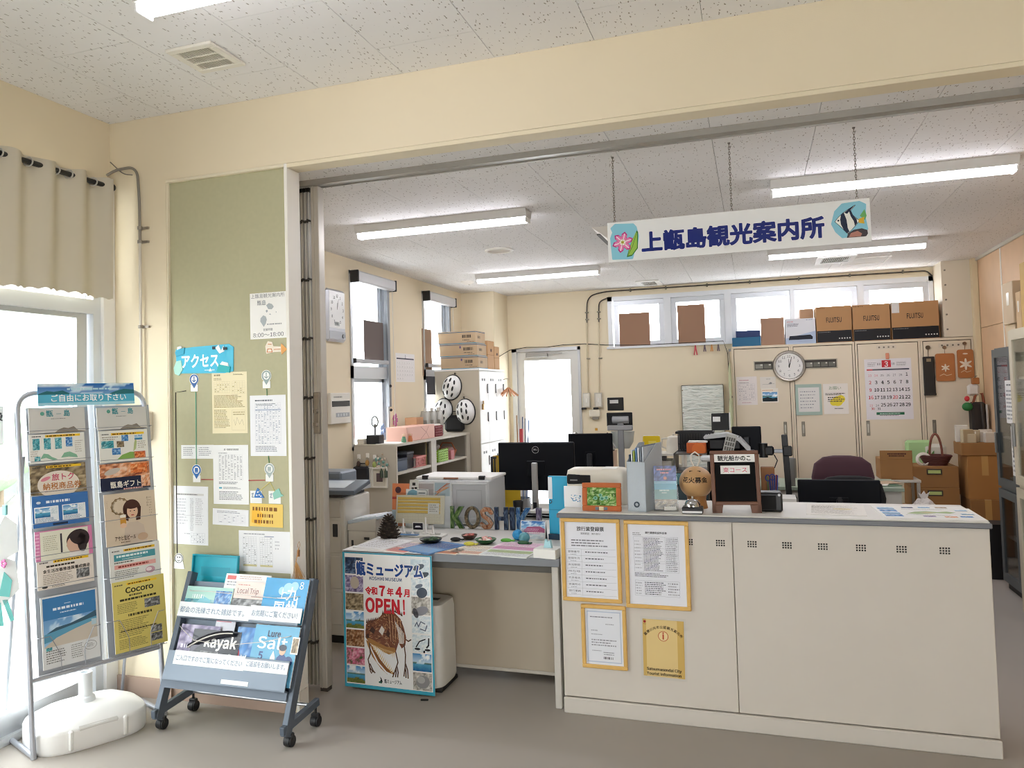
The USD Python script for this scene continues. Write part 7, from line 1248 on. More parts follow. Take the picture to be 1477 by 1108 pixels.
t = T("pen_pot", "clear pot of blue scissors and pens right of the blackboard", "pen pot", (.09, 5.58, .80)); P(t, "pot", lathe([(0, 0), (.04, 0), (.042, .09), (.039, .09), (.037, .004), (0, .004)], 18), ACRYLIC); P(t, "scissors", cat(cyl((-.01, 0, .01), (-.016, 0, .10), .006), tf(tube(np.column_stack([.014 * np.cos(np.linspace(0, 2 * np.pi, 11)[:-1]), np.zeros(10), .02 * np.sin(np.linspace(0, 2 * np.pi, 11)[:-1])]), .004, 5, closed=True), (-.028, 0, .12)), tf(tube(np.column_stack([.014 * np.cos(np.linspace(0, 2 * np.pi, 11)[:-1]), np.zeros(10), .02 * np.sin(np.linspace(0, 2 * np.pi, 11)[:-1])]), .004, 5, closed=True), (.0, 0, .125))), M("23367A", .4)); 
for x, y, c in ((.0, -.02, "23367A"), (.012, -.024, "23367A"), (-.012, -.02, "1E2E6E"), (.02, .01, "8E2A2A"), (.025, -.01, "3A4A9A"), (.01, .015, "3A4A8A"), (-.025, .012, "4A7A4A")): P(t, "pen", cyl((x, y, .01), (x * 1.3, y * 1.3, .14), .004, 6), M(c, .5))
t = T("paper_organizer", "white tray on a dark organiser right of the blackboard", "tray", (.10, 5.58, .70)); P(t, "organiser", bx(-.10, .11, -.09, .09, 0, .075, .004), M("2A2C30", .5)); P(t, "white_tray", bx(-.11, .13, -.10, .10, .075, .10, .003), M("E3E1DC", .5))
thingbox("brown_card_box", "small brown box with a round white sticker behind the pen pot", "box", .02, .11, 5.78, 5.84, .70, .97, "9A6A42")
S("green_note", "lime green note lying behind the counter's top edge", "note", tf(bx(-.04, .04, -.03, .03, 0, .015, .004), (.66, 5.62, .70)), M("8FCF2E", .6))
monitor("wide black monitor seen from behind in front of the brown swivel chair", .50, 5.72, .50, .30, .745, False, "1A1A1C")
def swivel(label, x, y, col, ztop, w, r):
    cy = -.14 if r else .2; t = T("swivel_chair", label, "chair", (x, y, 0)); P(t, "backrest", loft([[(a_ * k, -.0 + b_ * k2, z) for a_, b_, _ in sq(w, .05, 0, 3, 26)] for k, k2, z in ((.72, .7, ztop - .42), (.92, 1, ztop - .30), (1, 1, ztop - .16), (.9, .95, ztop - .06), (.62, .7, ztop - .012), (.3, .3, ztop))]), M(col, .75), smooth=60); P(t, "seat", bx(-.24, .24, -.20 if r else -.02, 0 if r else .44, .43, .50, .03), M(col, .75)); P(t, "back_bar", bx(-.03, .03, -.07, -.045, .44, ztop - .2, .004), M("1E1E20", .5)); P(t, "column", cyl((0, cy, .08), (0, cy, .43), .025), M("2A2A2A", .5)); P(t, "star_base", cat([tf(bx(0, .28, -.02, .02, .05, .085, .006), (0, cy, 0), rz=72 * k) for k in range(5)] + [ball(.025, (.27 * math.cos(k * 1.2566), cy + .27 * math.sin(k * 1.2566), .026), sub=1) for k in range(5)]), M("222224", .5)); return t
swivel("brown fabric swivel chair with a rounded back behind the counter", .595, 6.45, "50303A", .995, .215, 0)
swivel("black office chair between the wide monitor and the brown swivel chair", .62, 6.27, "17171A", .865, .235, 1)
t = T("document", "open papers and a green folder on the green-topped desk", "papers", (.93, 7.15, .70)); P(t, "green_folder", tf(bx(-.1, .12, -.12, .12, 0, .006), rz=20), M("5E7A62", .6)); P(t, "sheet", tf(bx(-.1, .1, -.13, .1, .006, .010), (-.03, .03, 0), rz=-12), M("E3DFD6", .7)); P(t, "brown_sheet", tf(bx(-.07, .12, -.08, .1, .010, .013), (.03, .06, 0), rz=25), M("B59E84", .7))
S("grey_pen_tower", "tall grey metal pen tower on the green-topped desk left of the brown chair", "pen tower", bx(.25, .29, 7.0, 7.04, .70, .93, .004), M("7E7C78", .4, .4))
# ================================================================ back wall fittings
for nm, lb, pts in (("wall_conduit", "cable conduit arching from the left switch box along the back wall top", [(-1.83, 9.13, 1.50), (-1.815, 9.13, 2.42), (-1.80, 9.13, 2.63), (-1.60, 9.13, 2.672), (-.6, 9.13, 2.668), (.8, 9.13, 2.668), (1.72, 9.13, 2.66), (1.765, 9.13, 2.60)]), ("wall_conduit", "shorter cable conduit arching from the right switch box to the strip window corner", [(-1.70, 9.13, 1.50), (-1.675, 9.13, 2.42), (-1.665, 9.13, 2.56), (-1.565, 9.13, 2.595)])):
    t = T(nm, lb, "conduit", (0, 0, 0)); k = 2
    P(t, "pale_pipe", cyl(pts[0], (pts[1][0], pts[1][1], 2.32), .0085, 10), M("CFC2A4", .5), smooth=40); P(t, "dark_pipe", tube(arc([(pts[1][0], 9.13, 2.30)] + pts[1:], .16, 8), .0075, 8), M("4A453C", .5), smooth=50)
    for z in (1.90, 2.36, 2.44): P(t, "clamp", bx(pts[1][0] - .018, pts[1][0] + .022, 9.118, 9.15, z - .007, z + .007, .002), M("8A8474", .4, .4))
    for x in (-1.3, -.9, -.45, 0, .5, 1.0, 1.5)[:7 if "along" in lb else 0]: P(t, "clamp", bx(x - .008, x + .008, 9.118, 9.15, 2.65, 2.685, .002), M("6A6456", .4, .4))
for lb, x in (("grey switch box at the lower end of the left conduit", -1.845), ("grey switch box at the lower end of the right conduit", -1.705)):
    t = T("switch_box", lb, "switch box", (x, YB, 1.33)); P(t, "case", bx(-.048, .042, -.05, 0, 0, .17, .006), M("C6C1B4", .5)); P(t, "cover", bx(-.03, .034, -.056, -.05, .012, .158, .003), M("D9D5CA", .5)); P(t, "switch", bx(-.008, .010, -.06, -.056, .06, .11, .002), M("EDEAE2", .4)); P(t, "black_foot", bx(-.065, -.01, -.045, -.005, -.022, 0, .003), M("2A2826", .5))
t = T("alarm_box", "cream plastic fixture with a grey foot below the switch boxes", "fixture", (-1.75, YB, 1.19)); P(t, "case", bx(-.07, .06, -.05, 0, .03, .115, .012), M("E0D9C8", .4)); P(t, "foot", bx(-.035, .035, -.04, 0, .0, .03, .002), M("8A8478", .5))
S("small_sticker", "small orange sticker on the back wall above the far monitor", "sticker", bx(-1.765, -1.735, YB - .002, YB, 1.06, 1.09), M("D9A23E", .6))
t = T("loose_cable", "black cable drooping along the back wall from the locker cartons to the strip window", "cable", (0, 0, 0)); P(t, "cable", tube([(-2.80, 8.60, 1.79), (-2.785, 8.75, 1.95), (-2.76, 9.11, 2.04), (-2.55, 9.115, 2.065), (-2.3, 9.115, 2.055), (-2.1, 9.12, 2.075), (-1.85, 9.135, 2.075), (-1.6, 9.135, 2.05), (-1.2, 9.115, 2.03), (-.3, 9.115, 2.035), (-.26, 9.13, 1.9), (-.25, 9.13, 1.4)], .004, 6), M("33302B", .6), smooth=60); P(t, "plug", bx(-.262, -.238, 9.118, 9.15, 1.33, 1.40, .004), M("2A2826", .5))
for i, (x, c, lb) in enumerate(((-.60, "C94A55", "red plastic peg hanging under the strip window, leftmost and largest"), (-.50, "6A5A62", "grey peg hanging under the strip window, second from left"), (-.425, "D99A5A", "orange peg hanging under the strip window, third from left"), (-.355, "7A6A6E", "grey peg hanging under the strip window, nearest the cabinets"))):
    t = T("clothes_peg", lb, "peg", (x, YB - .034, 2.0)); h = .11 if i == 0 else .075; P(t, "jaw", cat(tf(bx(-.006, .006, -.006, .006, -h, 0, .002), ry=8), tf(bx(-.006, .006, -.006, .006, -h, 0, .002), ry=-8)), M(c, .5)); P(t, "spring", cyl((-.008, 0, -h * .45), (.008, 0, -h * .45), .006, 8), M("9A9A9A", .3, .7))
FO = usdkit.material(stage, "/World/Looks/crinkled_foil", {"g": ("texture_coordinate", {}), "mp": ("mapping", dict(scale=(2.5, 2.5, 13.0))), "n": ("noise_texture", dict(scale=3.0, detail=8.0, distortion=.6)), "b": ("bump", dict(strength=.8, distance=.015)), "r": ("rgb_ramp", {"ramp": [(.3, lin("B4BCB4")), (.5, lin("E6E9E2")), (.7, lin("C9D4CE"))]}), "p": ("principled_bsdf", dict(metallic=.45, roughness=.35))}, [("g.object", "mp.vector"), ("mp.vector", "n.vector"), ("n.fac", "b.height"), ("b.normal", "p.normal"), ("n.fac", "r.fac"), ("r.color", "p.base_color")], surface="p.BSDF")
t = T("foil_panel", "silver foil-covered insulating panel leaning on the back wall", "panel", (-.545, 9.10, 0), rx=0); P(t, "foil_board", bx(-.22, .222, .0, .03, 0, 1.55, .004), FO); P(t, "dark_edge", cat(bx(-.222, .224, .004, .028, 1.548, 1.558), bx(-.226, -.22, .004, .028, 0, 1.55), bx(.222, .228, .004, .028, 0, 1.55)), M("6A665E", .6)); P(t, "rivet", cat([cyl((-.212, .001, z), (-.212, -.003, z), .007, 8) for z in (.6, 1.0, 1.25, 1.5)]), M("8A7A6A", .5))
t = T("green_towel", "pale green towel hanging beside the steel cabinets", "towel", (-.235, 8.74, 0)); P(t, "cloth", loft([[(a * k, b, z) for a, b, _ in sq(.018, .05, 0, 2, 16)] for k, z in ((.8, 1.1), (1.2, 1.3), (.7, 1.42), (1, 1.6), (.4, 1.78))]), M("C3C9A4", .9), smooth=60); P(t, "hook", cat(cyl((0, 0, 1.77), (0, .0, 1.92), .003, 6), bx(-.004, .02, -.006, .006, 1.90, 1.925)), M("8A8A88", .4, .5)); P(t, "clip_tie", ball(.016, (.004, -.02, 1.42), sub=1), M("6A6A62", .6))

# ================================================================ steel cabinets along the back
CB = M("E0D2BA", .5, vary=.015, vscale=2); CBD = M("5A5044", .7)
CYF = 8.78
for lb, x0, x1 in (("cream steel cabinet pair at the left, behind the round clock", -.21, .972), ("cream steel cabinet pair at the right, with the big calendar", .978, 2.018)):
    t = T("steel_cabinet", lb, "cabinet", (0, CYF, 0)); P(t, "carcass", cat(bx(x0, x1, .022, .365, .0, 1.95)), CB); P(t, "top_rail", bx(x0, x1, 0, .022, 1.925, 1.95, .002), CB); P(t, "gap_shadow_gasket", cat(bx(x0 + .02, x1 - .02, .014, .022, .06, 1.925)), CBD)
    P(t, "plinth", bx(x0, x1, .004, .022, 0, .06), CB); mid = x0 + .585 if x0 < 0 else x0 + .585
    for a, b in ((x0, mid - .001), (mid + .001, x1)):
        P(t, "stile", bx(a, a + .018, 0, .022, .06, 1.925), CB); P(t, "stile", bx(b - .018, b, 0, .022, .06, 1.925), CB)
        d_ = P(t, "door", bx(a + .024, b - .024, .0, .014, .068, 1.918, .002), CB); hx = a + .07 if a > x0 or x0 > 0 else b - .10
        P(d_, "handle_plate", bx(hx, hx + .032, -.004, 0, 1.0, 1.15, .002), M("7A7468", .4, .5)); P(d_, "handle_grip", bx(hx + .008, hx + .024, -.007, -.004, 1.03, 1.12, .002), M("9A9488", .3, .6))
S("floor_pipe_post", "low grey metal post in front of the left steel cabinet", "post", bx(.335, .375, 8.70, 8.74, 0, .78, .004), M("8A857A", .4, .4))
for lb, x0, x1, n in (("dark label slot on the left cabinet door, left of the round clock", .005, .20, 2), ("dark label slot with four name cards, right of the round clock", .495, .81, 4)):
    t = T("label_slot", lb, "label holder", ((x0 + x1) / 2, CYF, 1.688)); a = (x1 - x0) / 2; P(t, "frame", frame_mesh(-a, a, 0, .10, .010, .008, -.008), M("B9B09C", .5)); P(t, "back", bx(-a + .01, a - .01, -.004, 0, .01, .09), M("3A3630", .6))
    for i in range(n): w = (2 * a - .03) / n; P(t, "name_card", bx(-a + .018 + w * i, -a + .010 + w * (i + 1), -.007, -.004, .02, .066), M("6A6A60" if i else "8A8A80", .6)); P(t, "card_light", bx(-a + .025 + w * (i + .5), -a + .005 + w * (i + 1), -.0075, -.007, .05, .064), M("C9C6BC", .6))
t = T("wall_clock", "round silver-rimmed wall clock hanging across the left steel cabinets", "clock", (.35, CYF, 1.725)); P(t, "rim", tf(lathe([(.132, 0), (.160, 0), (.162, .02), (.152, .036), (.138, .034), (.132, .022)], 40), (0, 0, 0), rx=90), M("A8A29A", .25, .8), smooth=50); P(t, "dial", tf(cyl((0, 0, 0), (0, 0, .02), .135, 40), rx=90), M("E6E4E0", .4))
s = Sheet(270, 270)
for i in range(12): a = math.radians(90 - 30 * (i + 1)); s.text(str(i + 1), 135 + 100 * math.cos(a), 135 + 100 * math.sin(a) - 11, 32, "3A3A3C", 1, "c")
s.poly([(131, 120), (133, 205), (135, 212), (137, 205), (139, 120)], "1E1E20", 2); s.poly([(130, 118), (160, 226), (165, 232), (164, 224), (139, 116)], "1E1E20", 2.5); s.disc(135, 135, 6, "1E1E20", 3); s.rows(120, 88, 152, 94, 1, "6A6A6A", 1); s.put(t, "dial_print", loc=(-.135, -.0202, -.135), rx=90)
YC = CYF
def tbl(s): s.rect(0, 0, s.w, s.h, "E6DEDA", 0); s.grid(20, 50, 180, 220, 8, 8, 1, "A9A2A4", 1, .4, "B4AEB0"); s.rows(30, 250, 150, 270, 1, "C08A94"); s.rows(50, 18, 170, 32, 1, "C08A94"); s.rows(20, 226, 160, 240, 1, "8A8488")
pin("white table sheet with pink lines on the leftmost cabinet door", -.173, .03, 1.331, 1.628, tbl, y=YC, seed=21)
pin("white sheet with a small sketch above the harbour photo on the cabinet", .062, .215, 1.50, 1.62, lambda s: (s.rect(0, 0, s.w, s.h, "E3DCD2", 0), s.line([(20, 40), (140, 46)], 2, "6A6A6A"), s.poly([(80, 46), (100, 66), (118, 58), (110, 46)], "8A8A88", 1), s.rows(60, 90, 110, 104, 1, "9A9A98")), y=YC, seed=22)
pin("photo card of a dark island under blue sky on the leftmost cabinet door", .07, .235, 1.352, 1.50, lambda s: (s.rect(0, 0, s.w, s.h, "EDE6DA", 0), s.pic(10, 12, s.w - 10, s.h - 40, "hill", 3, 1, (16, 10)), s.poly([(10, 12), (10, 46), (60, 58), (110, 44), (155, 50), (155, 12)], "1F2A2E", 2), s.rows(10, s.h - 28, 150, s.h - 12, 1, "D9A05A")), y=YC, name="photo_card", catn="card", seed=23)
t = wall_sheet("framed_notice", "pale green bordered notice on the second cabinet door", "notice", .40, .648, 1.215, 1.532, YC, lambda s: (s.rect(0, 0, s.w, s.h, "A9BDB2", 0), s.rect(26, 34, s.w - 22, s.h - 34, "E0DEDA", 1), s.rows(44, 60, s.w - 44, s.h - 60, 6, "9A9AA0", 2, .3)), seed=24, bg="A9BDB2", th=.006)
def ask(s): s.rect(0, 0, s.w, s.h, "E9E2DA", 0); s.poly(Point(130, 130).buffer(50).union(Point(95, 120).buffer(36)).union(Point(160, 150).buffer(40)), "E6D23E", 1); s.text("お願い", 50, 250, 38, "6E8A62", 2, fit=120); s.rows(18, 190, 220, 214, 2, "5A5450", 2, .6); s.rows(40, 120, 200, 178, 3, "4A4440", 3, .5); s.rows(100, 50, 200, 62, 1, "4A4440", 3, .7)
pin("white request notice with a yellow blot on the second cabinet door", .665, .895, 1.222, 1.53, ask, y=YC, seed=25)
def cal(s):
    s.rect(0, 0, s.w, s.h, "E3DFE2", 0); s.rect(158, 520, 240, 590, "C9303A", 1); s.text("3", 199, 528, 66, "F4F0EE", 3, "c", 1); s.rows(30, 530, 110, 572, 4, "8A868A"); s.rows(290, 530, 380, 572, 4, "8A868A"); s.rows(116, 540, 150, 566, 1, "4A4A4E", 2, .9); s.rows(250, 540, 284, 566, 1, "4A4A4E", 2, .9); s.rect(20, 490, 400, 505, "5A5A66", 1); s.rect(20, 490, 72, 505, "C9555A", 2)
    days = [("23", "24", "25", "26", "27", "28", "1"), ("2", "3", "4", "5", "6", "7", "8"), ("9", "10", "11", "12", "13", "14", "15"), ("16", "17", "18", "19", "20", "21", "22"), ("23", "24", "25", "26", "27", "28", "29")]
    for r, row in enumerate(days):
        for k, d in enumerate(row):
            small = (r == 0 and k < 6) or (r == 4 and k < 2); red = k == 0 or (r == 3 and k == 4) or (r == 0 and k == 1)
            s.text(d, 46 + 55 * k, 430 - 75 * r, 28 if small else 43, ("D9707A" if small else "C9303A") if red else ("6A6A70" if small else "1E1E22"), 2, "c", 0 if small else 1)
    s.text("30", 60, 98, 28, "C9303A", 2, "c", 1); s.text("31", 116, 98, 28, "3A3A40", 2, "c", 1); s.rect(90, 46, 340, 72, "2A6A4A", 1); s.rows(120, 34, 330, 46, 1, "6A6A6A"); s.rows(120, 52, 330, 66, 1, "BFD6C6", 3, .6)
t = wall_sheet("month_calendar", "large white month calendar with a red box and bold numbers on the third cabinet door", "calendar", 1.055, 1.475, 1.16, 1.765, YC, cal, seed=26); P(t, "hook", bx(-.015, .015, .60, .66, 0, .02, .004), M("D98A6A", .5))
for lb, x0, x1, z in (("row of little screw marks and tape above the big calendar", 1.17, 1.35, 1.88), ("row of little screw marks and tape above the wooden plaques", 1.72, 1.92, 1.875)):
    t = T("tape_strip", lb, "tape", ((x0 + x1) / 2, YC, z)); a = (x1 - x0) / 2; P(t, "tape", bx(-a, a, -.0008, 0, -.02, .02), M("D9CDB9", .5))
    for i in range(4): P(t, "mark", cyl((-a * .7 + a * .47 * i, 0, 0), (-a * .7 + a * .47 * i, -.003, 0), .009, 8), M("7A7266", .4, .5))
def plaque(lb, x0, x1, z0, z1, big):
    t = T("wooden_plaque", lb, "plaque", ((x0 + x1) / 2, YC, z0)); a, h = (x1 - x0) / 2, z1 - z0
    P(t, "board", tf(extr(sbox(-a + .02, .02, a - .02, h - .02).buffer(.02), .014), rx=90), M("B4713C", .5, vary=.08, vscale=14)); fl = union_all([affinity.rotate(affinity.translate(affinity.scale(Point(0, 0).buffer(1, 8), .008, .026), 0, .02), 60 * k, origin=(0, 0)) for k in range(6)]); fl = affinity.translate(affinity.scale(fl, 1.25 if big else .85, 1.25 if big else .85, origin=(0, 0)), 0, h * .48)
    P(t, "lily_relief", tf(extr(fl, .006), (0, -.0135, 0), rx=90), M("E6D9C4", .6)); P(t, "stroke_relief", tf(extr(LineString([(-a * .6, h * .2), (-a * .2, h * .26), (a * .1, h * .2), (a * .6, h * .24)]).buffer(.003), .004), (0, -.0135, 0), rx=90), M("D9BE98", .6))
    if big: P(t, "bird_relief", tf(extr(affinity.scale(Point(.0, h * .85).buffer(1, 8), .022, .007), .004), (0, -.0135, 0), rx=90), M("E6D9C4", .6))
    P(t, "hook", cat(cyl((0.0, 0, h + .06), (0, -.016, h + .06), .016, 10), tube([(0, -.008, h + .05), (0, -.008, h - .01)], .002, 5)), M("7A6048", .5, .3))
plaque("orange-brown wooden plaque with a small carved lily, left of the two", 1.685, 1.85, 1.525, 1.795, False); plaque("orange-brown wooden plaque with a big carved lily and bird, right of the two", 1.872, 2.01, 1.552, 1.826, True)
t = T("shoehorn_case", "black lacquer hanging case on a round hook left of the wooden plaques", "case", (1.625, YC, 1.39)); P(t, "case", bx(-.05, .05, -.025, 0, 0, .38, .006), M("1C1815", .35)); P(t, "lower_lip", tf(extr([(-.052, 0), (.052, 0), (.052, .02), (0, .012), (-.052, .02)], .03), (0, 0, 0), rx=90), M("24201C", .35)); P(t, "hook", cat(cyl((0, 0, .47), (0, -.02, .47), .02, 14), tube([(0, -.01, .46), (0, -.012, .37)], .003, 5)), M("5A4A38", .4, .4)); P(t, "tag", bx(-.02, .02, -.026, -.025, .33, .36), M("9A8A6A", .5))
# boxes on the cabinets
def fbox(lb, x0, x1, z1, mirror=False, label_patch=False):
    t = T("computer_carton", lb, "carton", ((x0 + x1) / 2, CYF + .02, 1.95), group="computer cartons on the cabinets"); a, h = (x1 - x0) / 2, z1 - 1.95
    P(t, "body", bx(-a, a, 0, .30, 0, h, .003), M("B5885A", .7, vary=.03, vscale=6)); P(t, "top_flap", bx(-a - .001, a + .001, .148, .152, h - .002, h + .001), M("8A6A44", .7))
    s = Sheet(2000 * a, h * 1000); s.rect(4, 6, 2000 * a - 4, h * 330, "16161A", 1); s.text("FUJITSU", 1000 * a, h * 560, 66, "2A2420", 2, "c", 1, fit=min(150, 900 * a)); s.rows(16, h * 270, 150, h * 310, 1, "7A7A7A", 3)
    for i in range(5): s.disc(2000 * a - 120 + 24 * i, h * 110, 7, "C9C9C6", 3)
    if label_patch: s.rect(6, h * 720, 74, h * 990, "E0DEDA", 3)
    else: s.rows(10, h * 930, 110, h * 985, 1, "7A5A3A", 2)
    s.put(t, "print", loc=(-a, -.0002, 0), rx=90)
fbox("brown and black computer carton on the cabinets, leftmost of the three", .63, .962, 2.32); fbox("brown and black computer carton on the cabinets, middle of the three", .972, 1.312, 2.318); fbox("brown and black computer carton with a white label, widest, right of the three", 1.322, 1.742, 2.322, False, True)
t = T("device_box", "white and blue product box with a dark device picture on the cabinets", "box", (.475, CYF + .02, 1.95)); P(t, "body", bx(-.145, .145, 0, .2, 0, .262, .003), M("DCDDE2", .5)); s = Sheet(290, 262, None, 2); s.poly([(0, 0), (0, 60), (290, 130), (290, 0)], "B4C3DA", 0.5); s.poly([(30, 44), (40, 84), (240, 92), (262, 70), (258, 46)], "1E2230", 2); s.rows(20, 224, 80, 240, 1, "C94A4A", 2); s.rows(20, 180, 130, 215, 3, "5A5A6A", 2); s.rows(200, 240, 270, 254, 1, "6A7A9A", 2); s.put(t, "print", loc=(-.145, -.0002, 0), rx=90)
thingbox("brown_carton", "plain brown carton between the blue boxes and the white product box", "carton", .093, .32, CYF + .03, CYF + .22, 1.95, 2.235, "A9846A")
thingbox("brown_carton", "small brown carton peeping over the white product box", "carton", .49, .62, CYF + .22, CYF + .34, 1.95, 2.325, "B08A68")
thingbox("blue_box", "teal blue flat box at the left end of the cabinet tops", "box", -.20, .085, CYF + .02, CYF + .22, 1.95, 2.045, "24688E"); S("blue_box", "navy flat box lying on the teal box on the cabinets", "box", bx(-.16, .085, CYF + .03, CYF + .21, 2.046, 2.115, .003), M("23386A", .6))
for lb, x0, x1, z0, z1 in (("brown cardboard propped in the first pane of the strip window", -1.445, -1.10, BZ0 + .026, 2.405), ("brown cardboard propped in the second pane of the strip window", -.785, -.49, BZ0 + .026, 2.46)): S("cardboard_sheet", lb, "cardboard", tf(bx(x0, x1, YB - .004, YB + .002, z0, z1), (0, .018, 0)), M("9E7A62", .8))

# ================================================================ corner with cartons
KB = M("966A3A", .7, vary=.05, vscale=7)
def carton(lb, x0, x1, y0, y1, z0, z1, col=None, tape=True, mark=None, slot=False, nm="carton"):
    t = T(nm, lb, "carton", ((x0 + x1) / 2, (y0 + y1) / 2, z0)); a, b, h = (x1 - x0) / 2, (y1 - y0) / 2, z1 - z0; P(t, "body", bx(-a, a, -b, b, 0, h, .004), col or KB)
    if tape: P(t, "tape", cat(bx(-.025, .025, -b - .0008, -b + .001, h * .55, h + .0005), bx(-.025, .025, -b, b, h - .0005, h + .0008)), M("C49A5C", .3))
    if mark: s = Sheet(2000 * a, h * 1000, None, 5); s.rows(30, h * mark * 1000, 2000 * a - 30, h * mark * 1000 + 30, 2, "3A2A1E", 1, .7); s.put(t, "print", loc=(-a, -b - .0009, 0), rx=90)
    if slot: P(t, "label_holder", frame_mesh(-.06, .06, h * .62, h * .62 + .05, .01, .004, -b - .004), M("3A3226", .5)); P(t, "label_card", bx(-.05, .05, -b - .002, -b, h * .62 + .01, h * .62 + .04), M("B9C97A", .6))
    return t
for lb, z0, z1 in (("brown drawer carton with a green label, bottom of the corner stack", 0, .20), ("brown drawer carton with a green label, second from the bottom of the corner stack", .20, .40), ("brown drawer carton with a green label, third from the bottom of the corner stack", .40, .585), ("brown drawer carton with a green label, top of the corner stack under the basket", .585, .775)): carton(lb, 1.285 + (.0 if z0 > .3 else -.02), 1.665, 7.95, 8.3, z0, z1, slot=True, tape=False, nm="drawer_carton")
t = T("handled_basket", "dark red wicker basket with a tall hoop handle on the corner carton stack", "basket", (1.515, 8.08, .775))
for k in range(6): P(t, "woven_ring", tf(tube(np.column_stack([(.085 + .008 * k) * np.cos(np.linspace(0, 2 * np.pi, 27)[:-1]), (.075 + .007 * k) * np.sin(np.linspace(0, 2 * np.pi, 27)[:-1]), .004 * np.sin(np.arange(26) * math.pi)]), .009, 6, closed=True), (0, 0, .008 + .015 * k)), M("5A2E2A", .6), smooth=50)
P(t, "hoop_handle", tube([(.06 * 0 + .10 * math.cos(q) * .5, -.02, .08 + .20 * math.sin(q)) for q in np.linspace(0, math.pi, 15)], .010, 8), M("7A4434", .6), smooth=50); P(t, "basket_floor", cyl((0, 0, 0), (0, 0, .008), .085, 20), M("5A2E2A", .6))
t = T("tape_roll", "white coil of cord on the edge of the wicker basket", "coil", (1.41, 8.03, .775)); P(t, "coil", cat([tf(tube(np.column_stack([(.045 + .006 * k) * np.cos(np.linspace(0, 2 * np.pi, 21)[:-1]), np.full(20, -.01 + .008 * k), .055 + (.045 + .006 * k) * np.sin(np.linspace(0, 2 * np.pi, 21)[:-1])]), .006, 6, closed=True)) for k in range(3)]), M("DED8CC", .6), smooth=50); P(t, "coil_tie", bx(-.008, .008, -.02, .016, .0, .02, .003), M("B9B2A6", .6))
carton("tall brown carton right of the drawer carton stack", 1.72, 1.985, 7.85, 8.2, 0, .50, mark=.55); carton("big brown carton standing on the tall one in the corner", 1.715, 1.98, 7.87, 8.2, .50, .875, col=M("AA7840", .7)); carton("open-topped brown carton filled with white packets, topmost in the corner", 1.675, 1.955, 7.86, 8.15, .876, .985, tape=False)
t = T("packet_pile", "white and clear packets heaped in the topmost corner carton", "packets", (1.81, 8.0, .985)); rg = random.Random(8)
for i in range(9): P(t, "packet", tf(bx(-.05, .05, -.02, .02, 0, rg.uniform(.07, .15), .004), (rg.uniform(-.11, .11), rg.uniform(-.1, .08), 0), rz=rg.uniform(-30, 30)), M(rg.choice(["D6D0C4", "E3DED4", "C9C2B4", "B9A98A", "DAD4CA"]), .5))
t = T("umbrella_bag", "dark bag with folded umbrellas and a green and red ornament hanging in the corner", "bag", (1.985, 8.55, 1.02)); P(t, "bag", bx(-.07, .05, -.04, .10, 0, .30, .02), M("2A241F", .7)); P(t, "brown_strap", cat(tube([(-.05, 0, .29), (-.02, 0, .38), (.03, 0, .38), (.04, 0, .29)], .012, 6)), M("8A4A30", .6)); P(t, "umbrella", cyl((.03, -.05, -.12), (.01, -.05, .30), .014, 8), M("3A3430", .5)); P(t, "umbrella", cyl((.055, -.03, -.15), (.05, -.05, .28), .010, 8), M("C9C4BC", .5)); P(t, "green_ornament", ball(.045, (-.10, -.02, .26), (1, .7, .9), 2), M("2E7A3E", .7)); P(t, "red_ornament", ball(.022, (-.10, -.02, .335), (1, .7, 1.2), 2), M("C9343A", .6)); P(t, "white_net", bx(-.09, .01, -.02, .03, .36, .47, .02), M("DAD6CE", .7)); P(t, "brown_block", bx(-.05, .01, -.02, .03, .47, .53, .005), M("B0703A", .6)); P(t, "hook", tube([(.02, .1, .55), (-.01, .05, .54), (-.02, .0, .50)], .003, 5), M("6A6A6A", .4, .5))
t = T("side_table", "low white side table under the printed battery carton", "table", (1.12, 7.76, 0)); P(t, "table_top", bx(-.2, .2, -.1, .22, .66, .685, .004), M("B9B3A8", .5))
for x in (-.18, .18):
    for y in (-.08, .2): P(t, "leg", bx(x - .012, x + .012, y - .012, y + .012, 0, .66), M("A9A398", .5))
t = carton("brown carton with dark red print and a raised flap on the low white table", 1.01, 1.262, 7.67, 7.95, .685, .865, tape=False); P(t, "flap", bx(-.126, .126, -.14, -.136, .18, .252, .001), KB); s = Sheet(252, 72); s.rows(60, 36, 210, 50, 1, "4A2418", 1, .85, .15); s.rows(70, 20, 226, 32, 1, "4A2418", 1, .85, .15); s.put(t, "flap_print", loc=(-.126, -.1402, .18), rx=90)
t = T("white_bags", "white plastic bags bundled on the floor between the desk and the drawer cartons", "bags", (1.25, 7.38, 0)); 
for c_, r_, sd in (((-.02, 0, .19), .14, 1), ((.05, .08, .40), .115, 2)):
    m = ball(1, (0, 0, 0), (1, 1, 1.35), 4); v = np.array(m.vertices); v *= (1 + .45 * (meshkit.fbm(v * 2.6 + sd * 5, 4, sd) - .5) + .12 * (meshkit.noise(v * 9 + sd, sd) - .5))[:, None]; m.vertices = v * r_ + c_; m.vertices[:, 2] = np.maximum(m.vertices[:, 2], 0); P(t, "bag", m, M("D6CFC8", .4), smooth=40)
P(t, "knot", cat(tf(extr([(-.01, 0), (.01, 0), (.04, .08), (.015, .06), (0, .09), (-.02, .06), (-.045, .075)], .012), (.05, .08, .53), rx=90)), M("DED8D2", .5))
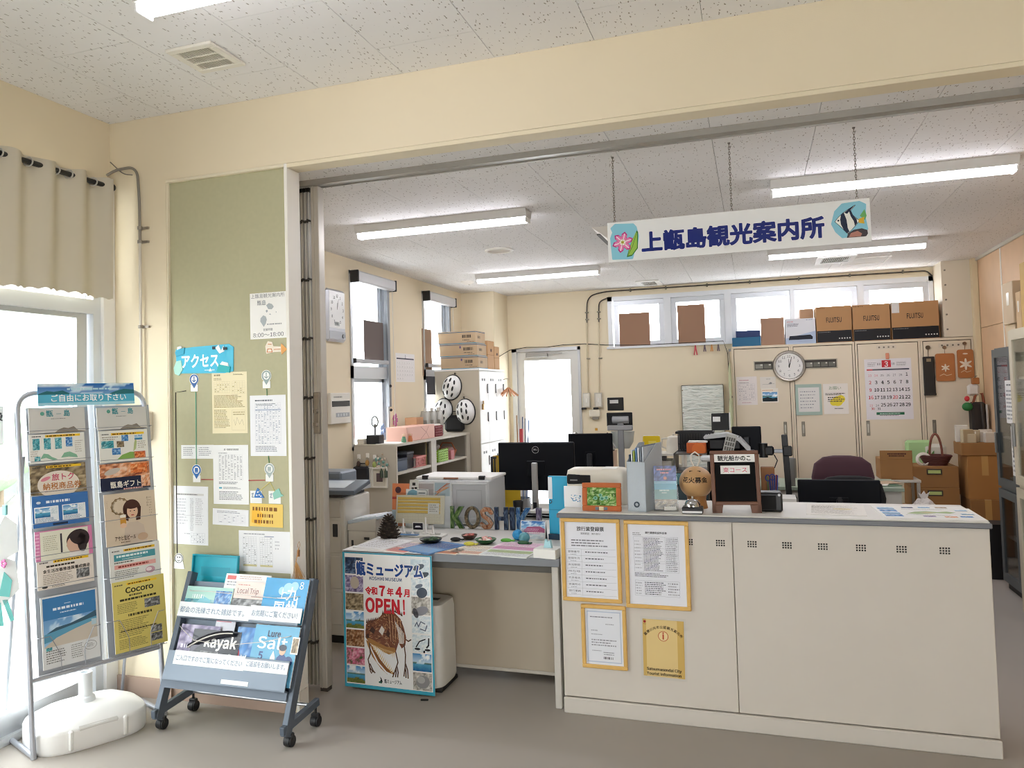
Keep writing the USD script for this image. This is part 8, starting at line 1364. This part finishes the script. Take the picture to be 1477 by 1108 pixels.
t = T("green_plastic_bag", "pale green plastic bag with white film behind the wicker basket", "bag", (1.48, 8.60, .0)); P(t, "bag", bx(-.12, .10, -.05, .05, 0, .965, .02), M("A9CF92", .5)); P(t, "white_film", bx(.02, .22, -.06, .02, .0, .93, .03), M("DAD8CC", .4)); P(t, "leafy_top", tf(extr([(-.02, 0), (.0, .06), (.02, .01), (.05, .05), (.05, 0)], .01), (.06, -.06, .82), rx=90), M("5A8A4A", .7))

# ================================================================ glass cabinets on the right
def glazed(lb, x0, y0, y1, h, split, fr, inside, nm):
    t = T(nm, lb, "cabinet", (0, 0, 0)); x1 = XR - .004; fm = M(fr, .45, .2)
    P(t, "carcass", cat(bx(x0 + .02, x1, y0, y0 + .02, .05, h), bx(x0 + .02, x1, y1 - .02, y1, .05, h), bx(x0 + .02, x1, y0 + .02, y1 - .02, h - .03, h), bx(x0 + .02, x1, y0 + .02, y1 - .02, .05, .08), bx(x1 - .01, x1, y0 + .02, y1 - .02, .08, h - .03), bx(x0 + .02, x1, y0 + .02, y1 - .02, split - .02, split + .02)), fm); P(t, "plinth", bx(x0 + .03, x1, y0 + .01, y1 - .01, 0, .05), M("1E1E1E", .6))
    ym = (y0 + y1) / 2
    for a, b in ((y0, ym), (ym, y1)):
        for z0, z1 in ((.06, split - .01), (split + .01, h - .01)):
            d_ = P(t, "glass_door", cat(bx(x0, x0 + .02, a + .002, a + .06, z0, z1), bx(x0, x0 + .02, b - .06, b - .002, z0, z1), bx(x0, x0 + .02, a + .06, b - .06, z1 - .06, z1), bx(x0, x0 + .02, a + .06, b - .06, z0, z0 + .06)), fm); P(d_, "pane", bx(x0 + .008, x0 + .012, a + .06, b - .06, z0 + .06, z1 - .06), GLASS)
        P(t, "handle", bx(x0 - .018, x0, b - .05, b - .03, split + .25, split + .40, .004), M("9A9A98", .3, .7))
    for z in (split * .5, split + (h - split) * .35, split + (h - split) * .68): P(t, "shelf_board", bx(x0 + .04, x1 - .01, y0 + .02, y1 - .02, z, z + .015), fm)
    rg = random.Random(nm)
    for z in (split + .02, split + (h - split) * .35 + .015, split * .5 + .015):
        y = y0 + .06
        while y < y1 - .10: w = rg.uniform(.03, .07); P(t, "binder", bx(x0 + .07, x0 + .30, y, y + w - .003, z, z + rg.uniform(.20, .26)), M(rg.choice(inside), .7)); y += w
    return t
glazed("dark grey glass-door cabinet against the right wall, near the cartons", 1.675, 5.93, 6.80, 1.757, .74, "565C5E", ["23272A", "3A3E40", "1C1E20"], "dark_glass_cabinet")
glazed("beige glass-door cabinet at the right edge of the photo", 1.55, 4.55, 5.90, 1.845, .85, "CFC5AE", ["4A3A2E", "6A5A48", "3A2E26"], "beige_glass_cabinet")
for lb, y0, y1, z0, z1 in (("white printed notice on the dark cabinet's glass, upper", 6.22, 6.50, 1.22, 1.52), ("white printed notice on the dark cabinet's glass, lower and longer", 6.18, 6.42, .86, 1.20)):
    a = (y1 - y0) / 2; t = T("glass_notice", lb, "notice", (1.6745, (y0 + y1) / 2, z0), rz=-90, rx=90); P(t, "sheet", bx(-a, a, 0, z1 - z0, 0, .001), M("E6E4E2", .7)); s = Sheet(2000 * a, (z1 - z0) * 1000, None, 3); s.rows(20, 20, 2000 * a - 20, (z1 - z0) * 1000 - 60, 8, "8A8A90"); s.rows(30, (z1 - z0) * 1000 - 44, 2000 * a - 40, (z1 - z0) * 1000 - 20, 1, "4A4A50"); s.V = [q + [-a, 0, .001] for q in s.V]; s.put(t, "print")
S("grey_file", "grey clipboard hanging on the far end of the dark cabinet", "clipboard", bx(1.70, 1.92, 6.801, 6.816, .70, 1.12, .003), M("9A9A9E", .5))
S("black_bin", "black bin on the floor at the far end of the dark cabinet", "bin", tf(loft([[(a * k, b * k, z) for a, b, _ in sq(.12, .11, 0, 4)] for k, z in ((.85, 0), (1, .42))]), (1.72, 7.15, 0)), M("1B1B1D", .6))
for lb, x0, x1, y0, y1, z0, z1, c in (("cream upright box on the dark cabinet against the peach wall", 1.76, 2.0, 6.52, 6.74, 1.758, 1.92, "D9C3A0"), ("pale flat box stacked on the cream box on the dark cabinet", 1.74, 2.0, 6.46, 6.70, 1.921, 2.22, "CDB594"), ("big brown taped carton on the beige cabinet, at the photo's right edge", 1.60, 2.0, 5.35, 5.78, 1.846, 2.25, "C9A25C"), ("smaller tan box between the cartons on the beige cabinet", 1.60, 1.80, 5.79, 5.89, 1.846, 2.08, "C9A87C")):
    t = carton(lb, x0, x1, y0, y1, z0, z1, col=M(c, .7, vary=.04, vscale=6), nm="cabinet_carton"); P(t, "side_tape", bx(-(x1 - x0) / 2 - .001, -(x1 - x0) / 2 + .001, -(y1 - y0) * .12, (y1 - y0) * .12, (z1 - z0) * .45, (z1 - z0) * .75), M("E3DCCB", .25))
t = T("label_strip", "cream paper strip with black marks on the peach wall by the dark cabinet", "label", (XR - .006, 7.62, 1.80), rz=-90, rx=90); P(t, "strip", bx(-.1, .1, 0, .35, 0, .001), M("E3D6B0", .7)); s = Sheet(200, 350, None, 2); s.rows(20, 20, 180, 330, 6, "6A5A3A", 1, .4); s.V = [q + [-.1, 0, .001] for q in s.V]; s.put(t, "print")

# outside the front window: canopy post, beam and pale planting
t = T("canopy", "white timber canopy outside the front window", "canopy", (0, 0, -.09)); WP = M("9EA3AC", .7)
P(t, "beam", bx(-5.0, -4.88, -2, 14, 2.42, 2.56), WP); [P(t, "rafter", bx(-5.6, -3.8, y - .04, y + .04, 2.66, 2.76), WP) for y in (1.0, 3.2, 5.4, 7.6)]; P(t, "post", bx(-5.0, -4.88, 9.0, 9.12, 0, 2.42), WP); P(t, "post", bx(-5.0, -4.88, -1.5, -1.38, 0, 2.42), WP)
S("low_wall", "pale concrete wall far outside the front window", "wall", bx(-13, -12.8, -6, 16, -.2, 1.5), M("A9AEAE", .9))
for i, y in enumerate((7.0, 9.6, 12.2)): t = T("hedge_bush", ("pale green bush outside the window, nearest", "pale green bush outside the window, middle", "pale green bush outside the window, farthest")[i], "bush", (-11.6, y, -.09)); P(t, "foliage", cat([ball(.6, (random.Random(i * 9 + k).uniform(-.5, .5), random.Random(i * 7 + k + 50).uniform(-.7, .7), .7 + .25 * (k % 3)), (1, 1, .8), 2) for k in range(6)]), M("8FA888", .9), kind="stuff"); P(t, "stem", cyl((0, 0, 0), (0, 0, .7), .06), M("8A7A66", .9))
